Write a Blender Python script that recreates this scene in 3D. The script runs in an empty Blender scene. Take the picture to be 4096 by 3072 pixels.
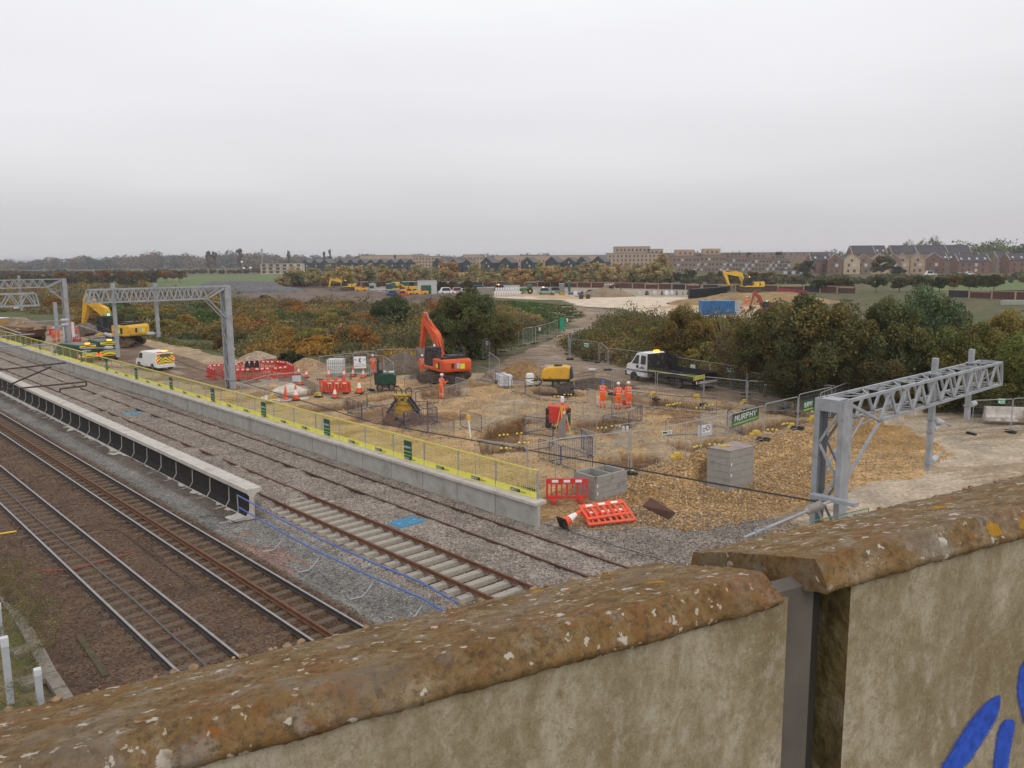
import bpy, bmesh, math, random
import numpy as np
from math import radians, sin, cos, pi, sqrt, atan2, hypot
from mathutils import Vector, Matrix
S = bpy.context.scene
COL = S.collection
rnd = random.Random(7)
# ------------------------------------------------------------------ camera
# X runs across the railway (away to the right), Y along it (away to the left); rail heads lie at z = 0
FPX, PITCH, ROLL, YAW, CAMH = 3313.0, radians(8.6), radians(-0.4), radians(42.0), 10.0
_f = np.array([sin(YAW)*cos(PITCH), cos(YAW)*cos(PITCH), -sin(PITCH)])
_r0 = np.array([cos(YAW), -sin(YAW), 0.0]); _u0 = np.cross(_r0, _f)
_r = _r0*cos(ROLL)+_u0*sin(ROLL); _u = -_r0*sin(ROLL)+_u0*cos(ROLL)
cam = bpy.data.cameras.new('camera'); cob = bpy.data.objects.new('camera', cam); COL.objects.link(cob)
cam.sensor_width = 36; cam.lens = FPX/4096*36; cam.clip_end = 20000; cam.clip_start = 0.05
cob.matrix_world = Matrix(((_r[0], _u[0], -_f[0], 0), (_r[1], _u[1], -_f[1], 0), (_r[2], _u[2], -_f[2], CAMH), (0, 0, 0, 1)))
S.camera = cob
# ------------------------------------------------------------------ sky, sun, exposure
SUN_EL, SUN_AZ = radians(38), radians(200)
w = bpy.data.worlds.new('World'); S.world = w; w.use_nodes = True
nt = w.node_tree; N = nt.nodes; Lk = nt.links; N.clear()
out = N.new('ShaderNodeOutputWorld'); bg = N.new('ShaderNodeBackground')
sky = N.new('ShaderNodeTexSky'); sky.sky_type = 'NISHITA'; sky.sun_disc = False
sky.sun_elevation = SUN_EL; sky.sun_rotation = SUN_AZ; sky.air_density = 1; sky.dust_density = 3
sk = N.new('ShaderNodeVectorMath'); sk.operation = 'SCALE'; sk.inputs['Scale'].default_value = 0.1
Lk.new(sky.outputs[0], sk.inputs[0])
tc = N.new('ShaderNodeTexCoord'); sep = N.new('ShaderNodeSeparateXYZ'); Lk.new(tc.outputs['Generated'], sep.inputs[0])
mp = N.new('ShaderNodeMapping'); mp.inputs['Scale'].default_value = (1.3, 1.3, 7.0); mp.inputs['Rotation'].default_value = (0.0, 0.05, 0.4)
Lk.new(tc.outputs['Generated'], mp.inputs[0])
ns = N.new('ShaderNodeTexNoise'); ns.inputs['Scale'].default_value = 1.25; ns.inputs['Detail'].default_value = 4; ns.inputs['Roughness'].default_value = 0.42
Lk.new(mp.outputs[0], ns.inputs['Vector'])
m1 = N.new('ShaderNodeMath'); m1.operation = 'MULTIPLY_ADD'; m1.inputs[1].default_value = 0.20; Lk.new(ns.outputs[0], m1.inputs[0])
Lk.new(sep.outputs['Z'], m1.inputs[2])
cr = N.new('ShaderNodeValToRGB'); Lk.new(m1.outputs[0], cr.inputs[0]); cr.color_ramp.interpolation = 'B_SPLINE'
def g3(v): return tuple(((c/255+0.055)/1.055)**2.4 for c in v)+(1,)
for i, (p, c) in enumerate(((0.0, (221, 216, 213)), (0.09, (214, 210, 210)), (0.13, (206, 204, 207)), (0.17, (215, 213, 215)), (0.23, (230, 229, 232)), (0.30, (243, 242, 245)), (0.38, (252, 252, 254)), (0.60, (282, 282, 284)), (1.0, (300, 300, 302)))):
    e = cr.color_ramp.elements[i] if i < 2 else cr.color_ramp.elements.new(p)
    e.position = p; e.color = g3(c)
mx = N.new('ShaderNodeMix'); mx.data_type = 'RGBA'; mx.inputs[0].default_value = 0.94
Lk.new(sk.outputs[0], mx.inputs[6]); Lk.new(cr.outputs[0], mx.inputs[7]); Lk.new(mx.outputs[2], bg.inputs[0])
bg.inputs[1].default_value = 1.0
Lk.new(bg.outputs[0], out.inputs[0])
sl = bpy.data.lights.new('sun', 'SUN'); so = bpy.data.objects.new('sun', sl); COL.objects.link(so)
sl.energy = 0.7; sl.angle = radians(25); sl.color = (1, .97, .93)
_sd = Vector((sin(SUN_AZ)*cos(SUN_EL), cos(SUN_AZ)*cos(SUN_EL), sin(SUN_EL)))
so.rotation_euler = _sd.to_track_quat('Z', 'Y').to_euler()
S.view_settings.view_transform = 'Standard'; S.view_settings.look = 'None'; S.view_settings.exposure = 0.0; S.view_settings.gamma = 1
S.cycles.max_bounces = 5; S.cycles.diffuse_bounces = 3; S.cycles.glossy_bounces = 2; S.cycles.transmission_bounces = 2; S.cycles.transparent_max_bounces = 8; S.cycles.volume_bounces = 0
# ------------------------------------------------------------------ placing by sight line
def ray(x, y): return _f+_r*((x-2048)/FPX)-_u*((y-1536)/FPX)
def G(x, y, z=0.0):                       # where the sight line through a photo pixel meets height z
    d = ray(x, y); t = (z-CAMH)/d[2]; return Vector((d[0]*t, d[1]*t, z))
def AD(x, y, dep):                        # point at depth dep along the view axis
    d = ray(x, y)/1.0; return Vector(d*dep)+Vector((0, 0, CAMH))
def proj(p):
    v = np.array(p, float)-np.array([0, 0, CAMH]); z = v@_f
    return 2048+FPX*(v@_r)/z, 1536-FPX*(v@_u)/z
def FL(x, dep, z=0.0):                    # ground point in column x at depth dep
    lo, hi = 900.0, 3000.0
    d = ray(x, 1040); h = Vector((d[0], d[1])); h = h*dep
    return Vector((h[0], h[1], z))
def c1(x, y): return x/2.212, 900+y/2.212
def c2(x, y): return 800+x/2.765, 1000+y/2.765
def c3(x, y): return 1300+x/2.765, 1200+y/2.765
def c4(x, y): return 1900+x/2.765, 1300+y/2.765
def c5(x, y): return 2500+x/2.765, 1300+y/2.765
def c6(x, y): return 2900+x/1.844, 1300+y/1.844
# ------------------------------------------------------------------ materials
MATS = {}
def mat(name, col, rough=0.7, metal=0.0, var=0.12, scale=8.0, bump=0.0, emit=None, dirt=None, spec=0.4, objvar=False):
    if name in MATS: return MATS[name]
    m = bpy.data.materials.new(name); m.use_nodes = True; t = m.node_tree; b = t.nodes['Principled BSDF']
    b.inputs['Roughness'].default_value = rough; b.inputs['Metallic'].default_value = metal
    b.inputs['Specular IOR Level'].default_value = spec
    tcn = t.nodes.new('ShaderNodeTexCoord'); n = t.nodes.new('ShaderNodeTexNoise'); n.inputs['Scale'].default_value = scale; n.inputs['Detail'].default_value = 6
    t.links.new(tcn.outputs['Object'], n.inputs['Vector'])
    r = t.nodes.new('ShaderNodeValToRGB'); r.color_ramp.elements[0].position = .3; r.color_ramp.elements[1].position = .7
    r.color_ramp.elements[0].color = tuple(max(0, c*(1-var)) for c in col[:3])+(1,)
    r.color_ramp.elements[1].color = tuple(min(1, c*(1+var)) for c in col[:3])+(1,)
    t.links.new(n.outputs[0], r.inputs[0]); last = r.outputs[0]
    if dirt:                              # dirt colour, amount: splashed mud with a shape of its own
        n2 = t.nodes.new('ShaderNodeTexNoise'); n2.inputs['Scale'].default_value = scale*.35; n2.inputs['Detail'].default_value = 8; n2.inputs['Roughness'].default_value = .7
        t.links.new(tcn.outputs['Object'], n2.inputs['Vector'])
        r2 = t.nodes.new('ShaderNodeValToRGB'); r2.color_ramp.elements[0].position = .62-dirt[1]*.3; r2.color_ramp.elements[1].position = .75-dirt[1]*.3
        t.links.new(n2.outputs[0], r2.inputs[0])
        x = t.nodes.new('ShaderNodeMix'); x.data_type = 'RGBA'; x.inputs[7].default_value = tuple(dirt[0])+(1,)
        t.links.new(r2.outputs[0], x.inputs[0]); t.links.new(last, x.inputs[6]); last = x.outputs[2]
    t.links.new(last, b.inputs['Base Color'])
    if bump:
        bp = t.nodes.new('ShaderNodeBump'); bp.inputs['Strength'].default_value = bump; bp.inputs['Distance'].default_value = .02
        t.links.new(n.outputs[0], bp.inputs['Height']); t.links.new(bp.outputs[0], b.inputs['Normal'])
    if emit:
        b.inputs['Emission Color'].default_value = tuple(emit[0])+(1,); b.inputs['Emission Strength'].default_value = emit[1]
    MATS[name] = m; return m
MUD = (.2, .13, .075)
galv = mat('galvanised_steel', (.34, .355, .38), .5, .2, .16, 3, dirt=((.42, .43, .44), .25))
galv2 = mat('galvanised_fence', (.36, .37, .37), .55, .2, .1, 9)
navy = mat('navy_paint', (.035, .055, .12), .5, 0, .3, 6, dirt=(MUD, .25))
conc = mat('pale_concrete', (.50, .46, .42), .9, 0, .1, 3, .3, dirt=((.36, .31, .26), .25))
conc2 = mat('grey_concrete', (.40, .385, .36), .9, 0, .12, 2, .3, dirt=((.30, .28, .25), .3))
concw = mat('weathered_concrete', (.22, .19, .16), .95, 0, .25, 6, .5, dirt=((.09, .1, .04), .3))
sleeperm = mat('sleeper_concrete', (.34, .30, .25), .9, 0, .15, 9, .4)
oldsleeper = mat('old_sleeper', (.125, .095, .072), .95, 0, .25, 7, .5, dirt=((.13, .075, .04), .4))
rust = mat('rusty_steel', (.155, .072, .04), .85, .1, .3, 7, .3)
rust_d = mat('dark_rusty_steel', (.075, .05, .04), .8, .1, .3, 7)
polished = mat('worn_rail_head', (.30, .285, .28), .38, .6, .15, 3)
yel = mat('safety_yellow', (.78, .74, .12), .6, 0, .08, 4, dirt=((.5, .45, .2), .12))
yelm = mat('machine_yellow', (.72, .40, .035), .5, 0, .1, 3, dirt=(MUD, .22))
orm = mat('machine_orange', (.66, .095, .02), .5, 0, .12, 3, dirt=(MUD, .22))
hivis = mat('hi_vis_orange', (.95, .13, .025), .7, 0, .07, 12)
band = mat('reflective_band', (.6, .6, .56), .5, 0, .1, 12)
skin = mat('skin', (.45, .26, .19), .6, 0, .05, 12)
boot = mat('boot_leather', (.06, .045, .03), .8, 0, .2, 12)
whitep = mat('white_plastic', (.75, .75, .74), .5, 0, .05, 4, dirt=((.5, .45, .38), .1))
bluep = mat('blue_plastic', (.02, .12, .5), .4, 0, .05, 4)
blk = mat('black_rubber', (.025, .024, .023), .85, 0, .3, 9, dirt=(MUD, .3))
dark = mat('dark_metal', (.04, .04, .042), .55, .2, .25, 5, dirt=(MUD, .2))
glass = mat('dark_glass', (.02, .025, .03), .08, 0, .05, 2, spec=.6)
whitepaint = mat('white_paint', (.72, .72, .72), .35, 0, .04, 1.5, dirt=((.45, .36, .28), .16))
greenpaint = mat('dark_green_paint', (.018, .06, .04), .35, 0, .1, 2, dirt=((.1, .08, .05), .12))
redp = mat('red_barrier_plastic', (.62, .045, .035), .55, 0, .12, 5, dirt=((.35, .12, .07), .25))
redo = mat('orange_red_plastic', (.8, .10, .045), .55, 0, .1, 5, dirt=((.45, .16, .09), .15))
conered = mat('cone_orange', (.85, .10, .03), .6, 0, .08, 6)
amber = mat('amber_beacon', (1, .35, .02), .4, 0, .02, 4, emit=((1, .33, .02), 4.0))
redl = mat('red_tail_lamp', (1, .05, .03), .4, 0, .02, 4, emit=((1, .06, .03), 2.5))
greenl = mat('green_beacon', (.05, .9, .5), .4, 0, .02, 4, emit=((.05, .9, .55), 3.0))
chevy = mat('chevron_yellow', (.72, .72, .06), .5, 0, .05, 4)
chevr = mat('chevron_red', (.42, .05, .03), .5, 0, .05, 4)
signgreen = mat('sign_green', (.015, .085, .05), .55, 0, .08, 3)
signlime = mat('sign_lime', (.26, .42, .09), .55, 0, .08, 3)
signwhite = mat('sign_white', (.8, .8, .8), .5, 0, .03, 3)
signteal = mat('sign_teal', (.03, .28, .17), .5, 0, .05, 3)
signdark = mat('sign_ink', (.03, .035, .06), .5, 0, .05, 3)
signgrey = mat('sign_grey_board', (.5, .51, .56), .6, 0, .04, 3)
bluerail = mat('blue_tube', (.05, .12, .42), .45, 0, .1, 6)
bluelid = mat('blue_lid', (.03, .19, .34), .6, 0, .12, 5, dirt=((.3, .3, .28), .1))
insul = mat('pale_insulator', (.46, .46, .49), .4, 0, .04, 4)
insulbr = mat('ribbed_insulator', (.40, .36, .34), .5, 0, .1, 4)
cable = mat('black_cable', (.03, .03, .035), .6, 0, .2, 3)
cableg = mat('grey_cable', (.22, .22, .22), .6, 0, .2, 3)
timberm = mat('timber', (.33, .22, .12), .9, 0, .25, 6)
bark = mat('bark', (.13, .10, .075), .95, 0, .3, 5, .5)
blockm = mat('block_concrete', (.32, .30, .28), .9, 0, .08, 5, .3, dirt=((.2, .17, .13), .2))
# ------------------------------------------------------------------ mesh builder
class MB:
    def __init__(s): s.v = []; s.f = []; s.m = []; s.k = 0
    def add(s, vs, fs, m=None):
        o = len(s.v); s.v += [tuple(v) for v in vs]; s.f += [tuple(i+o for i in f) for f in fs]; s.m += [s.k if m is None else m]*len(fs); return s
    def box(s, c, d, M=None, m=None):
        x, y, z = d[0]/2, d[1]/2, d[2]/2
        vs = [Vector((i*x, j*y, k*z)) for i in (-1, 1) for j in (-1, 1) for k in (-1, 1)]
        if M is not None: vs = [M @ v for v in vs]
        vs = [v+Vector(c) for v in vs]
        return s.add(vs, [(0, 1, 3, 2), (4, 6, 7, 5), (0, 4, 5, 1), (2, 3, 7, 6), (0, 2, 6, 4), (1, 5, 7, 3)], m)
    def bx(s, x0, x1, y0, y1, z0, z1, m=None): return s.box(((x0+x1)/2, (y0+y1)/2, (z0+z1)/2), (x1-x0, y1-y0, z1-z0), None, m)
    def bar(s, a, b, w, h=None, m=None, up=(0, 0, 1)):
        a = Vector(a); b = Vector(b); d = b-a
        if d.length < 1e-6: return s
        h = h or w; t = d.normalized(); u = Vector(up)
        if abs(t.dot(u)) > .98: u = Vector((1, 0, 0))
        q = t.cross(u).normalized()*w/2; u2 = q.cross(t).normalized()*h/2
        vs = [p+i*q+j*u2 for p in (a, b) for i, j in ((-1, -1), (1, -1), (1, 1), (-1, 1))]
        return s.add(vs, [(3, 2, 1, 0), (4, 5, 6, 7), (0, 1, 5, 4), (1, 2, 6, 5), (2, 3, 7, 6), (3, 0, 4, 7)], m)
    def tube(s, pts, r, n=8, m=None, cap=True):
        pts = [Vector(p) for p in pts]; rs = r if isinstance(r, (list, tuple)) else [r]*len(pts); o = []
        pu = None
        for i, p in enumerate(pts):
            t = (pts[min(i+1, len(pts)-1)]-pts[max(i-1, 0)]).normalized()
            u = Vector((0, 0, 1)) if pu is None else pu
            if abs(t.dot(u)) > .95 and pu is None: u = Vector((1, 0, 0))
            a = t.cross(u).normalized(); b = a.cross(t).normalized(); pu = b
            o += [p+(a*cos(2*pi*k/n)+b*sin(2*pi*k/n))*rs[i] for k in range(n)]
        fs = [(i*n+k, i*n+(k+1) % n, (i+1)*n+(k+1) % n, (i+1)*n+k) for i in range(len(pts)-1) for k in range(n)]
        if cap: fs += [tuple(range(n))[::-1], tuple((len(pts)-1)*n+k for k in range(n))]
        return s.add(o, fs, m)
    def prism(s, poly, a, b, axis='y', m=None):   # polygon in the two other axes, extruded from a to b
        n = len(poly)
        def mk(p, t): return {'y': (p[0], t, p[1]), 'x': (t, p[0], p[1]), 'z': (p[0], p[1], t)}[axis]
        vs = [mk(p, a) for p in poly]+[mk(p, b) for p in poly]
        fs = [tuple(range(n)), tuple(range(n, 2*n))[::-1]]+[(i, n+i, n+(i+1) % n, (i+1) % n) for i in range(n)]
        return s.add(vs, fs, m)
    def lathe(s, prof, c=(0, 0, 0), n=12, m=None, ax=None):   # profile of (radius, z)
        M = Matrix.Identity(3) if ax is None else Vector(ax).to_track_quat('Z', 'Y').to_matrix()
        vs = [M @ Vector((r*cos(2*pi*k/n), r*sin(2*pi*k/n), z))+Vector(c) for r, z in prof for k in range(n)]
        fs = [(i*n+k, i*n+(k+1) % n, (i+1)*n+(k+1) % n, (i+1)*n+k) for i in range(len(prof)-1) for k in range(n)]
        fs += [tuple(range(n))[::-1], tuple((len(prof)-1)*n+k for k in range(n))]
        return s.add(vs, fs, m)
    def quad(s, a, b, c, d, m=None): return s.add([a, b, c, d], [(0, 1, 2, 3)], m)
    def mesh(s, name, mats, smooth=False):
        me = bpy.data.meshes.new(name); me.from_pydata(s.v, [], s.f)
        if not isinstance(mats, (list, tuple)): mats = [mats]
        for x in mats: me.materials.append(x)
        if max(s.m, default=0) > 0: me.polygons.foreach_set('material_index', s.m)
        bm = bmesh.new(); bm.from_mesh(me); bmesh.ops.recalc_face_normals(bm, faces=bm.faces); bm.to_mesh(me); bm.free()
        if smooth:
            me.polygons.foreach_set('use_smooth', [True]*len(me.polygons))
            try: me.set_sharp_from_angle(angle=radians(40))
            except Exception: pass
        return me
    def build(s, name, mats, parent=None, loc=(0, 0, 0), rz=0, smooth=False, bevel=0):
        o = bpy.data.objects.new(name, s.mesh(name, mats, smooth)); COL.objects.link(o)
        o.location = loc; o.rotation_euler = (0, 0, rz)
        if parent: o.parent = parent
        if bevel:
            md = o.modifiers.new('b', 'BEVEL'); md.width = bevel; md.segments = 1; md.limit_method = 'ANGLE'
        return o
def tag(o, label=None, cat=None, group=None, kind=None):
    if label: o['label'] = label
    if cat: o['category'] = cat
    if group: o['group'] = group
    if kind: o['kind'] = kind
    return o
def thing(name, label, cat, loc=(0, 0, 0), rz=0, group=None, rot=None):
    o = bpy.data.objects.new(name, None); COL.objects.link(o); o.location = loc; o.rotation_euler = rot or (0, 0, rz)
    o.empty_display_size = .2
    return tag(o, label, cat, group)
def dup(src, loc, rz=0, label=None, group=None, color=None, scale=None, rot=None):
    r = src.copy(); COL.objects.link(r); r.location = loc; r.rotation_euler = rot or (0, 0, rz)
    if scale: r.scale = scale if hasattr(scale, '__len__') else (scale,)*3
    if label: r['label'] = label
    if group: r['group'] = group
    if color: r.color = color
    for ch in src.children:
        c = ch.copy(); COL.objects.link(c); c.parent = r
        if color and ch.get('tint'): c.color = color
        for g in ch.children:
            d = g.copy(); COL.objects.link(d); d.parent = c
    return r
def text_mesh(mb, txt, origin, right, up, height, m, off=0.004, bold=True, shear=0.0, sx=1.0):
    """letters as thin solid strokes on a 5x7 grid"""
    right = Vector(right).normalized(); up = Vector(up).normalized(); nrm = right.cross(up).normalized()
    F = {'M': '10001 11011 10101 10101 10001 10001 10001', 'U': '10001 10001 10001 10001 10001 10001 01110', 'R': '11110 10001 10001 11110 10100 10010 10001',
         'P': '11110 10001 10001 11110 10000 10000 10000', 'H': '10001 10001 10001 11111 10001 10001 10001', 'Y': '10001 10001 01010 00100 00100 00100 00100',
         'S': '01111 10000 10000 01110 00001 00001 11110', 'A': '01110 10001 10001 11111 10001 10001 10001', 'F': '11111 10000 10000 11110 10000 10000 10000',
         'E': '11111 10000 10000 11110 10000 10000 11111', 'T': '11111 00100 00100 00100 00100 00100 00100', 'C': '01111 10000 10000 10000 10000 10000 01111', ' ': '00000 '*7, '-': '00000 00000 00000 11111 00000 00000 00000',
         'I': '01110 00100 00100 00100 00100 00100 01110', 'L': '10000 10000 10000 10000 10000 10000 11111'}
    s = height/7; x = 0
    for ch in txt:
        rows = F[ch].split()
        for r, row in enumerate(rows):
            c = 0
            while c < 5:
                if row[c] == '1':
                    e = c
                    while e < 5 and row[e] == '1': e += 1
                    z = (7-r)*s; sh = shear*(z-s)
                    a = Vector(origin)+right*(x+(c*s-.08*s)*sx+sh)+up*(z-s*1.06)+nrm*off; w_ = right*((e-c)*s+.16*s)*sx; h_ = up*(s*1.1)
                    mb.quad(a, a+w_, a+w_+h_+right*shear*s, a+h_+right*shear*s, m)
                    c = e
                else: c += 1
        x += 6.1*s*sx
    return x
# numpy value noise
def _hash(i, j, k):
    n = (i*374761393+j*668265263+k*982451653) & 0x7fffffff
    n = ((n ^ (n >> 13))*1274126177) & 0x7fffffff
    return ((n ^ (n >> 16)) & 0xffff)/65535.0
def vnoise(x, y, s=1.0, seed=0):
    x = np.asarray(x)/s; y = np.asarray(y)/s; i = np.floor(x).astype(np.int64); j = np.floor(y).astype(np.int64)
    fx = x-i; fy = y-j; fx = fx*fx*(3-2*fx); fy = fy*fy*(3-2*fy)
    a = _hash(i, j, seed); b = _hash(i+1, j, seed); c = _hash(i, j+1, seed); d = _hash(i+1, j+1, seed)
    return (a*(1-fx)+b*fx)*(1-fy)+(c*(1-fx)+d*fx)*fy
def fbm(x, y, s=1.0, o=4, seed=0, g=.5):
    t = 0; a = 1; n = 0
    for k in range(o): t = t+a*vnoise(x, y, s/2**k, seed+k*17); n += a; a *= g
    return t/n
def ss(x, a, b): t = np.clip((x-a)/(b-a), 0, 1); return t*t*(3-2*t)
def inpoly(X, Y, poly):
    r = np.zeros(X.shape, bool); n = len(poly)
    for i in range(n):
        x0, y0 = poly[i]; x1, y1 = poly[(i+1) % n]
        if y0 == y1: continue
        c = ((y0 > Y) != (y1 > Y)) & (X < (x1-x0)*(Y-y0)/(y1-y0)+x0); r ^= c
    return r
def gp(pts, z=0.0): return [tuple(G(x, y, z)[:2]) for x, y in pts]
# ------------------------------------------------------------------ terrain: one sheet cut along its zones
def SH(Y): return -0.006*(np.asarray(Y, float)-20)      # the tracks bend very slightly off the Y axis
SITE = 0.0
def grow(a, st, k, end):
    r = []; x = a
    while abs(x-a) < abs(end-a): x += st; st *= k; r.append(x)
    return r
xs = sorted(set(np.round(grow(4, -.35, 1.03, -60)+grow(-60, -6, 1.12, -4000)+list(np.arange(4, 46, .115))+grow(46, .2, 1.012, 140)+grow(140, 2.5, 1.05, 9000), 4)))
ys = sorted(set(np.round(grow(13, -.5, 1.1, -200)+list(np.arange(13, 62, .13))+grow(62, .15, 1.018, 9000), 4)))
xs = np.array(xs); ys = np.array(ys)
dx = np.minimum(np.diff(xs, prepend=xs[0]-1), 1e9); xs = xs[np.concatenate(([True], np.diff(xs) > .02))]; ys = ys[np.concatenate(([True], np.diff(ys) > .02))]
TRENCH = [[c3(1760, 1380), c3(2230, 1260), c3(2190, 1560), c3(1700, 1580)],
          [c4(90, 1110), c4(520, 1020), c4(860, 1030), c4(520, 1130), c4(350, 1180), c4(170, 1230)],
          [c4(1000, 1080), c4(1400, 1000), c4(1700, 1020), c4(1700, 1130), c4(1400, 1190)],
          [c4(10, 1330), c4(520, 1300), c4(560, 1400), c4(60, 1430)],
          [c3(1060, 1000), c3(1480, 960), c3(1560, 1060), c3(1100, 1100)],
          [c3(240, 1130), c3(760, 1040), c3(900, 1060), c3(460, 1140), c3(330, 1200)],
          [c4(560, 700), c4(1020, 700), c4(1240, 760), c4(1000, 800), c4(700, 770)],
          [c5(290, 800), c5(1010, 880), c5(1140, 850), c5(1300, 900), c5(1000, 950), c5(300, 880)],
          [c5(400, 1290), c5(1080, 1260), c5(1200, 1320), c5(760, 1400), c5(650, 1380)],
          [c5(1200, 1150), c5(1560, 1050), c5(2100, 1050), c5(1900, 1130), c5(1560, 1170), c5(1300, 1210)],
          [c5(1600, 900), c5(2150, 1000), c5(2150, 1030), c5(1560, 960)],
          [c4(1300, 1500), c4(1620, 1440), c4(2160, 1490), c4(2000, 1560), c4(1700, 1640)],
          [c2(600, 1560), c2(900, 1570), c2(1500, 1530), c2(1490, 1590), c2(900, 1640)],
          [c5(0, 1400), c5(200, 1420), c5(560, 1500), c5(100, 1560)],
          [(1180, 1625), (1440, 1600), (1440, 1630), (1260, 1650)]]
TRENCH = [gp(t) for t in TRENCH]
P_road = gp([(1880, 1530), (1990, 1450), (2130, 1392), (2290, 1318), (2335, 1280), (2180, 1228), (2300, 1222), (2470, 1240), (2440, 1290), (2350, 1330), (2285, 1350), (2262, 1372), (2290, 1425), (2500, 1470), (2660, 1490), (2860, 1540), (3100, 1580), (3300, 1610), (3560, 1640), (4400, 1650), (4700, 2200), (3400, 2250), (3450, 1950), (3900, 1800), (3400, 1660), (3250, 1640), (3000, 1620), (2750, 1585), (2560, 1560), (2420, 1552), (2300, 1535), (2230, 1530), (2150, 1520), (2050, 1530)])
P_pale = gp([(3420, 1655), (3650, 1640), (4400, 1655), (5200, 2300), (3300, 2400), (3130, 2130), (3200, 2030), (3400, 1900), (3600, 1780)])
P_leftyard = gp([(-600, 1230), (0, 1262), (330, 1320), (520, 1345), (700, 1385), (900, 1438), (1200, 1478), (1560, 1500), (1700, 1500), (1900, 1510), (1850, 1700), (1500, 1800), (0, 1500), (-800, 1400)])
P_leftedge = gp([(500, 1350), (560, 1345), (700, 1378), (900, 1432), (1180, 1470), (1180, 1500), (1000, 1480), (860, 1462), (690, 1420), (560, 1375)])
P_earth = gp([(860, 1150), (1080, 1150), (1500, 1140), (1900, 1168), (2010, 1182), (1900, 1215), (1700, 1225), (1500, 1225), (1200, 1215), (1000, 1215), (880, 1185)])
P_yard = gp([(1450, 1135), (2000, 1133), (2400, 1140), (2800, 1160), (2780, 1200), (2450, 1180), (1900, 1167), (1500, 1165)])
P_hard = gp([(1895, 1172), (2050, 1166), (2250, 1172), (2500, 1184), (2720, 1188), (2800, 1200), (3050, 1215), (3080, 1270), (2700, 1285), (2520, 1235), (2400, 1228), (2250, 1206), (2000, 1190)])
P_green = [gp([(-200, 1115), (300, 1113), (700, 1104), (1120, 1096), (1300, 1122), (1300, 1132), (900, 1146), (500, 1141), (300, 1135)]),
           gp([(3000, 1140), (3290, 1126), (3400, 1150), (3020, 1160)]), gp([(3700, 1170), (3790, 1120), (4096, 1110), (4500, 1100), (4500, 1185), (3900, 1176)]),
           gp([(300, 1085), (560, 1081), (800, 1079), (900, 1084), (620, 1090)])]
P_bank = gp([(1930, 1200), (2080, 1205), (2270, 1222), (2330, 1262), (2250, 1290), (2150, 1270), (2000, 1235)])
P_gravel = gp([(2360, 1900), (2700, 1840), (2860, 1760), (3100, 1720), (3330, 1690), (3620, 1690), (3830, 1800), (3660, 1880), (3400, 1940), (3180, 2010), (3080, 2060), (2760, 2110), (2600, 2090), (2440, 2100), (2250, 2120), (2180, 2100), (2190, 2010)])
P_chalk = gp([c2(700, 1640), c2(850, 1520), c2(1010, 1470), c2(1150, 1520), c2(1280, 1590), c2(1200, 1650), c2(960, 1680)])
P_pud = [gp([c6(1650, 800), c6(1760, 770), c6(1830, 860), c6(2000, 850), c6(2040, 890), c6(1780, 895), c6(1700, 880)])]
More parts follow.
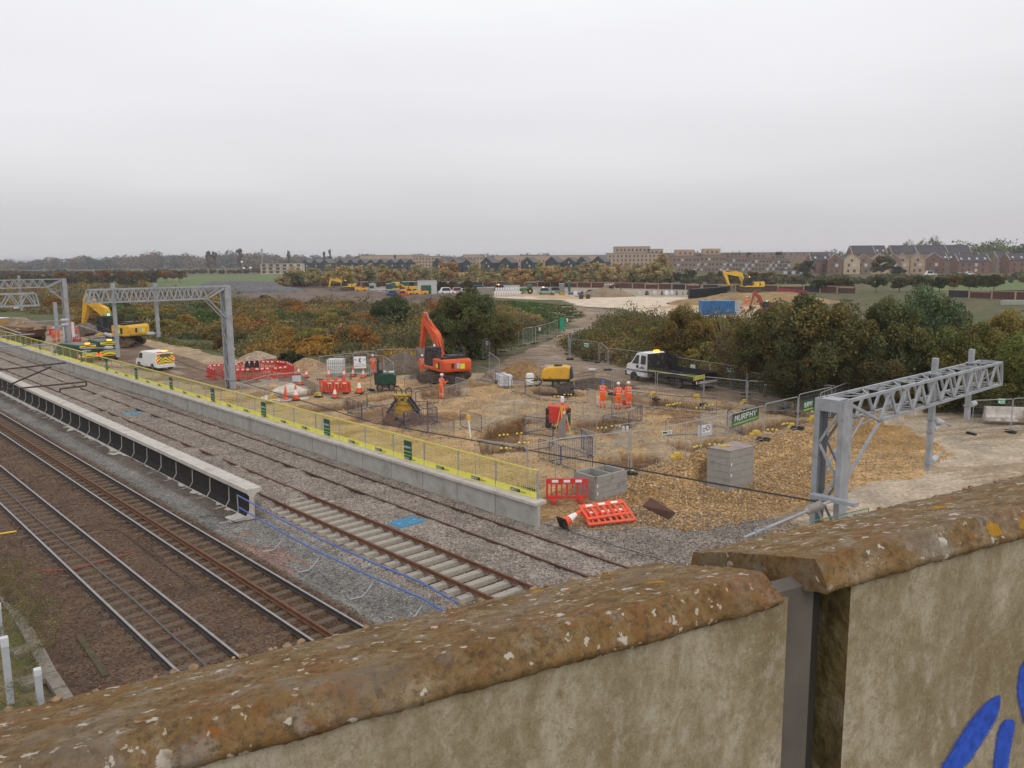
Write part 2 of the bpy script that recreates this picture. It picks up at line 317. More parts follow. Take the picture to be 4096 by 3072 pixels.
def fields(X, Y):
    """height, colour, stoniness, zone index for ground points"""
    sh = SH(Y); Xt = X-sh
    wx = X+(fbm(X, Y, 3, 3, 5)-.5)*1.6; wy = Y+(fbm(X, Y, 3, 3, 9)-.5)*1.6
    D = np.hypot(X, Y); far = ss(D, 90, 160)
    wx = np.where(D > 110, X+(fbm(X, Y, 14, 3, 5)-.5)*9, wx); wy = np.where(D > 110, Y+(fbm(X, Y, 14, 3, 9)-.5)*9, wy)
    n1 = fbm(X, Y, 1.2, 4, 1); n2 = fbm(X, Y, 9, 4, 2); n3 = fbm(X, Y, .45, 3, 3)
    Z = (n2-.5)*.25*ss(Xt, 22, 30)+(n1-.5)*.18+(n3-.5)*.06*(D < 90)
    C = np.zeros(X.shape+(3,)); St = np.full(X.shape, .25); zone = np.zeros(X.shape, int)   # 0 rough grass
    def c(col): return np.array(col)
    C[:] = c((.115, .098, .045)); C += ((n1-.5)[..., None])*c((.10, .08, .03)); gm = ss(n2, .5, .62); C = C*(1-gm[..., None])+gm[..., None]*c((.085, .098, .033))
    def paint(msk, col, st=None, zn=None, amp=.25, k=None):
        nonlocal C, St, zone
        mm = msk.astype(float) if msk.dtype == bool else msk
        cc = c(col)*(1+((n1-.5)*amp*2+(n3-.5)*amp*1.2)[..., None]); C = C*(1-mm[..., None])+cc*mm[..., None]
        if st is not None: St = St*(1-mm)+st*mm
        if zn is not None: zone = np.where(mm > .5, zn, zone)
    for p in P_green: paint(inpoly(wx, wy, p), (.125, .165, .055), .05, 4, .12)
    fr = ss(D, 900, 1500); paint(fr, (.10, .105, .065), .0, None, .1)
    paint(inpoly(wx, wy, P_bank), (.075, .115, .03), .1, 4, .2)
    paint(inpoly(wx, wy, P_earth), (.165, .118, .092), .3, 3, .35)
    paint(inpoly(wx, wy, P_yard), (.33, .27, .21), .3, 3, .3)
    m = inpoly(wx, wy, P_hard); paint(m, (.62, .50, .38), .1, 5, .2)
    paint(m & (fbm(X, Y, 20, 3, 31) > .5) & (X > 130), (.46, .33, .19), .2, 5, .25)
    # construction compound
    comp = gp([(1170, 1480), (1600, 1500), (2000, 1490), (2420, 1545), (2760, 1580), (3280, 1640), (3420, 1720), (3100, 1790), (2500, 1960), (2190, 2020)])
    m = inpoly(wx, wy, P_leftyard); paint(m, (.185, .122, .078), .3, 3, .35)
    paint(m & (fbm(X, Y*.35, 2.2, 3, 77) > .62), (.33, .25, .175), .2, None, .2)
    paint(inpoly(wx, wy, P_leftedge), (.38, .27, .16), .4, 3, .35)
    m = (Xt > 21.2) & (Y < 200) & inpoly(X, Y, comp+[(21.3, 18), (21.3, 70)][::1]) if False else inpoly(wx, wy, comp)
    m = m | ((Xt > 21.2) & (X < 30) & (Y > 21) & (Y < 62)); paint(m, (.41, .262, .122), .35, 3, .24)
    p1 = ss(fbm(X, Y, 4.5, 4, 21), .52, .6)*m; paint(p1*.8, (.36, .265, .165), .35, None, .2)
    p2 = ss(fbm(X, Y, 3.2, 4, 22), .60, .66)*m; paint(p2, (.25, .14, .058), .4, None, .3)
    paint(inpoly(wx, wy, P_chalk), (.62, .54, .46), .2, None, .12)
    m = inpoly(wx, wy, P_road); paint(m, (.23, .158, .10), .35, 2, .28)
    st = fbm(X*.9+Y*.25, (Y-X)*.15, .8, 3, 41); paint(m & (st > .60), (.31, .245, .18), .3, None, .15)
    m = inpoly(wx, wy, P_pale); paint(m, (.43, .34, .245), .3, 2, .16)
    ru = fbm((X*cos(.6)+Y*sin(.6))*.07, (-X*sin(.6)+Y*cos(.6))*1.1, .5, 3, 143); Z = Z-np.where(inpoly(wx, wy, comp) & (ru > .58), .06, 0)
    a = radians(-25); tr = fbm((X*cos(a)+Y*sin(a))*.10, (-X*sin(a)+Y*cos(a))*1.4, .9, 3, 43); paint(m & (tr > .55), (.32, .235, .15), .3, None, .15)
    Z += np.where(m, (tr-.5)*.10, 0)
    # heap of orange gravel falling from the compound
    g = inpoly(wx, wy, P_gravel); paint(g, (.40, .25, .11), .75, 6, .3); paint(g & (n2 > .54), (.32, .19, .08), .7, 6, .25)
    q0 = G(*c6(1250, 780)); hp = np.exp(-(((X-q0[0])/4.6)**2+((Y-q0[1])/3.3)**2)); Z += hp*1.15; q1 = G(2800, 1862, .3); Z += .95*np.exp(-((X-q1[0])**2+(Y-q1[1])**2)/1.1); q2 = G(3075, 1880, .2); Z += .6*np.exp(-((X-q2[0])**2+(Y-q2[1])**2)/1.6); paint(ss(hp, .25, .45)*g, (.33, .195, .07), .35, None, .25)
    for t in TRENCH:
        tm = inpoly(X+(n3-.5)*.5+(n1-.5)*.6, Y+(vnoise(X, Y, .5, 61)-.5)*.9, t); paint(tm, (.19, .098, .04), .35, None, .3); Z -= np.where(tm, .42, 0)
    for p in P_pud: paint(inpoly(wx, wy, p), (.36, .30, .22), .0, None, .05)
    # railway formation
    b = ss(Xt, 20.75, 20.9)
    rail = (Xt < 20.9+.25) & (Xt > 4.4)
    rz = np.full(X.shape, -.19); bumps = (n3-.5)*.13+(n1-.5)*.10
    off2 = np.minimum(np.abs(Xt-7.375), np.abs(Xt-10.66)); rz = rz+.03*ss(off2, .78, 1.0)
    rz = np.where(Xt > 11.9, -.19-.14*ss(Xt, 11.9, 12.7), rz); rz = np.where((Xt > 12.75) & (Xt < 13.7) & (Y > 31.0), -.235+bumps*.5, rz)
    near = 1-ss(Y, 30.5, 32.5)
    # heaped new ballast about the unfinished tracks
    nb = ss(Xt, 14.25, 14.6); hi = -.07+bumps*.9
    between = ss(np.abs(Xt-15.97), .62, .80)      # between the rails of track three
    lowt = -.34+bumps*.3
    lowt = np.where(Xt > 16.8, lowt*(1-ss(Xt, 16.75, 17.3))+hi*ss(Xt, 16.75, 17.3), lowt)
    h3 = hi*(1-near)+lowt*near
    rz = rz*(1-nb)+h3*nb
    rz = np.where(near*(Xt > 12.3)*(Xt < 14.6) > 0, -.40*near+rz*(1-near), rz)
    rz = rz+np.where(Xt < 14.3, bumps*.22, 0)
    ridge = .10*np.sin(Y*2*pi/2.6+n2*9)*ss(fbm(X, Y, 5, 2, 71), .42, .6)*ss(Y, 24, 34)*(1-ss(np.abs(Xt-17.6), .9, 1.9)); rz += ridge*.9
    rz = rz-ss(Xt, 20.25, 20.8)*.02
    rz = rz-(1-ss(Xt, 4.2, 5.4))*.12
    Z = np.where(rail, rz, Z); Z = np.where(Xt <= 4.4, -.38+(n1-.5)*.18, Z)
    endz = (Xt > 20.6)*(Y < 21.75); Z = np.where(endz > 0, -.12+bumps*.8-.10*ss(Xt, 23, 26)+.0, Z)
    m = (Xt >= 4.2) & rail; paint(m, (.115, .068, .042), .8, 1, .28)
    drk = m & (np.abs(Xt-7.4) < 1.9); paint(ss(1.25-np.abs(Xt-10.65), 0, .35)*m, (.10, .057, .03), .8, 1, .3)
    paint((ss(Xt, 11.7, 12.1)*m), (.20, .19, .175), .85, 1, .2); paint((ss(Xt, 12.6, 13.1)*m*(Y > 31)), (.12, .095, .08), .6, 1, .3)
    pk = m & (Xt > 11.9) & (Xt < 13.2) & (fbm(X, Y, 3, 3, 81) > .55) & (Y < 30); paint(pk, (.24, .15, .12), .8, 1, .15)
    paint(nb*m, (.265, .22, .185), .85, 1, .25)
    # ballast shoulder and stoned track between the platform end and the heap
    e = (Y < 21.7+(n1-.5)*1.2) & (Xt >= 20.6) & (~g | (X < 22)) & (X < 40)
    e = e & ~inpoly(wx, wy, P_pale); paint(e, (.26, .215, .18), .85, 1, .25)
    paint(ss(fbm(X, Y, 2.5, 3, 88), .45, .6)*ss(X, 23.5, 25.5)*e, (.225, .155, .092), .6, 2, .2)
    # ground left of the tracks
    lf = Xt < 4.4+(n1-.5)*1.0; paint(lf, (.16, .125, .06), .4, 0, .3)
    paint(lf & (fbm(X, Y, 1.6, 3, 91) > .5), (.12, .125, .045), .3, 0, .3)
    # grading so that the sides of the sheet meet
    return Z, np.clip(C, .005, .9), St, zone
def hz(x, y):
    Z = fields(np.array([[float(x)]]), np.array([[float(y)]]))[0]; return float(Z[0, 0])
XX, YY = np.meshgrid(xs, ys, indexing='ij')
ZZ, CC, SS, ZN = fields(XX, YY)
nx, ny = XX.shape
vid = np.arange(nx*ny).reshape(nx, ny)
fq = np.stack([vid[:-1, :-1], vid[1:, :-1], vid[1:, 1:], vid[:-1, 1:]], -1).reshape(-1, 4)
fz = np.maximum.reduce([ZN[:-1, :-1], ZN[1:, 1:]]).reshape(-1)
Vall = np.stack([XX, YY, ZZ], -1).reshape(-1, 3); Call = np.concatenate([CC, SS[..., None]], -1).reshape(-1, 4)
def fastmesh(name, V, F, mats, col=None, smooth=True, k=4):
    me = bpy.data.meshes.new(name); me.vertices.add(len(V)); me.vertices.foreach_set('co', np.ascontiguousarray(V, np.float32).ravel())
    me.loops.add(F.size); me.loops.foreach_set('vertex_index', np.ascontiguousarray(F, np.int32).ravel())
    me.polygons.add(len(F)); me.polygons.foreach_set('loop_start', np.arange(0, F.size, k, dtype=np.int32))
    if smooth: me.polygons.foreach_set('use_smooth', np.ones(len(F), bool))
    me.update(calc_edges=True)
    if col is not None:
        a = me.color_attributes.new('Col', 'FLOAT_COLOR', 'POINT'); a.data.foreach_set('color', np.ascontiguousarray(col, np.float32).ravel())
    for x in (mats if isinstance(mats, (list, tuple)) else [mats]): me.materials.append(x)
    return me
def ground_material(name, sc, bumpd, wet=0.0):
    m = bpy.data.materials.new(name); m.use_nodes = True; t = m.node_tree; b = t.nodes['Principled BSDF']; L = t.links.new
    b.inputs['Roughness'].default_value = .93-wet; b.inputs['Specular IOR Level'].default_value = .25
    at = t.nodes.new('ShaderNodeAttribute'); at.attribute_name = 'Col'
    tcn = t.nodes.new('ShaderNodeTexCoord')
    nz = t.nodes.new('ShaderNodeTexNoise'); nz.inputs['Scale'].default_value = sc*.5; nz.inputs['Detail'].default_value = 5; L(tcn.outputs['Object'], nz.inputs['Vector'])
    vo = t.nodes.new('ShaderNodeTexVoronoi'); vo.inputs['Scale'].default_value = sc; L(tcn.outputs['Object'], vo.inputs['Vector'])
    hs = t.nodes.new('ShaderNodeSeparateXYZ'); L(vo.outputs['Color'], hs.inputs[0])
    mr = t.nodes.new('ShaderNodeMapRange'); mr.inputs['To Min'].default_value = .45; mr.inputs['To Max'].default_value = 1.55; L(hs.outputs[0], mr.inputs[0])
    mr2 = t.nodes.new('ShaderNodeMapRange'); mr2.inputs['From Min'].default_value = .3; mr2.inputs['From Max'].default_value = .7; mr2.inputs['To Min'].default_value = .72; mr2.inputs['To Max'].default_value = 1.28; L(nz.outputs[0], mr2.inputs[0])
    mixf = t.nodes.new('ShaderNodeMix'); L(at.outputs['Alpha'], mixf.inputs[0]); L(mr2.outputs[0], mixf.inputs[2]); L(mr.outputs[0], mixf.inputs[3])
    big = t.nodes.new('ShaderNodeTexNoise'); big.inputs['Scale'].default_value = sc*.06; big.inputs['Detail'].default_value = 7; big.inputs['Roughness'].default_value = .65; L(tcn.outputs['Object'], big.inputs['Vector'])
    mr3 = t.nodes.new('ShaderNodeMapRange'); mr3.inputs['From Min'].default_value = .3; mr3.inputs['From Max'].default_value = .7; mr3.inputs['To Min'].default_value = .72; mr3.inputs['To Max'].default_value = 1.22; L(big.outputs[0], mr3.inputs[0])
    mu = t.nodes.new('ShaderNodeMath'); mu.operation = 'MULTIPLY'; L(mixf.outputs[0], mu.inputs[0]); L(mr3.outputs[0], mu.inputs[1])
    vs = t.nodes.new('ShaderNodeVectorMath'); vs.operation = 'SCALE'; L(at.outputs['Color'], vs.inputs[0]); L(mu.outputs[0], vs.inputs['Scale'])
    hue = t.nodes.new('ShaderNodeHueSaturation'); mh = t.nodes.new('ShaderNodeMapRange'); mh.inputs['To Min'].default_value = .75; mh.inputs['To Max'].default_value = 1.15; L(hs.outputs[1], mh.inputs[0]); L(mh.outputs[0], hue.inputs['Saturation']); L(vs.outputs[0], hue.inputs['Color'])
    L(hue.outputs[0], b.inputs['Base Color'])
    bp = t.nodes.new('ShaderNodeBump'); bp.inputs['Strength'].default_value = .75; bp.inputs['Distance'].default_value = bumpd
    inv = t.nodes.new('ShaderNodeMath'); inv.operation = 'MULTIPLY_ADD'; inv.inputs[1].default_value = -1.2; L(vo.outputs['Distance'], inv.inputs[0])
    mb_ = t.nodes.new('ShaderNodeMath'); mb_.operation = 'MULTIPLY'; mb_.inputs[1].default_value = 1.5; L(big.outputs[0], mb_.inputs[0]); L(mb_.outputs[0], inv.inputs[2])
    L(inv.outputs[0], bp.inputs['Height']); L(bp.outputs[0], b.inputs['Normal'])
    return m
gm_ball = ground_material('ballast_stones', 15, .04)
gm_dirt = ground_material('bare_earth', 11, .03)
gm_grass = ground_material('rough_ground', 6, .05)
gm_road = ground_material('haul_road_surface', 9, .02, .12)
gm_grav = ground_material('orange_gravel_stones', 9.5, .05)
zones = {0: ('rough_grass', gm_grass), 1: ('ballast_bed', gm_ball), 2: ('haul_road', gm_road), 3: ('bare_ground', gm_dirt), 4: ('green_field', gm_grass), 5: ('hardstanding', gm_road), 6: ('gravel_slope', gm_grav)}
for k, (nm, mt) in zones.items():
    F = fq[fz == k]
    if not len(F): continue
    u, inv_ = np.unique(F, return_inverse=True)
    o = bpy.data.objects.new(nm, fastmesh(nm, Vall[u], inv_.reshape(-1, 4), mt, Call[u])); COL.objects.link(o); o['kind'] = 'structure'
# ------------------------------------------------------------------ railway
RAILP = [(-.07, -.155), (.07, -.155), (.07, -.14), (.012, -.125), (.012, -.045), (.036, -.035), (.036, 0), (-.036, 0), (-.036, -.035), (-.012, -.045), (-.012, -.125), (-.07, -.14)]
def rail(name, x, y0, y1, mats, parent, z=0.0, dz=None, lab=None):
    """rail section swept along the track, top face in the second material"""
    Y = [y0]; 
    while Y[-1] < y1: Y.append(min(y1, Y[-1]+(3 if Y[-1] < 80 else 12)))
    mb = MB(); n = len(RAILP)
    vs = []
    for y in Y:
        xx = x+float(SH(y)); vs += [(xx+p[0], y, z+p[1]) for p in RAILP]
    fs = []; ms = []
    for i in range(len(Y)-1):
        for k in range(n):
            fs.append((i*n+k, i*n+(k+1) % n, (i+1)*n+(k+1) % n, (i+1)*n+k)); ms.append(1 if k == 6 else 0)
    fs += [tuple(range(n)), tuple((len(Y)-1)*n+k for k in range(n))]; ms += [0, 0]
    mb.v = vs; mb.f = fs; mb.m = ms
    o = mb.build(name, mats, parent)
    if lab: o['label'] = lab
    return o
railside = mat('rail_side', (.055, .042, .036), .8, .1, .2, 5)
def sleeper_mesh(nm, m, L=2.6, w=.26, clips=True, zt=-.155, h=.16, gauge=1.505):
    b = MB(); hw = w/2
    # chamfered block
    P = [(-hw-.02, zt-h), (hw+.02, zt-h), (hw, zt-.02), (hw-.03, zt), (-hw+.03, zt), (-hw, zt-.02)]
    b.prism([(p[0], p[1]) for p in P], -L/2, L/2, 'x', 0)
    me = b.mesh(nm, [m]); return me
def clip_mesh():
    b = MB()
    for s in (-1, 1):
        for t in (-1, 1):
            x = s*.7525+t*.10
            b.tube([(x-t*.03, -.07, -.135), (x+t*.03, -.02, -.10), (x+t*.05, .02, -.12), (x-t*.02, .07, -.135)], .014, 5); b.box((x, 0, -.14), (.05, .1, .04))
    return b.mesh('rail_clips', [galv])
me_new = sleeper_mesh('sleeper', sleeperm); me_old = sleeper_mesh('sleeper', oldsleeper, 2.5, .25, zt=-.165, h=.12); me_clip = clip_mesh()
def track(name, x0, rails, label, y0, y1, sl=None, gap=.65, n=100, mats=None, ysl=None, group='railway tracks'):
    t = thing(name, label, 'railway track', (0, 0, 0), 0, group)
    for r in rails: rail('rail', r, y0, y1, mats, t)
    if sl:
        y = (ysl or (y0, y1))[0]; k = 0; B = MB()
        while y < (ysl or (y0, y1))[1]:
            xx = x0+float(SH(y))
            if k < n:
                o = bpy.data.objects.new('sleeper', sl); COL.objects.link(o); o.parent = t; o.location = (xx+rnd.uniform(-.02, .02), y, rnd.uniform(-.008, .008)); o.rotation_euler = (0, 0, rnd.uniform(-.012, .012))
                if sl is me_new:
                    c = bpy.data.objects.new('rail_clip', me_clip); COL.objects.link(c); c.parent = o
            else: B.box((xx, y, -.225), (2.5, .25, .12))
            y += gap; k += 1
        if B.v: tag(B.build('sleeper_run', sl.materials[0], t), kind='stuff')
    return t
t1 = track('railway_track', 7.375, (6.65, 8.10), 'older running track nearest the camera, with a thin cable along its middle', 8, 420, me_old, .68, 100, [railside, polished])
b = MB(); pts = [(7.37+.05*sin(y*.3)+float(SH(y)), y, -.12+.015*sin(y*1.3)) for y in np.arange(9, 120, 1.5)]; b.tube(pts, .026, 6); b.build('track_cable', mat('dull_cable', (.12, .115, .11), .7), t1)
t2 = track('railway_track', 10.66, (9.92, 11.37), 'running track with bright rails and a spare rusty rail lying along its middle', 8, 420, me_old, .68, 100, [railside, polished])
tag(rail('spare_rail', 10.50, 9, 300, [rust, rust], None, z=.0), 'long rusty spare rail lying between the two bright rails of a track', 'rail')
t3 = track('railway_track', 16.0, (15.26, 16.74), 'unfinished rusty track with pale concrete sleepers laid bare at its near end', 12, 300, me_new, .65, 100, [rust, rust], (13, 33.5))
t4 = track('railway_track', 19.35, (18.58, 20.08), 'unfinished rusty track almost buried in new ballast beside the long platform wall', 12, 300, me_new, .65, 100, [rust_d, rust], (13, 19.5))
# ---- platform walls
def platform_long():
    root = thing('platform_wall', 'long low wall of precast concrete panels with a pale coping under the yellow fence', 'platform wall')
    y = 21.9; i = 0
    while y < 150:
        L = 2.45 if y < 90 else 6.0
        x = 20.98+float(SH(y+L/2)); b = MB(); b.bx(x-.02+.04, x+.17, y+.012, y+L-.012, -.45, .72); b.build('wall_panel', conc2, root)
        c = MB(); c.bx(x-.10, x+.52, y+.006, y+L-.006, .722, .87); c.build('coping', conc, root, bevel=.02)
        y += L; i += 1
    return root
platform_long()
def platform_short():
    root = thing('platform_wall', 'short platform wall of L shaped concrete units, dark and hollow on the side of the old tracks', 'platform wall')
    y = 31.2; hol = mat('shaded_hollow_concrete', (.016, .014, .013), .95, 0, .3, 3)  # near-black colour paints the shade inside the hollow side
    while y < 150:
        L = 2.0 if y < 90 else 5.0
        P = [(12.95, -.33), (13.0, -.28), (13.62, -.24), (13.78, -.02), (13.80, .55), (13.68, .70), (13.68, .87), (14.32, .87), (14.32, .74), (14.02, .62), (13.98, .5), (13.98, -.40), (12.95, -.40)]
        P = [(p[0], p[1]-.0) for p in P]; b = MB()
        n = len(P); vs = [(p[0], y+.01, p[1]) for p in P]+[(p[0], y+L-.01, p[1]) for p in P]
        fs = []; ms = []
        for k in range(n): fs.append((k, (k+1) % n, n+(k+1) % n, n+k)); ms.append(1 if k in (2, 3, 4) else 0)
        fs += [tuple(range(n)), tuple(range(n, 2*n))]; ms += [0, 0]
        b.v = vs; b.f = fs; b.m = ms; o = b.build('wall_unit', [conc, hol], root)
        if y < 90:
            r = MB(); r.tube([(13.0, y, -.26), (13.62, y, -.215), (13.765, y, 0), (13.785, y, .6)], .022, 5); r.build('joint_seam', conc, o)
        y += L
    return root
platform_short()
# ---- yellow fence on the platform wall
mesh_yel = mat('yellow_mesh', (.62, .55, .12), .7, 0, .08, 4)
def yellow_fence():
    root = thing('barrier_fence', 'yellow mesh safety fence with printed toe boards along the top of the long platform wall', 'fence')
    y = 22.25; k = 0; pitch = 2.42
    gs = {3, 6, 9, 12, 15, 18, 21, 24, 27, 30, 33}
    while y < 138:
        x0 = 21.33+float(SH(y)); x1 = 21.33+float(SH(y+pitch)); z0 = .875
        b = MB(); b.bar((x0, y, z0-.0), (x0, y, 1.98), .05, .05); b.box((x0+.04, y, z0+.12), (.09, .09, .2)); b.build('post', galv, root)
        if y+pitch < 140:
            pn = MB(); pn.bar((x0, y, 1.96), (x1, y+pitch, 1.96), .06, .07)
            n = 20 if y < 45 else (12 if y < 70 else 7); r = .0056
            for i in range(1, n):
                t = i/n; xx = x0+(x1-x0)*t; pn.bar((xx, y+pitch*t, 1.12), (xx, y+pitch*t, 1.93), r*1.6)
            m = 8 if y < 45 else 5
            for i in range(m): z = 1.14+.79*i/m; pn.bar((x0, y, z), (x1, y+pitch, z), r*1.6)
            p = pn.build('mesh_panel', yel if y < 0 else mesh_yel, root)
            tb = MB(); tb.bar((x0-.03, y+.03, 1.0), (x1-.03, y+pitch-.03, 1.0), .012, .24); o = tb.build('toe_board', yel, root)
            if y < 75:
                d = Vector((x1-x0, pitch, 0)).normalized(); c = Vector((x0-.05+(x1-x0)*.62, y+pitch*.62, .93))
                s = MB(); u = Vector((0, 0, 1)); q = c; rr = -d; h = .13
                s.quad(q, q+rr*.56, q+rr*.56+u*h, q+u*h, 0)
                text_mesh(s, 'SAFETY', q+rr*.03+u*.025, rr, u, .075, 1, .003)
                text_mesh(s, 'RESPECT', q+rr*.60+u*.02, rr, u, .055, 0, .001)
                s.build('printed_sign', [signdark, signwhite], o)
        if k in gs or (k > 33 and k % 3 == 0):
            d = Vector((x1-x0, pitch, 0)).normalized(); rr = -d; u = Vector((0, 0, 1)); q = Vector((x0-.06, y+1.5, 1.02)); s = MB()
            s.box(q+rr*.30+u*.40, (.012, .60, .78), Matrix.Rotation(float(atan2(d[0], d[1]))*-1, 3, 'Z'), 0)
            q = q-Vector((.012, 0, 0))
            s.quad(q+rr*0+u*.26, q+rr*.60+u*.26, q+rr*.60+u*.32, q+u*.32, 1)
            s.quad(q+rr*0+u*.10, q+rr*.60+u*.10, q+rr*.60+u*.14, q+u*.14, 1)
            text_mesh(s, 'MURPHY', q+rr*.03+u*.44, rr, u, .105, 2, .004)
            tag(s.build('green_sign', [signgreen, signlime, signwhite], root), 'green sign reading MURPHY')
        y += pitch; k += 1
yellow_fence()
g = G(1293, 1693, 1.4); s = MB(); s.box((21.27, g.y*21.27/g.x, 1.42), (.012, .62, .55)); tag(s.build('blank_board', signgrey), 'blank pale grey board tied to the yellow fence', 'sign')
g = G(208, 1400, 1.4); s = MB(); s.box((20.7, g.y*20.7/g.x, 1.4), (.012, .7, .8)); tag(s.build('blank_board', signgrey), 'small blank white board on the far part of the yellow fence', 'sign')
# ---- blue handrail barrier beside the end of the short platform
def blue_barrier():
    root = thing('handrail_barrier', 'long blue two rail barrier on bent grey legs beside the running track', 'barrier')
    P = [(962, 2048), (1136, 2185), (1276, 2270), (1493, 2375), (1683, 2440)]
    base = [G(*c, -.3) for c in [(955, 2085), (1136, 2196), (1278, 2276), (1491, 2382), (1690, 2472), (1830, 2560)]]
    tops = [Vector((p.x, p.y, .78)) for p in base]
    for z, s in ((.78, 0), (.30, 0)):
        b = MB(); b.tube([Vector((p.x, p.y, z)) for p in base], .026, 6); b.build('rail', bluerail, root)
    for p in base[:-1]:
        b = MB(); b.tube([(p.x, p.y, .80), (p.x, p.y, .10), (p.x-.28, p.y-.05, -.12), (p.x-.42, p.y-.02, -.22), (p.x-.75, p.y+.1, -.24)], .022, 6)
        b.tube([(p.x-.30, p.y-.02, -.13), (p.x-.15, p.y+.38, -.24)], .02, 6); b.build('leg', galv, root)
blue_barrier()
def pit_lid(cx, cy, label):
    p = G(cx, cy, 0.02); t = thing('drain_cover', label, 'cover', (p.x, p.y, 0), .02, 'blue drain covers')
    b = MB(); b.bx(-.62, .62, -.45, .45, -.2, .0); b.build('kerb_frame', conc2, t)
    l = MB(); l.bx(-.6, .6, -.43, .43, .002, .03); l.build('lid', bluelid, t, bevel=.01)
    h = MB()
    for s in (-.35, .35): h.box((s, .0, .036), (.08, .05, .012))
    h.build('handle', conc, t)
pit_lid(1628, 2087, 'blue plastic drain cover in the ballast, the nearer one between the unfinished tracks')
pit_lid(534, 1653, 'blue plastic drain cover in the ballast, the farther one beyond the short platform wall')
# ---- bottom left: cabinets posts, trough, timber
def cover_post(cx, top, bot, wid, label, tall):
    p = G(cx, bot, -.35); k = (Vector((p.x, p.y))).length; H_ = tall; t = thing('marker_post', label, 'post', (p.x, p.y, -.45), radians(-4), 'grey square posts beside the old track')
    b = MB(); b.bx(-wid/2, wid/2, -wid/2, wid/2, 0, H_*.86); b.build('shaft', mat('grey_post', (.42, .43, .46), .6, 0, .08, 3), t, bevel=.008)
    c = MB(); c.bx(-wid/2-.006, wid/2+.006, -wid/2-.006, wid/2+.006, H_*.865, H_); c.build('cap', mat('pale_post_cap', (.58, .58, .60), .6, 0, .05, 3), t, bevel=.008)
def solve_h(p, ytop):
    lo, hi = -1.0, 9.0
    for _ in range(40):
        m = (lo+hi)/2
        if proj((p[0], p[1], m))[1] > ytop: lo = m
        else: hi = m
    return lo
for cx, top, bot, wd, lb in ((42, 2535, 2805, .155, 'tall pale grey square post, the middle one beside the old track'), (166, 2660, 2850, .145, 'grey square post with a pale cap, nearest the bridge parapet'), (6, 2402, 2560, .13, 'grey square post cut off by the left edge of the photo')):
    p = G(cx, bot, -.45); cover_post(cx, top, bot, wd, lb, solve_h(p, top)+.45)
tr = thing('cable_trough', 'broken run of concrete cable trough half hidden in the grass left of the tracks', 'cable trough')
pts = [G(15, 2390, -.32), G(60, 2450, -.3), G(105, 2520, -.3), G(150, 2600, -.3), G(200, 2700, -.3), G(240, 2760, -.3), G(290, 2840, -.3), G(330, 2960, -.3)]
for i in range(len(pts)-1):
    a, c = pts[i], pts[i+1]; d = (c-a).normalized(); q = MB(); q.bar(a+d*.02, c-d*.02, .30, .14); q.build('lid_slab', concw, tr)
for (x, y, s) in ((120, 2580, .5), (150, 2700, .55)):
    p = G(x-25, y+30, -.36); q = MB(); q.box((p.x, p.y, -.33), (s, .5, .14), Matrix.Rotation(.15, 3, 'Z')); q.build('lid_slab', concw, tr)
b = MB(); b.bar(G(320, 2555, -.2), G(425, 2712, -.2), .16, .16); tag(b.build('old_timber', mat('mossy_timber', (.075, .06, .03), .95, 0, .4, 4)), 'dark mossy timber baulk lying in the ballast left of the tracks', 'timber')
b = MB(); b.tube([G(-60, 2145, -.12), G(66, 2125, -.12)], .035, 6); tag(b.build('yellow_pipe', mat('yellow_pipe', (.75, .5, .05), .5)), 'short yellow pipe lying beside the old track at the left edge', 'pipe')
b = MB(); b.tube([G(150, 2286, -.14), G(300, 2276, -.13), G(420, 2240, -.13), G(535, 2210, -.15)], .02, 5); tag(b.build('red_hose', mat('red_hose', (.35, .07, .05), .7)), 'thin red hose crossing the older running track', 'hose')
b = MB(); b.tube([G(415, 2120, -.14), G(470, 2119, -.1), G(520, 2150, -.12), G(600, 2210, -.12), G(700, 2290, -.13), G(785, 2352, -.12)], .018, 5); tag(b.build('loose_cable', rust_d), 'dark loose cable lying between the two running tracks', 'cable')
b = MB(); b.tube([G(770, 2075, -.3), G(830, 2063, -.2), G(880, 2066, -.2), G(945, 2090, -.3)], .016, 5); tag(b.build('loose_cable', cable), 'black cable curling out of the short platform wall end', 'cable')
b = MB(); b.tube([G(1150, 2200, -.3), G(1300, 2300, -.28), G(1450, 2395, -.28), G(1640, 2470, -.28)], .012, 5); tag(b.build('loose_cable', cableg), 'thin grey cable on the ballast beside the blue handrail barrier', 'cable')
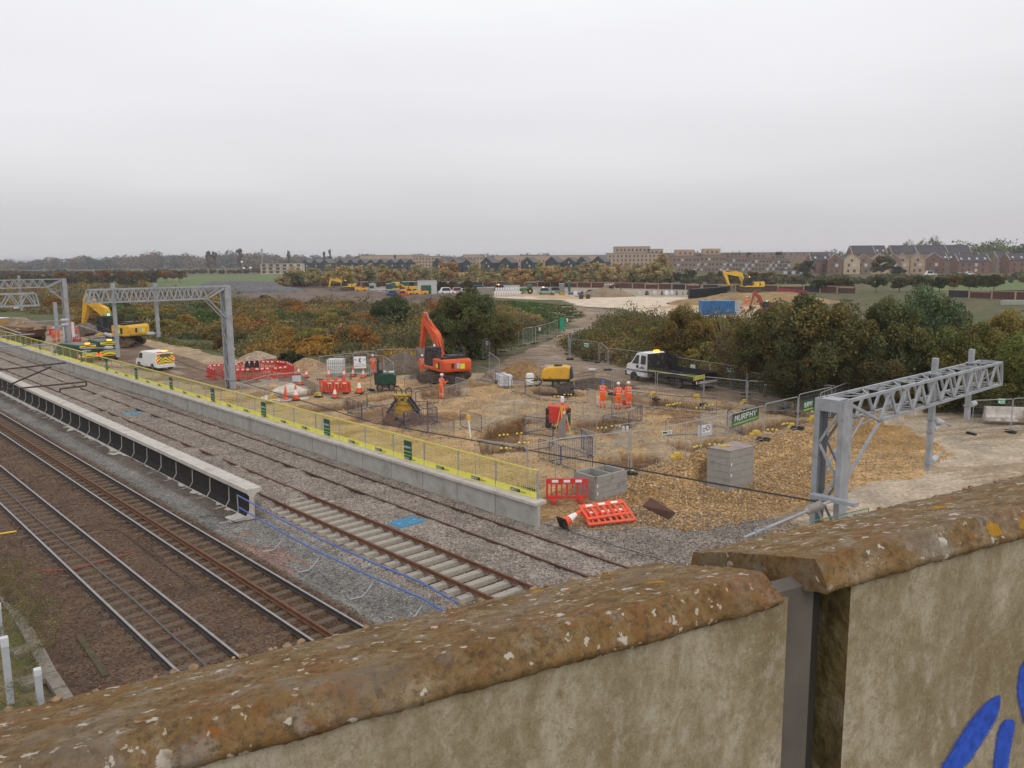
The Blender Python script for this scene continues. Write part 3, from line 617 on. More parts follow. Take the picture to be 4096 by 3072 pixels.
# ---- overhead line: cantilever gantries
def lattice(mb, a0, a1, b0, b1, n, w, up=(0, 0, 1)):
    """zigzag bracing between two chords"""
    A = [Vector(a0).lerp(Vector(a1), i/n) for i in range(n+1)]; B = [Vector(b0).lerp(Vector(b1), (i+.5)/n) for i in range(n)]
    for i in range(n): mb.bar(A[i], B[i], w, w*.5, None, up); mb.bar(B[i], A[i+1], w, w*.5, None, up)
def gantry(label, x, y, ztop, reach, depth, wy, cw=(.34, .30), tubes=(), nb=9, z0=-.1, dirn=1, brace=2.0, mast=True, dw=.085):
    root = thing('overhead_line_gantry', label, 'gantry', (x, y, 0), 0, 'overhead line gantries')
    zt = ztop; d = dirn
    if mast:
        for s in (-1, 1):
            c = MB(); yo = s*(wy/2+cw[1]/2); yi2 = s*(wy/2-cw[1]/2); c.bx(-cw[0]/2, cw[0]/2, min(yo, yo-s*.025), max(yo, yo-s*.025), z0, zt)
            for q in (-1, 1): c.bx(min(q*cw[0]/2, q*(cw[0]/2-.025)), max(q*cw[0]/2, q*(cw[0]/2-.025)), min(yi2, yo-s*.026), max(yi2, yo-s*.026), z0, zt)
            c.build('mast_column', galv, root)
        b = MB(); n = max(4, int((zt-z0)/1.1)); yi = wy/2-cw[1]/2
        for xx in (-cw[0]/2+.05, cw[0]/2-.05):
            for i in range(n):
                za = z0+.3+(zt-z0-.7)*i/n; zb = z0+.3+(zt-z0-.7)*(i+1)/n
                b.bar((xx, -yi if i % 2 else yi, za), (xx, yi if i % 2 else -yi, zb), .08, .05, None, (1, 0, 0))
        b.build('mast_bracing', galv, root)
        c = MB(); c.bx(-cw[0]/2-.01, cw[0]/2+.01, -yi, yi, zt-.4, zt-.001); c.bx(-cw[0]/2-.02, cw[0]/2+.02, -wy/2-.16, wy/2+.16, z0+.9, z0+1.02)
        c.build('cross_plate', galv, root)
        f = MB(); f.bx(-.6, .6, -wy/2-.5, wy/2+.5, z0-.4, z0+.12); f.build('foundation', conc2, root)
    bm_ = MB(); x0 = d*cw[0]/2; xe = d*reach; xk = d*brace; hw = wy/2+.02; zb = zt-depth
    for s in (-1, 1):
        bm_.bar((x0*.2, s*hw, zt-.05), (xe, s*hw, zt-.05), .09, .10); bm_.bar((xk, s*hw, zb), (xe+d*.18, s*hw, zb), .09, .10)
        bm_.bar((x0, s*hw, zb-.0+depth*.8), (xk, s*hw, zb), .09, .1); bm_.bar((x0, s*hw, zb-depth*1.6), (xk, s*hw, zb), .09, .09)
        lattice(bm_, (xk, s*hw, zb), (xe, s*hw, zb), (xk, s*hw, zt-.05), (xe, s*hw, zt-.05), nb, dw, (0, 1, 0))
        bm_.bar((xe, s*hw, zt-.05), (xe+d*.18, s*hw, zb), .09, .09)
    for i in range(nb+3):
        t = i/(nb+2); xx = x0+(xe-x0)*t; bm_.bar((xx, -hw, zt-.02), (xx, hw, zt-.02), .05, .04)
        if i < nb+2:
            x2 = x0+(xe-x0)*(i+1)/(nb+2); bm_.bar((xx, (-hw if i % 2 else hw), zt-.03), (x2, (hw if i % 2 else -hw), zt-.03), .045, .03)
        if xx*d > xk*d-.3:
            bm_.bar((xx, -hw, zb), (xx, hw, zb), .05, .04)
            if i < nb+2: bm_.bar((xx, (-hw if i % 2 else hw), zb), (x0+(xe-x0)*(i+1)/(nb+2), (hw if i % 2 else -hw), zb), .045, .03)
    for s in (-1, 1): bm_.bar((x0, s*hw*.9, zb-depth*.5), (xk, -s*hw*.4, zb), .05, .04)
    bm_.bar((xe+d*.18, -hw, zb), (xe+d*.18, hw, zb), .08, .08); bm_.bar((xe, -hw, zt-.05), (xe, hw, zt-.05), .08, .08); bm_.bar((xe+d*.05, -hw, zt-.1), (xe+d*.15, hw, zb), .05, .05)
    bm_.build('boom', galv, root)
    for (tx, ty, za, zc, arms) in tubes:
        t = MB(); t.bx(tx-.12, tx+.12, ty-.09, ty+.09, zc, za); t.box((tx, ty, zt+.03), (.5, .34, .03)); o = t.build('drop_tube', galv, root)
        for z, ln, an in arms:
            a = MB(); q = Vector((d*cos(an), .35*sin(an), sin(an)*.8)).normalized()
            p0 = Vector((tx, ty, z)); a.box(p0, (.34, .26, .05)); a.tube([p0, p0+q*.3], .03, 6)
            a.tube([p0+q*(.85), p0+q*ln], .034, 6); a.box(p0+q*(ln-.25), (.10, .10, .12)); o2 = a.build('registration_arm', galv, o)
            i = MB(); i.lathe([(.05, 0), (.11, .02), (.125, .12), (.125, .42), (.11, .52), (.05, .55)], p0+q*.3, 10, ax=q); i.build('insulator', insul, o2, smooth=True)
    return root
T1 = ((8.6-.65, -.0, 6.12, 1.7, [(3.75, 1.7, -.35), (3.25, 1.5, .18), (2.0, 1.9, .12)]), (12.4, .25, 6.1, 3.1, [(3.7, .4, 0)]))
gantry('nearest galvanised lattice gantry with its boom reaching right over the haul road', 25.2, 12.55, 5.5, 14.0, 1.0, .80, (.60, .18), T1, 9, -2.6, 1, 2.5, dw=.125)
G2T = ((-8.2, .0, 8.5, 3.2, [(4.6, 2.6, .5), (3.9, 2.4, .05)]), (-5.1, .5, 8.4, 4.4, [(4.7, .5, 0)]))
gantry('galvanised lattice gantry with its mast behind the yellow fence and boom over the new tracks', 26.8, 63.0, 8.1, 9.8, .95, .85, (.46, .20), G2T, 13, -.2, -1, 1.6)
gantry('farthest lattice gantry at the left, its tall mast beyond the two orange clad workers', 26.6, 108.5, 8.05, 16, .95, .85, (.46, .20), ((-4.5, .3, 8.5, 4.5, [(4.8, .5, 0)]),), 15, -.2, -1, 1.8)
gantry('boom of a gantry at the left edge whose mast is out of the photo', 4.5, 70.0, 7.75, 10.6, .95, .95, (.40, .34), ((11.9, -.2, 7.0, 4.9, [(5.2, 1.1, 0.1), (5.6, -2.0, .0)]),), 8, -.3, 1, 2.0)
# registration tube with ribbed insulator reaching from the nearest mast over the new tracks
rt = thing('registration_tube', 'long grey tube on a ribbed insulator reaching left from the nearest mast', 'overhead line fitting', (0, 0, 0))
a = AD(3315, 2007, 26.2); e = AD(2975, 2150, 25.0)
dv = (e-a).normalized(); b = MB(); b.tube([a+dv*.95, e], .042, 8); b.box(e-dv*.45, (.07, .07, .2)); b.box(e-dv*.8, (.08, .08, .16)); b.tube([e-dv*.45-Vector((0, 0, .1)), e-dv*.42-Vector((0, 0, .28))], .02, 5); b.build('tube', galv, rt)
b = MB(); pr = [(.06, 0)]
for i in range(7): pr += [(.09, .04+i*.09), (.155, .07+i*.09), (.09, .10+i*.09)]
pr += [(.06, .70)]; b.lathe(pr, a+dv*.25, 12, ax=dv); b.build('insulator', insulbr, rt, smooth=False)
b = MB(); b.tube([a-dv*.15, a+dv*.3], .05, 6); b.box(a-dv*.2, (.3, 1.5, .12)); b.build('clamp', galv, rt)
def wire(label, pts, r, m=cable, sag=.0):
    P = []
    for i in range(len(pts)-1):
        A, B = Vector(pts[i]), Vector(pts[i+1])
        for k in range(16): t = k/16; p = A.lerp(B, t); p.z -= sag*4*t*(1-t); P.append(p)
    P.append(Vector(pts[-1])); b = MB(); b.tube(P, r, 6); return tag(b.build('overhead_wire', m), label, 'cable')
wA = AD(3300, 2012, 26.3); wB = AD(1490, 1690, 47); wC = AD(760, 1465, 75); wD = AD(290, 1255, 100)
wire('black overhead cable running from the nearest mast back along the platform to the far gantries', [wA, wB, wC, wD], .03)
wire('thin black signal cable along the foot of the platform wall', [G(2940, 2330, 0), G(1900, 2010, -.0), G(1300, 1800, 0), G(500, 1560, 0)], .012, cable)
# steelwork of the old line at the left edge
os_ = thing('old_line_cantilever', 'dark rusty cantilever tubes over the tracks at the left edge', 'overhead line fitting')
for pts in ([(-60, 1486), (264, 1451)], [(-60, 1566), (10, 1560), (345, 1527)], [(0, 1556), (205, 1467)], [(240, 1556), (345, 1543)], [(345, 1527), (345, 1543)], [(240, 1556), (238, 1570)]):
    b = MB(); b.tube([AD(x, y, 48) for x, y in pts], .05, 6); b.build('tube', rust_d, os_)
os2 = thing('old_line_cantilever', 'grey cantilever tubes hanging over the yellow fence at the left edge', 'overhead line fitting')
for pts in ([(-60, 1285), (85, 1334)], [(-60, 1350), (137, 1336)], [(-40, 1390), (210, 1377)]):
    b = MB(); b.tube([AD(x, y, 60) for x, y in pts], .05, 6); b.build('tube', galv, os2)
# ------------------------------------------------------------------ bridge parapet in the foreground
def wall_material(name, moss):
    m = bpy.data.materials.new(name); m.use_nodes = True; t = m.node_tree; b = t.nodes['Principled BSDF']; L = t.links.new
    b.inputs['Roughness'].default_value = .95; b.inputs['Specular IOR Level'].default_value = .2
    tcn = t.nodes.new('ShaderNodeTexCoord')
    def noise(sc, det=6, ro=.6, vec=None, dist=0.0):
        n = t.nodes.new('ShaderNodeTexNoise'); n.inputs['Scale'].default_value = sc; n.inputs['Detail'].default_value = det; n.inputs['Roughness'].default_value = ro; n.inputs['Distortion'].default_value = dist
        L(vec or tcn.outputs['Object'], n.inputs['Vector']); return n.outputs[0]
    def ramp(src, *st):
        r = t.nodes.new('ShaderNodeValToRGB'); L(src, r.inputs[0])
        for i, (p, c) in enumerate(st):
            e = r.color_ramp.elements[i] if i < 2 else r.color_ramp.elements.new(p)
            e.position = p; e.color = (tuple(c)+(1,)) if hasattr(c, '__len__') else (c, c, c, 1)
        return r.outputs[0]
    def mixc(f, a, c):
        x = t.nodes.new('ShaderNodeMix'); x.data_type = 'RGBA'; L(f, x.inputs[0])
        L(a, x.inputs[6]); 
        if hasattr(c, 'links'): L(c, x.inputs[7])
        else: x.inputs[7].default_value = tuple(c)+(1,)
        return x.outputs[2]
    def mul(a, c):
        x = t.nodes.new('ShaderNodeMath'); x.operation = 'MULTIPLY'; L(a, x.inputs[0])
        if hasattr(c, 'links'): L(c, x.inputs[1])
        else: x.inputs[1].default_value = c
        return x.outputs[0]
    if moss:
        base = ramp(noise(17, 11, .76), (.32, (.12, .07, .035)), (.45, (.225, .135, .055)), (.55, (.295, .20, .10)), (.68, (.42, .34, .23)))
        base = mixc(ramp(noise(3.1, 6, .6), (.50, 0), (.64, .5)), base, (.27, .15, .045)); base = mixc(ramp(noise(8, 8, .7), (.53, 0), (.60, .6)), base, (.29, .125, .05)); base = mixc(ramp(noise(11, 8, .7), (.56, 0), (.63, .6)), base, (.36, .32, .26))
        base = mixc(ramp(noise(70, 6, .8), (.50, 0), (.60, .7)), base, (.095, .065, .042)); base = mixc(ramp(noise(6, 5, .7), (.52, 0), (.62, .4)), base, (.27, .235, .20))
        base = mixc(ramp(noise(45, 5, .7), (.62, 0), (.68, .4)), base, (.40, .32, .20))
        mask = ramp(noise(4.5, 5, .6), (.46, 0), (.54, 1)); 
        # round pale lichens and orange crusts
        wn = t.nodes.new('ShaderNodeTexNoise'); wn.inputs['Scale'].default_value = 70; wn.inputs['Detail'].default_value = 5; L(tcn.outputs['Object'], wn.inputs['Vector'])
        wm = t.nodes.new('ShaderNodeVectorMath'); wm.operation = 'MULTIPLY_ADD'; wm.inputs[1].default_value = (.034, .034, .034); L(wn.outputs['Color'], wm.inputs[0]); L(tcn.outputs['Object'], wm.inputs[2])
        for sc, th, mk, colr in ((22, .25, mask, (.68, .63, .54)), (37, .25, None, (.66, .60, .51)), (66, .27, mask, (.58, .51, .40)), (12, .23, None, (.48, .25, .02)), (31, .25, mask, (.34, .13, .03))):
            v = t.nodes.new('ShaderNodeTexVoronoi'); v.inputs['Scale'].default_value = sc; L(wm.outputs[0], v.inputs['Vector'])
            sp = t.nodes.new('ShaderNodeSeparateXYZ'); L(v.outputs['Color'], sp.inputs[0])
            pick = ramp(sp.outputs[0], (.71 if sc not in (12, 31) else .86, 0), (.72 if sc not in (12, 31) else .87, 1)); lt = t.nodes.new('ShaderNodeMath'); lt.operation = 'LESS_THAN'; lt.inputs[1].default_value = th; L(v.outputs['Distance'], lt.inputs[0])
            ragn = noise(190 if sc > 30 else 110, 5, .8); ad = t.nodes.new('ShaderNodeMath'); ad.operation = 'MULTIPLY_ADD'; ad.inputs[1].default_value = .34; L(ragn, ad.inputs[0]); L(v.outputs['Distance'], ad.inputs[2]); L(ad.outputs[0], lt.inputs[0]); lt.inputs[1].default_value = th+.16
            f = mul(mul(lt.outputs[0], pick), .85)
            if mk: f = mul(f, mk)
            base = mixc(f, base, colr)
    else:
        mp_ = t.nodes.new('ShaderNodeMapping'); mp_.inputs['Scale'].default_value = (1, 1, .5); L(tcn.outputs['Object'], mp_.inputs[0])
        base = ramp(noise(7.0, 12, .78, mp_.outputs[0], .3), (.34, (.21, .16, .085)), (.46, (.32, .26, .165)), (.55, (.42, .36, .26)), (.68, (.53, .48, .38)))
        base = mixc(ramp(noise(2.6, 9, .72, mp_.outputs[0]), (.48, 0), (.60, .6)), base, (.215, .155, .075))
        base = mixc(ramp(noise(230, 4, .7), (.57, 0), (.66, .6)), base, (.15, .11, .065))
        base = mixc(ramp(noise(260, 3, .7), (.60, 0), (.70, .45)), base, (.52, .47, .38)); base = mixc(ramp(noise(34, 9, .85), (.49, 0), (.58, .6)), base, (.23, .175, .10)); base = mixc(ramp(noise(55, 9, .85), (.52, 0), (.64, .38)), base, (.52, .47, .37)); base = mixc(ramp(noise(17, 8, .75, mp_.outputs[0]), (.54, 0), (.64, .55)), base, (.50, .46, .38))
        base = mixc(ramp(noise(14, 5, .7, mp_.outputs[0]), (.62, 0), (.70, .55)), base, (.19, .13, .04))
    L(base, b.inputs['Base Color'])
    bp = t.nodes.new('ShaderNodeBump'); bp.inputs['Strength'].default_value = .8; bp.inputs['Distance'].default_value = .010 if moss else .003
    L(noise(75 if moss else 110, 9, .82), bp.inputs['Height']); L(bp.outputs[0], b.inputs['Normal'])
    return m
wm_top = wall_material('mossy_coping', True); wm_side = mat('mossy_side', (.17, .125, .05), .95, 0, .5, 22, .8, dirt=((.25, .21, .15), .3)); wm_face = wall_material('parapet_concrete', False)
Dw = Vector(ray(9700, 600)).normalized(); Nw = Vector((-Dw.y, Dw.x, 0)).normalized()
if Nw.dot(Vector(_f)) < 0: Nw = -Nw
Zw = Vector((0, 0, 1)); R0 = G(2048, 2543, 9.40)
def wsolve(x, y, n=None, h=None):         # (s, n, h) of the sight line on the wall frame
    d = Vector(ray(x, y)); o = Vector((0, 0, CAMH))-R0
    # o + t d = s Dw + n N + h Z
    if h is not None: M = Matrix((Dw, Nw, -d)).transposed(); r = M.inverted() @ (o-Zw*h); return r[0], r[1], h
    M = Matrix((Dw, Zw, -d)).transposed(); r = M.inverted() @ (o-Nw*n); return r[0], n, r[1]
SLP = math.tan(radians(16.5))
def _far():
    d = Vector(ray(2048, 2377)); o = Vector((0, 0, CAMH))-R0; M = Matrix((Dw, Nw-Zw*SLP, -d)).transposed(); return (M.inverted() @ o)[1]
nF = _far(); _, _, hL = wsolve(2048, 2700, n=-.035)
sE1 = wsolve(3066, 2298, h=0.0)[0]; sB1 = wsolve(3143, 2600, n=-.012)[0]; sL1 = wsolve(3136, 2400, n=-.035)[0]
sS2 = wsolve(3279, 2243, h=0.0)[0]; sB2 = wsolve(3390, 2600, n=-.012)[0]
def WP(s, n, h): return R0+Dw*s+Nw*n+Zw*h
def coping(name, s0, s1, parent, slant0=0, slant1=0):
    prof = []                              # far underside, far edge, top, ridge, bevel, lip, underside
    prof += [(nF+.0, -.09-nF*SLP), (nF+.012, -.05-nF*SLP), (nF+.008, -.014-nF*SLP), (nF, -nF*SLP)]
    prof += [(nF*(1-t), -nF*(1-t)*SLP+.004*sin(t*pi)) for t in np.linspace(.03, .98, 34)]+[(0.0, -.001)]
    prof += [(-.035*t, hL*t) for t in np.linspace(.12, 1, 10)]+[(-.030, hL-.012), (-.006, hL-.016)]
    n = len(prof); ns_ = max(8, int((s1-s0)/.006)); V = []
    for i in range(ns_+1):
        for j, (a, h) in enumerate(prof):
            s = s0+(s1-s0)*i/ns_+(slant0*(1-i/ns_)+slant1*i/ns_)*max(0.0, min(1.0, -a/.035))
            V.append((s, a, h))
    V = np.array(V); s_, a_, h_ = V.T
    k = fbm(s_*1.0, a_+h_*1.3, .03, 4, 301, .6)-.5; k2 = fbm(s_, a_+h_, .14, 3, 307)-.5; k3 = vnoise(s_, a_*1.4+h_, .011, 311)-.5
    h_ = h_+k*.006+k2*.0045+k3*.0036; a_ = a_+(fbm(s_+9, a_-h_, .04, 3, 305)-.5)*.008
    P = np.array(R0)+s_[:, None]*np.array(Dw)+a_[:, None]*np.array(Nw)+h_[:, None]*np.array(Zw)
    idx = np.arange((ns_+1)*n).reshape(ns_+1, n); F = np.stack([idx[:-1, :-1], idx[1:, :-1], idx[1:, 1:], idx[:-1, 1:]], -1).reshape(-1, 4)
    me = fastmesh(name, P, F, wm_top)
    bm = bmesh.new(); bm.from_mesh(me); bm.verts.ensure_lookup_table()
    for i in (0, ns_): bm.faces.new([bm.verts[int(q)] for q in idx[i]])
    bmesh.ops.recalc_face_normals(bm, faces=bm.faces); bm.to_mesh(me); bm.free()
    o = bpy.data.objects.new(name, me); COL.objects.link(o); o.parent = parent
    return o
def parapet(label, s0, s1, b0, b1, sl1=0.0):
    root = thing('parapet_panel', label, 'parapet', (0, 0, 0), 0, 'bridge parapet panels'); root.location = (0, 0, 0)
    cp = coping('coping', s0, s1, root, 0.0, sl1)
    q = MB(); f = -.012; bk = nF-.03
    vs = [WP(s, a, h) for s in (b0, b1) for a, h in ((f, hL-.01), (bk, -.06-nF*SLP), (bk, -1.9), (f, -1.9))]
    q.add(vs, [(0, 1, 2, 3), (4, 7, 6, 5), (0, 4, 5, 1), (1, 5, 6, 2), (2, 6, 7, 3), (3, 7, 4, 0)]); q.m = [0, 0, 0, 0, 0, 0] if b0 < -1 else [1]+[0]*5; q.build('panel_body', [wm_face, wm_side], root)
    st = MB(); r2 = random.Random(int(b1*100))
    for _ in range(int((min(s1, 2.4)-max(s0, -2.2))*16)):
        s = r2.uniform(max(s0, -2.2)+.03, min(s1, 2.4)-.03); a = nF-abs(r2.gauss(0, .012)); r = r2.uniform(.003, .0095)
        st = MB(); st.lathe([(r*.5, -r*.5), (r*.95, -r*.15), (r, r*.2), (r*.55, r*.7)], WP(s, a, .002-a*SLP), 7, ax=(r2.uniform(-.3, .3), r2.uniform(-.3, .3), 1)); st.build('embedded_stone', mat('quartz_pebble', (.27, .18, .10), .8, 0, .6, 60), root, smooth=True)
    return root
P1 = parapet('lichen covered concrete parapet panel filling the lower left of the foreground', -2.6, sE1+.002, -2.6, sB1, sL1-sE1)
P2 = parapet('right hand parapet panel with blue graffiti strokes on its face', sS2, 4.5, sB2, 4.5)
# joint filler board between the panels
b = MB(); vs = [WP(s, a, h) for s in (sB1-.03, wsolve(3238, 2700, n=.03)[0]) for a, h in ((.03, hL-.02), (.06, hL-.01), (.06, -1.9), (.03, -1.9))]
b.add(vs, [(0, 1, 2, 3), (4, 7, 6, 5), (0, 4, 5, 1), (1, 5, 6, 2), (2, 6, 7, 3), (3, 7, 4, 0)])
tag(b.build('joint_board', mat('weathered_joint_board', (.13, .112, .098), .9, 0, .18, 9, .3)), 'weathered grey board filling the upright gap between the two parapet panels', 'board')
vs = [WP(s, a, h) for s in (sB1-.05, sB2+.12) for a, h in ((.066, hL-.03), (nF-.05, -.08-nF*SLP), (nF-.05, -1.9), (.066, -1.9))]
b = MB(); b.add(vs, [(0, 1, 2, 3), (4, 7, 6, 5), (0, 4, 5, 1), (1, 5, 6, 2), (2, 6, 7, 3), (3, 7, 4, 0)]); tag(b.build('slit_shade_block', mat('slit_shade', (.05, .045, .04), .95)), 'dark block added for the shade in the slit between the parapet panels', 'post')  # block added in near black to stand for the shade in the open slit
# blue sprayed strokes
blueg = mat('blue_spray', (.025, .085, .50), .6, 0, .3, 45)
def stroke(pts, par):
    b = MB(); L_ = [wsolve(x, y, n=-.0138) for x, y, w in pts]; P = []; ring = []
    for i, (s, n, h) in enumerate(L_):
        p = WP(s, n, h); w_ = pts[i][2]
        q = wsolve(pts[i][0]+w_, pts[i][1], n=-.0138); wd = abs(q[0]-s)
        ring.append((p, wd*.82))
    vs = []
    for i, (p, wd) in enumerate(ring):
        d = (ring[min(i+1, len(ring)-1)][0]-ring[max(0, i-1)][0]).normalized(); sd = d.cross(Nw).normalized()*wd
        vs += [p-sd, p+sd]
    b.add(vs, [(2*i, 2*i+1, 2*i+3, 2*i+2) for i in range(len(ring)-1)]); o = b.build('graffiti_stroke', blueg, par)
    c = MB(); v2 = []
    for i in range(len(ring)): p, q = vs[2*i], vs[2*i+1]; e = (q-p)*.11+(q-p).normalized()*.0012; v2 += [p-e+Nw*.0006, q+e+Nw*.0006]
    c.add(v2, [(2*i, 2*i+1, 2*i+3, 2*i+2) for i in range(len(ring)-1)]); c.build('overspray', overspray, o)
def _over():
    m = bpy.data.materials.new('blue_overspray'); m.use_nodes = True; t = m.node_tree; b_ = t.nodes['Principled BSDF']; b_.inputs['Base Color'].default_value = (.025, .085, .50, 1); b_.inputs['Roughness'].default_value = .7
    tcn = t.nodes.new('ShaderNodeTexCoord'); n = t.nodes.new('ShaderNodeTexNoise'); n.inputs['Scale'].default_value = 420; n.inputs['Detail'].default_value = 3; t.links.new(tcn.outputs['Object'], n.inputs['Vector'])
    g = t.nodes.new('ShaderNodeMath'); g.operation = 'GREATER_THAN'; g.inputs[1].default_value = .52; t.links.new(n.outputs[0], g.inputs[0]); t.links.new(g.outputs[0], b_.inputs['Alpha']); return m
overspray = _over()
stroke([(3999, 2782, 4), (3988, 2805, 22), (3960, 2850, 42), (3925, 2900, 48), (3890, 2950, 50), (3858, 3000, 50), (3830, 3040, 44), (3810, 3075, 50), (3790, 3130, 52)], P2)
stroke([(4037, 2878, 14), (4033, 2895, 32), (4022, 2940, 36), (4012, 3000, 34), (4005, 3060, 32), (3995, 3140, 30)], P2)
stroke([(4130, 2610, 14), (4104, 2680, 28), (4098, 2740, 30), (4106, 2800, 30), (4125, 2870, 30)], P2)
# ------------------------------------------------------------------ fences and barriers of the compound
def place2(proto, A, B, label, group, L, zt=None, first=[None]):
    A = Vector(A); B = Vector(B); d = B-A; l = hypot(d.x, d.y); rz = atan2(d.y, d.x); z = min(hz(A.x, A.y), hz(B.x, B.y), hz((A.x+B.x)/2, (A.y+B.y)/2)+.1)
    if z < -.25: z = -.1
    loc = (A.x, A.y, z+.02)
    sc = (max(.35, min(1.6, l/L)), 1, 1)
    if not proto.get('used'):
        proto['used'] = 1; proto.location = loc; proto.rotation_euler = (0, 0, rz); proto.scale = sc; proto['label'] = label; proto['group'] = group; return proto
    return dup(proto, loc, rz, label, group, scale=sc)
def make_crowd_barrier(m):
    t = thing('crowd_barrier', 'x', 'barrier'); L = 2.3
    f = MB(); f.tube([(.06, 0, .12), (0, 0, .2), (0, 0, 1.02), (.08, 0, 1.1), (L-.08, 0, 1.1), (L, 0, 1.02), (L, 0, .2), (L-.06, 0, .12), (.06, 0, .12)], .02, 5); f.build('frame', m, t)
    g = MB()
    for i in range(1, 19): g.tube([(L*i/19, 0, .12), (L*i/19, 0, 1.1)], .0075, 3, cap=False)
    g.build('infill_bars', m, t)
    for x in (.3, L-.3):
        h = MB(); h.tube([(x, -.27, 0), (x, -.02, .14), (x, .02, .14), (x, .27, 0)], .017, 5); h.build('foot', m, t)
    return t
nb = make_crowd_barrier(navy); gb = make_crowd_barrier(galv2)
def make_heras():
    t = thing('mesh_fence_panel', 'x', 'fence'); L = 3.45
    f = MB(); f.tube([(0, 0, 0), (0, 0, 1.88), (.04, 0, 1.97), (.14, 0, 2.0), (L-.14, 0, 2.0), (L-.04, 0, 1.97), (L, 0, 1.88), (L, 0, 0)], .022, 6); f.tube([(0, 0, .14), (L, 0, .14)], .018, 5); f.build('frame', galv2, t)
    g = MB()
    for i in range(1, 28): g.tube([(L*i/28, 0, .14), (L*i/28, 0, 1.98)], .0022, 3, cap=False)
    for i in range(1, 9): g.tube([(0, 0, .14+1.84*i/9), (L, 0, .14+1.84*i/9)], .0022, 3, cap=False)
    g.build('wire_mesh', galv2, t)
    for x in (.0, L): b = MB(); b.bx(x-.11, x+.11, -.35, .35, 0, .12); b.build('foot_block', blk, t)
    return t
hp_ = make_heras()
def bar_(pr, cf, a, b, label, grp, z=1.13, L=2.3): return place2(pr, G(*cf(*a), z), G(*cf(*b), z), label, grp, L)
BG = 'crowd barriers round the excavations'; HG = 'mesh fence panels round the compound'
NAVY = [
 (c3, (240, 1075), (460, 1025), 'navy crowd barrier at the left corner of the pen round the clamshell grab, back side'),
 (c3, (465, 1020), (765, 985), 'navy crowd barrier behind the clamshell grab, just below the green site dumper'),
 (c3, (770, 980), (1000, 1002), 'navy crowd barrier right behind the top of the clamshell grab'),
 (c3, (1005, 1000), (1255, 960), 'navy crowd barrier between the grab and the worker standing in a trench'),
 (c3, (880, 840), (1165, 815), 'navy crowd barrier in front of the heap under the orange excavator bucket'),
 (c3, (1170, 815), (1440, 838), 'navy crowd barrier across the tracks of the orange excavator'),
 (c3, (240, 1075), (400, 1140), 'short looking navy crowd barrier at the front left corner of the pen round the grab'),
 (c3, (405, 1145), (630, 1180), 'navy crowd barrier second from the left in the front row before the grab'),
 (c3, (640, 1183), (865, 1225), 'navy crowd barrier in front of the left rusty jaw of the grab'),
 (c3, (872, 1230), (1128, 1290), 'navy crowd barrier in front of the right rusty jaw of the grab'),
 (c3, (1140, 1290), (1425, 1335), 'navy crowd barrier at the right end of the front row before the grab'),
 (c3, (735, 1115), (1125, 1110), 'navy crowd barrier close behind the jaws of the grab'),
 (c3, (1130, 1110), (1238, 1182), 'navy crowd barrier closing the right side of the pen round the grab'),
 (c3, (875, 1225), (1240, 1180), 'navy crowd barrier slanting across the middle of the grab'),
 (c3, (1495, 1215), (1730, 1275), 'lone navy crowd barrier behind the white survey post'),
 (c4, (225, 490), (400, 570), 'navy crowd barrier in front of the wrapped white pallet'),
 (c4, (405, 575), (550, 600), 'navy crowd barrier left of the white tank near the yellow compressor'),
 (c4, (560, 610), (720, 655), 'navy crowd barrier below the white tank near the yellow compressor'),
 (c4, (740, 665), (1025, 690), 'navy crowd barrier below the yellow compressor'),
 (c4, (1030, 682), (1240, 692), 'navy crowd barrier between the compressor and the man in the blue helmet'),
 (c4, (540, 985), (870, 1025), 'navy crowd barrier left of the red cabinet'),
 (c4, (530, 1175), (860, 1135), 'navy crowd barrier lying nearest below the red cabinet'),
 (c4, (705, 1250), (945, 1325), 'navy crowd barrier at the left of the tight pen before the red cabinet'),
 (c4, (820, 1290), (1300, 1235), 'navy crowd barrier at the back of the tight pen before the red cabinet'),
 (c4, (955, 1325), (1300, 1440), 'navy crowd barrier at the front of the tight pen, above the open concrete chamber'),
 (c4, (1175, 1145), (1300, 1245), 'navy crowd barrier at the right of the tight pen before the red cabinet'),
 (c4, (1515, 830), (1850, 870), 'navy crowd barrier in front of the knees of the three workers'),
 (c4, (1705, 950), (1850, 872), 'navy crowd barrier turned end on, right of the three workers'),
 (c4, (1415, 1000), (1700, 955), 'navy crowd barrier below the feet of the three workers'),
 (c4, (1740, 715), (1940, 740), 'navy crowd barrier right behind the third worker'),
 (c5, (300, 740), (630, 775), 'navy crowd barrier at the left in the row below the tipper truck'),
 (c5, (645, 780), (1015, 808), 'navy crowd barrier at the right in the row below the tipper truck'),
 (c5, (455, 1025), (835, 1005), 'navy crowd barrier standing alone behind the small arrow sign'),
 (c5, (1135, 925), (1300, 990), 'navy crowd barrier hidden behind the large green MURPHY banner'),
]
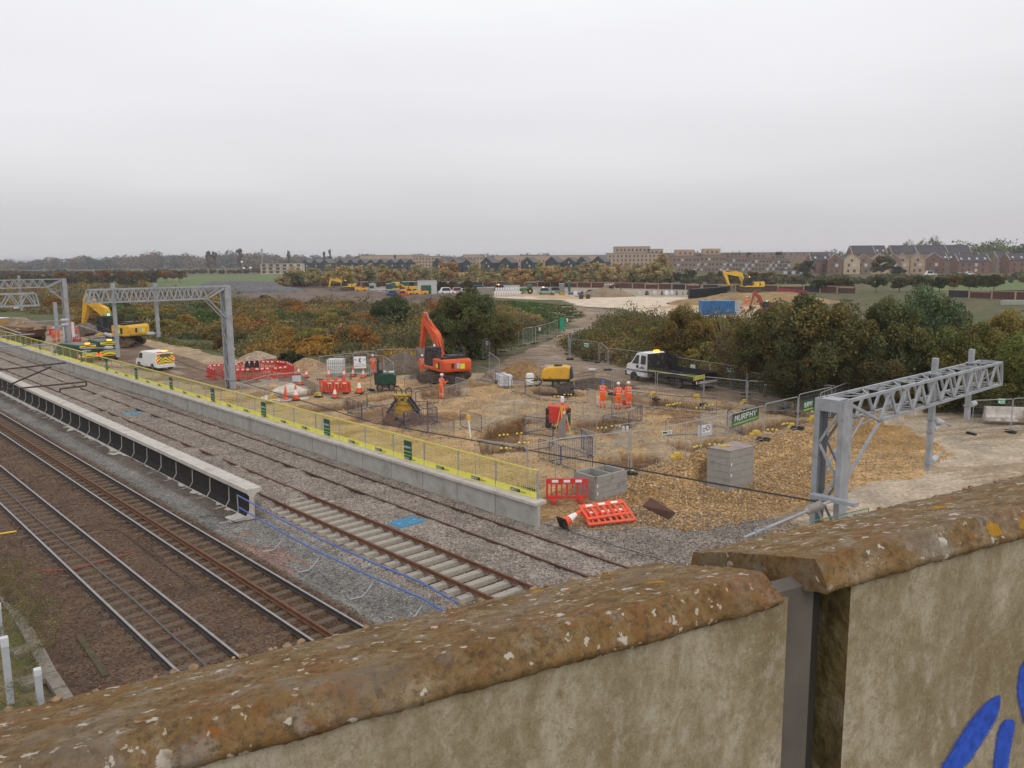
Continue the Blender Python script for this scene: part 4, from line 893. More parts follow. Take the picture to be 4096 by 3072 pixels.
GREY = [
 (c3, (1300, 955), (1580, 870), 'grey crowd barrier right of the worker standing in the trench'),
 (c3, (1445, 838), (1580, 870), 'grey crowd barrier end on behind the worker in the trench'),
 (c4, (20, 445), (215, 492), 'grey crowd barrier left of the wrapped white pallet'),
 (c4, (95, 890), (430, 830), 'grey crowd barrier at the far side of the long trench in the middle'),
 (c4, (435, 830), (680, 858), 'grey crowd barrier behind the red cabinet to its left'),
 (c4, (682, 855), (850, 905), 'grey crowd barrier just left of the survey instrument'),
 (c4, (560, 980), (840, 905), 'grey crowd barrier between the trench and the red cabinet'),
 (c4, (875, 820), (1195, 850), 'grey crowd barrier behind the survey instrument'),
 (c4, (1200, 868), (1510, 830), 'grey crowd barrier left of the three workers'),
 (c4, (1025, 955), (1350, 1020), 'grey crowd barrier right of the red cabinet'),
 (c4, (1250, 690), (1335, 715), 'grey crowd barrier end beside the man in the blue helmet'),
 (c4, (1550, 1105), (1900, 1060), 'grey crowd barrier over the trench right of the centre'),
 (c4, (1550, 1108), (1720, 1165), 'grey crowd barrier nearest the two white pipe ends'),
 (c4, (1180, 1140), (1340, 1190), 'grey crowd barrier leaning low right of the red cabinet'),
 (c5, (850, 990), (1140, 985), 'grey crowd barrier left of the large green MURPHY banner'),
 (c5, (1130, 830), (1450, 880), 'grey crowd barrier between the haul road and the MURPHY banner'),
 (c5, (840, 870), (1130, 920), 'grey crowd barrier below the rear of the tipper truck'),
]
for cf, a, b_, lb in NAVY: bar_(nb, cf, a, b_, lb, BG)
for cf, a, b_, lb in GREY: bar_(gb, cf, a, b_, lb, BG)
cR = lambda x, y: (2050+x/4.485, 1080+y/4.485)
HER = [
 (c4, (0, 1255), (570, 1340), 'mesh fence panel just behind the near end of the yellow fence'),
 (c4, (585, 1330), (1225, 1205), 'mesh fence panel in front of the red cabinet'),
 (c4, (890, 1270), (1700, 1182), 'mesh fence panel above the open concrete chamber'),
 (c4, (1730, 1182), (2500, 1050), 'mesh fence panel carrying the small arrow sign'),
 (c5, (680, 1085), (1140, 985), 'mesh fence panel carrying the white board with a round emblem'),
 (c5, (1150, 985), (1535, 880), 'mesh fence panel carrying the large green MURPHY banner'),
 (c5, (1552, 870), (1915, 790), 'mesh fence panel between the two green MURPHY banners'),
 (c5, (1925, 785), (2290, 700), 'mesh fence panel carrying the smaller green MURPHY banner'),
 (c6, (705, 505), (945, 410), 'mesh fence panel passing behind the top of the nearest gantry mast'),
 (c4, (700, 395), (1090, 415), 'mesh fence panel carrying the large blank white board'),
 (c4, (1102, 420), (1515, 465), 'mesh fence panel behind the rebar mat, with a narrow white sign'),
 (c4, (1535, 470), (2000, 500), 'mesh fence panel right in front of the tipper truck cab'),
 (c5, (360, 510), (870, 550), 'mesh fence panel in front of the tipper truck body'),
 (c5, (880, 555), (1350, 600), 'mesh fence panel right of the tipper truck tail'),
 (c5, (1365, 600), (1915, 628), 'mesh fence panel by the road with a narrow white sign on it'),
 (c5, (1940, 632), (2330, 655), 'mesh fence panel by the road right above the smaller MURPHY banner'),
 (c4, (1030, 112), (1052, 160), 'mesh fence panel seen end on at the bend of the earth track'),
 (c4, (1055, 155), (1365, 188), 'mesh fence panel before the bushes with a green and white sign'),
 (c4, (1380, 190), (1475, 262), 'mesh fence panel askew left of the tipper truck, before the bushes'),
 (c4, (1480, 250), (1835, 292), 'mesh fence panel before the orange leaved bush'),
 (c5, (190, 295), (540, 348), 'mesh fence panel behind the roof of the tipper truck'),
 (c5, (555, 348), (935, 405), 'mesh fence panel before the trees with a small white notice'),
 (c5, (945, 405), (1345, 472), 'mesh fence panel before the pale stemmed tree with a green sign'),
 (c5, (1360, 500), (1780, 582), 'mesh fence panel leading from the pale stemmed tree to the road'),
 (c5, (1790, 608), (2212, 632), 'mesh fence panel at the foot of the trees left of the nearest gantry'),
 (c4, (85, 165), (160, 140), 'mesh fence panel left of the earth track with a small green sign'),
 (c4, (155, 285), (278, 372), 'lone mesh fence panel askew at the left edge of the earth track'),
 (c4, (310, 92), (525, 35), 'mesh fence panel left of the earth track, second from its near end'),
 (c4, (530, 30), (670, 10), 'mesh fence panel left of the earth track, third from its near end'),
 (cR, (190, 1038), (360, 1020), 'mesh fence panel left of the earth track, half way to the green sheet'),
 (cR, (410, 1005), (660, 945), 'mesh fence panel left of the earth track with a small white notice'),
 (cR, (660, 945), (850, 870), 'mesh fence panel ending at the green sheet by the earth track'),
 (cR, (930, 840), (1120, 835), 'mesh fence panel right of the green sheet by the earth track'),
 (cR, (1190, 1045), (985, 1165), 'mesh fence panel at the inner bend of the earth track'),
 (c2, (1315, 1172), (1690, 1130), 'mesh fence panel behind the caged white tank'),
 (c2, (1480, 1168), (1650, 1160), 'mesh fence panel close around the caged white tank'),
 (c2, (1695, 1135), (1860, 1140), 'mesh fence panel behind the white notice banner'),
 (c3, (315, 572), (560, 560), 'mesh fence panel behind the worker beside the notice banner'),
 (c3, (580, 555), (880, 548), 'mesh fence panel left of the raised excavator bucket'),
 (c3, (890, 547), (1200, 545), 'mesh fence panel behind the raised excavator bucket'),
 (c3, (470, 590), (645, 612), 'mesh fence panel around the site dumper, its left part'),
 (c3, (650, 612), (755, 682), 'mesh fence panel around the site dumper, its right part'),
 (c2, (445, 1468), (740, 1382), 'mesh fence panel at the left corner by the chalky patch'),
 (c2, (752, 1380), (1285, 1330), 'mesh fence panel carrying the small white sign over the chalky patch'),
 (c2, (1305, 1325), (1880, 1262), 'mesh fence panel in front of the caged tank and the cones'),
 (c2, (450, 1475), (705, 1550), 'mesh fence panel nearest the yellow fence by the chalky patch'),
 (c6, (1838, 525), (2125, 515), 'mesh fence panel with a green sign right of the gantry boom'),
 (c6, (2132, 512), (2400, 500), 'mesh fence panel at the right edge above the white concrete block'),
]
for cf, a, b_, lb in HER: place2(hp_, G(*cf(*a), 2.02), G(*cf(*b_), 2.02), lb, HG, 3.45)
# green fence sections low behind the parapet, beside the nearest mast
gf = thing('mesh_fence_panel', 'green mesh fence panel just showing above the parapet beside the nearest mast', 'fence')
gm = mat('green_coated_wire', (.10, .22, .15), .6)
for (ax, ay), (bx_, by_) in (((3250, 2085), (3475, 2033)), ((3485, 2055), (3680, 2008))):
    A = AD(ax, ay, 25.5); B = AD(bx_, by_, 24.6); q = MB(); q.tube([A-Vector((0, 0, 1.8)), A, B, B-Vector((0, 0, 1.8))], .024, 5)
    for i in range(1, 30):
        p = A.lerp(B, i/30); q.tube([p, p-Vector((0, 0, 1.8))], .005, 3, cap=False)
    for i in range(1, 12): q.tube([A-Vector((0, 0, .15*i)), B-Vector((0, 0, .15*i))], .005, 3, cap=False)
    q.build('panel', gm, gf)
# ---- signs and banners
def sign(cf, TL, TR, hpx, z, label, kind, name='sign_board'):
    A = G(*cf(*TL), z); B = G(*cf(*TR), z); d = (B-A); d.z = 0; w_ = d.length; r = d.normalized()
    lo, hi = .02, 4
    x0, y0 = cf(TL[0], TL[1]+hpx)
    for _ in range(30):
        m = (lo+hi)/2
        if proj((A.x, A.y, z-m))[1] < y0: lo = m
        else: hi = m
    h = lo; u = Vector((0, 0, 1)); n = Vector((r.y, -r.x, 0)); A = A+n*.04
    t = thing(name, label, 'sign', A-u*h)
    b = MB(); o = Vector((0, 0, 0)); ang = atan2(r.y, r.x); RM = Matrix.Rotation(ang, 3, 'Z')
    base = {'murphy': signgreen, 'teal': signteal, 'grey': signgrey, 'notice': signwhite, 'arrow': signwhite, 'white': signwhite, 'emblem': signgrey, 'sheet': signteal, 'tape': yel}[kind]
    b.box(r*w_/2+u*h/2, (w_, .015, h), RM); b.build('board', base, t)
    f = o+n*.009
    def Q(mb, x0, x1, y0, y1, m, k=.001): mb.quad(f+n*k+r*w_*x0+u*h*y0, f+n*k+r*w_*x1+u*h*y0, f+n*k+r*w_*x1+u*h*y1, f+n*k+r*w_*x0+u*h*y1, m)
    s = MB()
    if kind == 'murphy':
        Q(s, .03, .97, .10, .26, 0); text_mesh(s, 'MURPHY', f+r*w_*.08+u*h*.38, r, u, h*.42, 1, .002, shear=.15, sx=w_*.82/(h*.42/7*36)); s.build('lettering', [signlime, signwhite], t)
    elif kind == 'teal':
        Q(s, .04, .96, .72, .95, 0); Q(s, .30, .62, .1, .22, 0, .001); Q(s, .66, .9, .1, .22, 0); s.lathe([(h*.16, 0), (h*.16, .003)], f+r*w_*.2+u*h*.38, 10, 0, ax=n); Q(s, .42, .9, .42, .52, 0); s.build('lettering', [signwhite], t)
    elif kind == 'notice':
        for i in range(4): Q(s, .08, .92-.1*(i % 2), .10+.09*i, .14+.09*i, 1)
        s.tube([f+r*w_*(.5+.09*cos(a))+u*h*(.68+.17*sin(a)) for a in np.linspace(.7, 2*pi-.7, 12)], h*.035, 5, 0); s.tube([f+r*w_*(.52+.05*cos(a))+u*h*(.68+.10*sin(a)) for a in np.linspace(.7, 2*pi-.7, 12)], h*.03, 5, 0)
        for q in (.13, .87): s.lathe([(h*.11, 0), (h*.11, .004)], f+r*w_*q+u*h*.72, 10, 1, ax=n)
        s.build('lettering', [bluerail, mat('print_grey', (.45, .47, .55), .6)], t)
    elif kind == 'emblem':
        Q(s, .27, .86, .28, .95, 0); Q(s, .30, .52, .6, .68, 1, .002); Q(s, .30, .50, .45, .5, 1, .002); Q(s, .30, .50, .36, .4, 1, .002)
        s.lathe([(h*.24, 0), (h*.24, .004)], f+r*w_*.68+u*h*.66, 16, 2, ax=n); s.lathe([(h*.15, 0), (h*.15, .008)], f+r*w_*.68+u*h*.66, 16, 0, ax=n); Q(s, .66, .70, .58, .76, 3, .012); s.build('lettering', [signwhite, signdark, signgreen, conered], t)
    elif kind == 'arrow':
        Q(s, .06, .52, .22, .78, 0)
        for q in (.60, .72, .84):
            for sg in (0, 1): a_ = f+n*.002+r*w_*q+u*h*.5; s.quad(a_, a_+r*w_*.06, a_+r*w_*.02-u*h*.32*(1 if sg else -1), a_-r*w_*.04-u*h*.32*(1 if sg else -1), 0)
        s.build('arrows', [signgreen], t)
    elif kind == 'white':
        if h > .3: Q(s, .15, .85, .3, .38, 0); Q(s, .15, .75, .5, .58, 0)
        else: Q(s, .12, .88, .35, .6, 0)
        s.build('lettering', [mat('print_grey', (.45, .47, .55), .6)], t)
    elif kind == 'tape':
        for i in range(7): Q(s, .03+.14*i, .08+.14*i, .1, .9, 0)
        s.build('stripes', [signdark], t)
    return t
sign(c5, (1180, 985), (1475, 895), 150, 1.93, 'large dark green banner reading MURPHY in white over a lime stripe', 'murphy', 'banner')
sign(c5, (1965, 835), (2080, 806), 135, 1.72, 'smaller dark green banner reading MURPHY near the nearest gantry mast', 'murphy', 'banner')
sign(c5, (800, 1110), (960, 1085), 128, 1.55, 'pale grey board with a white sheet and a round emblem on the mesh fence', 'emblem')
sign(c5, (405, 1175), (512, 1162), 38, 1.35, 'small white sign with green arrows on the mesh fence', 'arrow')
sign(c5, (1545, 645), (1645, 655), 25, 1.75, 'narrow white sign on the roadside fence right of the tipper truck', 'white')
sign(c5, (1132, 468), (1208, 475), 55, 1.62, 'green and white safety sign on the fence before the pale stemmed tree', 'teal')
sign(c5, (730, 435), (780, 442), 42, 1.5, 'small white notice on the fence above the tipper truck body', 'white')
sign(c4, (1207, 197), (1267, 202), 46, 1.70, 'green and white safety sign on the fence at the bend of the earth track', 'teal')
sign(c4, (113, 175), (146, 172), 50, 1.7, 'small green and white sign at the left of the earth track', 'teal')
sign(c4, (703, 27), (722, 25), 36, 1.6, 'small white sign on the fence left of the earth track, before the green sheet', 'white')
sign(cR, (970, 868), (995, 868), 60, 1.6, 'small white sign on the fence right of the green sheet', 'white')
sign(c6, (2012, 541), (2067, 541), 40, 1.6, 'green and white safety sign at the right above the white concrete block', 'teal')
sign(c4, (780, 433), (918, 443), 72, 1.55, 'large blank white board on the fence behind the yellow compressor', 'grey')
sign(c4, (1258, 475), (1334, 477), 22, 1.7, 'narrow white sign on the fence right of the yellow compressor', 'white')
sign(c5, (755, 575), (875, 545), 42, 2.02, 'yellow and black striped tape bundle on the fence over the tipper truck tail', 'tape', 'tape_bundle')
sign(c2, (1020, 1388), (1115, 1386), 66, 1.55, 'small plain white sign over the chalky patch', 'grey')
sign(c2, (1702, 1178), (1835, 1176), 130, 1.9, 'white notice banner with a dark blue double C emblem beside a worker', 'notice', 'banner')
sign(cR, (850, 850), (930, 850), 225, 2.05, 'green sheet tied upright on the fence beside the earth track', 'sheet', 'sheeting')
# ---- red plastic barriers
def make_red(m):
    t = thing('plastic_barrier', 'x', 'barrier'); L = 2.0
    b = MB(); b.bx(0, L, -.03, .03, .78, 1.0); b.bx(0, L, -.03, .03, .14, .26); b.bx(0, .1, -.03, .03, .26, .78); b.bx(L-.1, L, -.03, .03, .26, .78)
    for i in range(1, 8): x = L*i/8; w_ = .06 if i % 2 else .11; b.bx(x-w_/2, x+w_/2, -.025, .025, .26, .78)
    b.build('panel', m, t)
    for x in (.35, L-.35): f = MB(); f.bx(x-.12, x+.12, -.25, .25, 0, .14); f.build('foot', blk if m is redo else m, t)
    r = MB()
    for x in (.28, .84, 1.40):
        for s in (-1, 1): r.bx(x, x+.3, s*.034-.003, s*.034+.003, .84, .95)
    r.build('reflector', signwhite, t)
    return t
rb = make_red(redp); rr_ = make_red(redo); RG = 'red plastic barriers'
RB = [
 (c2, (75, 1255), (245, 1248), 'red plastic barrier at the far left corner of the ring behind the mast'),
 (c2, (250, 1242), (440, 1232), 'red plastic barrier in the back row of the ring, just right of the mast'),
 (c2, (445, 1226), (655, 1212), 'red plastic barrier behind the black sheet in the ring'),
 (c2, (665, 1210), (835, 1210), 'red plastic barrier right of the black sheet in the back row of the ring'),
 (c2, (838, 1210), (950, 1222), 'red plastic barrier at the back right of the ring'),
 (c2, (952, 1222), (1035, 1262), 'red plastic barrier at the right end of the ring, turned end on'),
 (c2, (75, 1262), (170, 1305), 'red plastic barrier left of the mast foot, slanting forward'),
 (c2, (240, 1300), (372, 1304), 'red plastic barrier just right of the mast in the front row of the ring'),
 (c2, (375, 1302), (572, 1300), 'red plastic barrier in the front row of the ring, below the black sheet'),
 (c2, (585, 1308), (788, 1295), 'red plastic barrier in the middle of the front row of the ring'),
 (c2, (792, 1292), (978, 1270), 'red plastic barrier at the right of the front row of the ring'),
]
for cf, a, b_, lb in RB: bar_(rb, cf, a, b_, lb, RG, 1.02, 2.0)
cL = lambda x, y: (x/4.424, 1250+y/4.424)
bar_(rb, cL, (862, 258), (950, 264), 'red plastic barrier left of the two workers at the far left', RG, 1.02, 2.0)
bar_(rb, cL, (1175, 232), (1310, 228), 'red plastic barrier just right of the far mast', RG, 1.02, 2.0)
bar_(rb, cL, (1315, 228), (1480, 222), 'red plastic barrier at the foot of the yellow excavator stick', RG, 1.02, 2.0)
bar_(rb, cL, (1290, 425), (1430, 445), 'low red plastic barrier beyond the roof of the green van', RG, 1.02, 2.0)
c3b = lambda x, y: (1900+x/2.212, 1700+y/2.212)
bar_(rb, c3b, (628, 478), (1000, 474), 'red plastic barrier standing left of the open concrete chamber', RG, 1.0, 2.0)
o = dup(rr_, (0, 0, 0)); 
p0 = G(*c2(1385, 1592), 0); p1 = G(*c2(1640, 1592), 0); ang = atan2(p1.y-p0.y, p1.x-p0.x)
rr_.location = p0; rr_.rotation_euler = (radians(14), 0, ang); rr_['label'] = 'front orange red barrier of the leaning stack near the cones'; rr_['group'] = RG
o.location = p0+Vector((.0, .22, .03)); o.rotation_euler = (radians(13), 0, ang); o['label'] = 'orange red barrier in the middle of the leaning stack near the cones'; o['group'] = RG
dup(rr_, p0+Vector((-.10, .5, .05)), 0, 'rearmost orange red barrier of the leaning stack near the cones', RG, rot=(radians(10), radians(-4), ang+.08))
q0 = G(*c3b(1010, 890), -.05); q1 = G(*c3b(1375, 835), -.05); ang = atan2(q1.y-q0.y, q1.x-q0.x)
dup(rr_, q0+Vector((0, 0, .12)), 0, 'upper orange red barrier lying on another at the foot of the gravel slope', RG, rot=(radians(-66), 0, ang))
dup(rr_, q0+Vector((-.15, -.2, .0)), 0, 'lower orange red barrier lying beneath another at the foot of the gravel slope', RG, rot=(radians(-72), 0, ang-.1))
for ob in [x for x in COL.objects if x.get('label', '').endswith('at the foot of the gravel slope')]:
    for ch in list(ob.children):
        if ch.name.startswith('foot'): bpy.data.objects.remove(ch)
# black sheet over the ring barrier
A = G(*c2(490, 1236), 1.0); B = G(*c2(655, 1228), 1.0); b = MB(); d = (B-A).normalized(); 
for i in range(6):
    p = A.lerp(B, i/6); q = A.lerp(B, (i+1)/6); b.bar(p-Vector((0, 0, .42+.05*(i % 2))), q-Vector((0, 0, .42+.05*((i+1) % 2))), .10, .9+.08*(i % 3))
tag(b.build('black_sheet', mat('black_sheeting', (.03, .03, .032), .6, 0, .3, 6)), 'black plastic sheet hung over the red barrier ring', 'sheeting')
# ---- cones
def make_cone():
    t = thing('traffic_cone', 'x', 'traffic cone')
    b = MB(); b.bx(-.2, .2, -.2, .2, 0, .04); b.build('base', blk, t)
    c = MB(); c.lathe([(.155, .04), (.115, .26)], n=12, m=0); c.lathe([(.115, .26), (.065, .52)], n=12, m=1); c.lathe([(.065, .52), (.028, .74), (.02, .75)], n=12, m=0)
    c.build('cone', [conered, signwhite], t, smooth=True)
    return t
cone = make_cone(); cc = lambda x, y: (1000+x/4.424, 1380+y/4.424)
CONES = [((1400, 552), 'traffic cone at the left foot of the caged white tank', 1.0), ((1668, 560), 'traffic cone at the right foot of the caged white tank', 1.0), ((1825, 552), 'traffic cone between the caged tank and the notice banner', .95),
         ((2005, 572), 'traffic cone under the notice banner', 1.05), ((815, 968), 'faded traffic cone on the chalky patch right of the plain orange one', 1.25), ((1505, 932), 'traffic cone on a pale round base before the leaning red barriers', 1.0),
         ((885, 712), 'traffic cone behind the small plain white sign', .9), ((1000, 575), 'short faded cone beyond the chalky patch', .9), ((1935, 848), 'faded orange cone beside the yellow fence weights', 1.3), ((862, 520), 'tiny cone beyond the small plain white sign', .8)]
for i, (p, lb, sc) in enumerate(CONES):
    q = G(*cc(*p), .0); q.z = hz(q.x, q.y)
    if i == 0: cone.location = q; cone['label'] = lb; cone['group'] = 'traffic cones'; cone.scale = (1.2*sc,)*3
    else: dup(cone, q, .3*i, lb, 'traffic cones', scale=1.2*sc)
q = G(*cc(635, 985), 0); t = thing('traffic_cone', 'tall plain orange cone without a white sleeve on the chalky patch', 'traffic cone', q); t.scale = (1.3,)*3
b = MB(); b.lathe([(.32, 0), (.32, .05), (.16, .06)], n=14); b.build('base', conc, t); b = MB(); b.lathe([(.15, .05), (.09, .4), (.02, .85)], n=12); b.build('cone', conered, t, smooth=True)
q = G(*c3b(775, 905), -.02); e_ = G(*c3b(935, 795), .25); dv = (G(*c3b(930, 840), .1)-q).normalized()
dup(cone, q+Vector((0, 0, .12)), 0, 'fallen traffic cone lying on its side at the end of the platform wall', 'traffic cones', scale=1.35, rot=(0, radians(68), atan2(dv.y, dv.x)))
# ---- yellow fence weights
def make_weight():
    t = thing('fence_weight', 'x', 'fence weight')
    for i, (x, y, z, s) in enumerate(((0, 0, .08, 1), (.28, .1, .08, .9), (.1, .05, .24, .9))):
        b = MB(); b.prism([(-.22*s, -.08), (-.17*s, -.10), (.17*s, -.10), (.22*s, -.08), (.20*s, .06), (.12*s, .09), (-.12*s, .09), (-.20*s, .06)], -.14, .14, 'y'); o = b.build('weight', mat('yellow_weight', (.62, .42, .06), .7, 0, .2, 6, dirt=(MUD, .3)), t, (x, y, z), .4*i)
    return t
wt = make_weight(); first = True
for cf, p, lb in ((c2, (790, 1645), 'yellow fence weights nearest the yellow fence by the chalky patch'), (c2, (1315, 1625), 'yellow fence weights left of the leaning red barriers'), (c2, (1780, 1530), 'yellow fence weights below the green site dumper, beside a faded cone'),
        (c5, (590, 1462), 'yellow fence weights at the foot of the board with the round emblem'), (c5, (1470, 1215), 'yellow fence weights at the foot of the large MURPHY banner'), (c5, (1845, 1130), 'yellow fence weights at the foot of the smaller MURPHY banner'),
        (c5, (325, 775), 'yellow fence weights right of the three workers'), (c5, (805, 812), 'yellow fence weights below the tail of the tipper truck'), (c5, (1895, 915), 'yellow fence weights beside the road above the smaller MURPHY banner'), (c5, (1330, 860), 'yellow fence weights beside the road right of the tipper truck'),
        (c5, (2100, 1065), 'yellow fence weights at the left of the nearest gantry mast'), (c4, (1085, 630), 'yellow fence weights at the right wheel of the yellow compressor')):
    q = G(*cf(*p), 0); q.z = max(hz(q.x, q.y), -.05)
    if first: wt.location = q; wt['label'] = lb; wt['group'] = 'yellow fence weights'; first = False
    else: dup(wt, q, rnd.uniform(0, 3), lb, 'yellow fence weights')
# ---- capped pile bars in the trenches
def make_bars():
    t = thing('capped_bars', 'x', 'reinforcement bars')
    for x, y in ((0, 0), (.28, .05), (.5, -.02)):
        b = MB(); b.tube([(x, y, -.1), (x, y, .42)], .014, 5); o = b.build('bar', rust, t)
        c = MB(); c.lathe([(.03, 0), (.07, .03), (.075, .08), (.04, .11)], (x, y, .38), 8); c.build('cap', mat('yellow_cap', (.95, .72, .08), .5), o)
    return t
cb_ = make_bars(); first = True
PIL = [(c4, (465, 1140), 'in the long trench left of the red cabinet, right hand set'), (c4, (272, 1175), 'in the long trench left of the red cabinet, left hand set'), (c4, (1355, 1165), 'in the trench below the three workers, left hand set'), (c4, (1512, 1128), 'in the trench below the three workers, right hand set'),
 (c4, (290, 1382), 'just behind the near end of the yellow fence'), (c4, (490, 1335), 'below the navy barrier near the end of the yellow fence'), (c4, (1745, 1550), 'beside the bottom corner of the mesh fence above the gravel'), (c4, (880, 800), 'below the yellow compressor, left hand set'), (c4, (990, 776), 'below the yellow compressor, right hand set'),
 (c5, (765, 1375), 'in the trench left of the second concrete block, lower set'), (c5, (935, 1335), 'in the trench left of the second concrete block, upper set'), (c5, (1740, 1125), 'left of the smaller MURPHY banner foot'), (c5, (1580, 1170), 'right of the yellow weights under the large MURPHY banner'), (c5, (2065, 1052), 'below the smaller MURPHY banner'),
 (c5, (550, 875), 'behind the navy barrier below the tipper truck, left hand set'), (c5, (465, 905), 'at the foot of the left navy barrier below the tipper truck'), (c5, (890, 910), 'behind the right navy barrier below the tipper truck'), (c5, (790, 935), 'at the foot of the right navy barrier below the tipper truck')]
for cf, p, lb in PIL:
    q = G(*cf(*p), -.1); q.z = hz(q.x, q.y); lb = 'yellow capped bars '+lb
    if first: cb_.location = q; cb_.rotation_euler = (0, 0, -.6); cb_['label'] = lb; cb_['group'] = 'yellow capped reinforcement bars'; first = False
    else: dup(cb_, q, rnd.uniform(-1, 0), lb, 'yellow capped reinforcement bars')
# ---- heaps
def heap(name, label, cx, cy, rx, ry, h, m, rz=0, seed=1, flat=0.0, cat='heap', z=None, n=44, col=(.2, .14, .09)):
    V = []; F = []
    r = np.linspace(-1.12, 1.12, n); A, B = np.meshgrid(r, r, indexing='ij'); d = np.hypot(A, B)*(1+.28*(fbm(A, B, .5, 3, seed)-.5)*2)
    H = h*np.clip((1-d)/(1-flat), 0, 1)**.9*(1+.35*(fbm(A, B, .3, 4, seed+3)-.5)); H = np.where(d > 1, -.15*h-.1, H)
    P = np.stack([A*rx, B*ry, H], -1).reshape(-1, 3); i = np.arange(n*n).reshape(n, n); Q = np.stack([i[:-1, :-1], i[1:, :-1], i[1:, 1:], i[:-1, 1:]], -1).reshape(-1, 4)
    c = np.ones((n*n, 4)); c[:, :3] = np.array(col)*(.8+.4*fbm(A*rx, B*ry, 1.0, 4, seed+9).reshape(-1, 1)); c[:, 3] = .4
    o = bpy.data.objects.new(name, fastmesh(name, P, Q, m, c)); COL.objects.link(o); o.location = (cx, cy, hz(cx, cy)-.05 if z is None else z); o.rotation_euler = (0, 0, rz)
    return tag(o, label, cat)
gm_heap = ground_material('heaped_soil', 8, .05); gm_hg = ground_material('heaped_gravel', 14, .05)
def hp(name, label, px, py, rx, ry, h, col, flat=0, seed=1, m=None, cat='heap', rz=None, z=None):
    p = G(px, py, 0); return heap(name, label, p.x, p.y, rx, ry, h, m or gm_heap, -YAW if rz is None else rz, seed, flat, cat, z, 44, col)
hp('soil_heap', 'grey brown spoil heap under the raised bucket of the orange excavator', 1612, 1478, 3.0, 2.2, 1.7, (.16, .12, .085), .1, 3)
hp('soil_heap', 'grey brown spoil spread at the tracks of the orange excavator', 1735, 1505, 2.4, 1.5, .35, (.165, .12, .085), .1, 4)
hp('sand_heap', 'ochre sand heap beyond the yellow compressor', 2090, 1500, 3.2, 2.4, 1.5, (.25, .145, .06), .05, 5)
hp('soil_heap', 'dark soil ridge right of the yellow compressor', 2370, 1548, 3.6, 1.4, .75, (.085, .06, .045), .2, 6)
hp('soil_heap', 'ochre soil mound between the red barrier ring and the caged tank', 1230, 1480, 2.6, 1.6, 1.25, (.33, .215, .12), .1, 7)
hp('soil_heap', 'small ochre soil mound left of the caged tank', 1285, 1482, 1.3, 1.0, .7, (.32, .20, .115), .1, 8)
hp('soil_heap', 'pale soil mound beside the bushes left of the red barrier ring', 1035, 1440, 2.3, 1.4, 1.0, (.36, .27, .19), .1, 9)
hp('gravel_stockpile', 'long flat topped stockpile of grey gravel beyond the bushes', 960, 1168, 19, 8, 3.4, (.155, .148, .155), .55, 10, gm_hg, 'stockpile')
hp('gravel_stockpile', 'low left end of the grey gravel stockpile behind the mast top', 845, 1180, 9, 6, 1.8, (.15, .145, .15), .4, 11, gm_hg, 'stockpile')
hp('soil_heap', 'brown soil heap on the far hardstanding among the site vehicles', 2420, 1186, 8, 5, 2.6, (.26, .185, .12), .05, 12)
hp('soil_heap', 'large ochre soil heap carrying the far yellow excavator', 3020, 1213, 17, 8, 2.35, (.31, .20, .095), .45, 13, z=-.1)
hp('soil_heap', 'brown earth bank in front of the site cabins', 1500, 1185, 16, 5, 1.5, (.17, .12, .095), .35, 14)
hp('soil_heap', 'brown earth bank at the left of the green grass bank', 1760, 1198, 14, 5, 1.4, (.15, .105, .085), .35, 15)
# ---- concrete chambers at the head of the slope
def chamber(label, cr, bot, open_):
    base = G(*bot, -.12); h = solve_h(base, cr[3][1]); P = [G(x, y, h) for x, y in cr]
    t = thing('concrete_chamber', label, 'concrete chamber', (0, 0, 0)); zb = -.7
    b = MB(); n = 7
    c = sum((Vector(p) for p in P), Vector())/4
    for i in range(n):
        z0 = zb+(h-zb)*i/n; z1 = zb+(h-zb)*(i+1)/n-.012; k = 1.0-.004*(i % 2)
        R = [Vector((c.x+(p.x-c.x)*k, c.y+(p.y-c.y)*k, 0)) for p in P]
        if open_:
            for j in range(4):
                a, e = R[j], R[(j+1) % 4]; inn = (Vector((c.x, c.y, 0))-(a+e)/2).normalized()*.05; b.bar(a+inn+Vector((0, 0, (z0+z1)/2)), e+inn+Vector((0, 0, (z0+z1)/2)), .1, z1-z0)
        else: b.prism([(q.x, q.y) for q in R], z0, z1, 'z')
    b.build('shell', blockm, t)
    if open_:
        d = MB(); m0 = P[0].lerp(P[1], .52); m1 = P[3].lerp(P[2], .52); d.bar(m0-Vector((0, 0, .35)), m1-Vector((0, 0, .35)), .07, .68); d.build('divider', blockm, t)
        f = MB(); f.prism([(q.x, q.y) for q in P], -.12, -.08, 'z'); f.build('floor_slab', concw, t)
    else:
        l = MB(); l.prism([(c.x+(q.x-c.x)*1.03, c.y+(q.y-c.y)*1.03) for q in P], h+.002, h+.03, 'z'); l.build('cover_board', mat('ply_board', (.30, .24, .22), .8, 0, .15, 3), t)
    for z in (.62, .30):
        s = MB(); a = P[3]; dd = (P[2]-P[3]).normalized(); nn = Vector((dd.y, -dd.x, 0)); s.box(a+dd*.10+nn*.012+Vector((0, 0, z*h-h)), (.07, .008, .12), Matrix.Rotation(atan2(dd.y, dd.x), 3, 'Z')); s.build('tag', signwhite, t)
    return t, c, h
chamber('open grey concrete chamber at the head of the gravel slope beside the standing red barrier', [c3b(875, 405), c3b(1145, 345), c3b(1345, 392), c3b(1070, 465)], c3b(1085, 700), True)
_, cc2, hh2 = chamber('closed grey concrete chamber with a board and a yellow bag on top', [c5(915, 1358), c5(1212, 1290), c5(1430, 1342), c5(1165, 1402)], (2950, 1955), False)
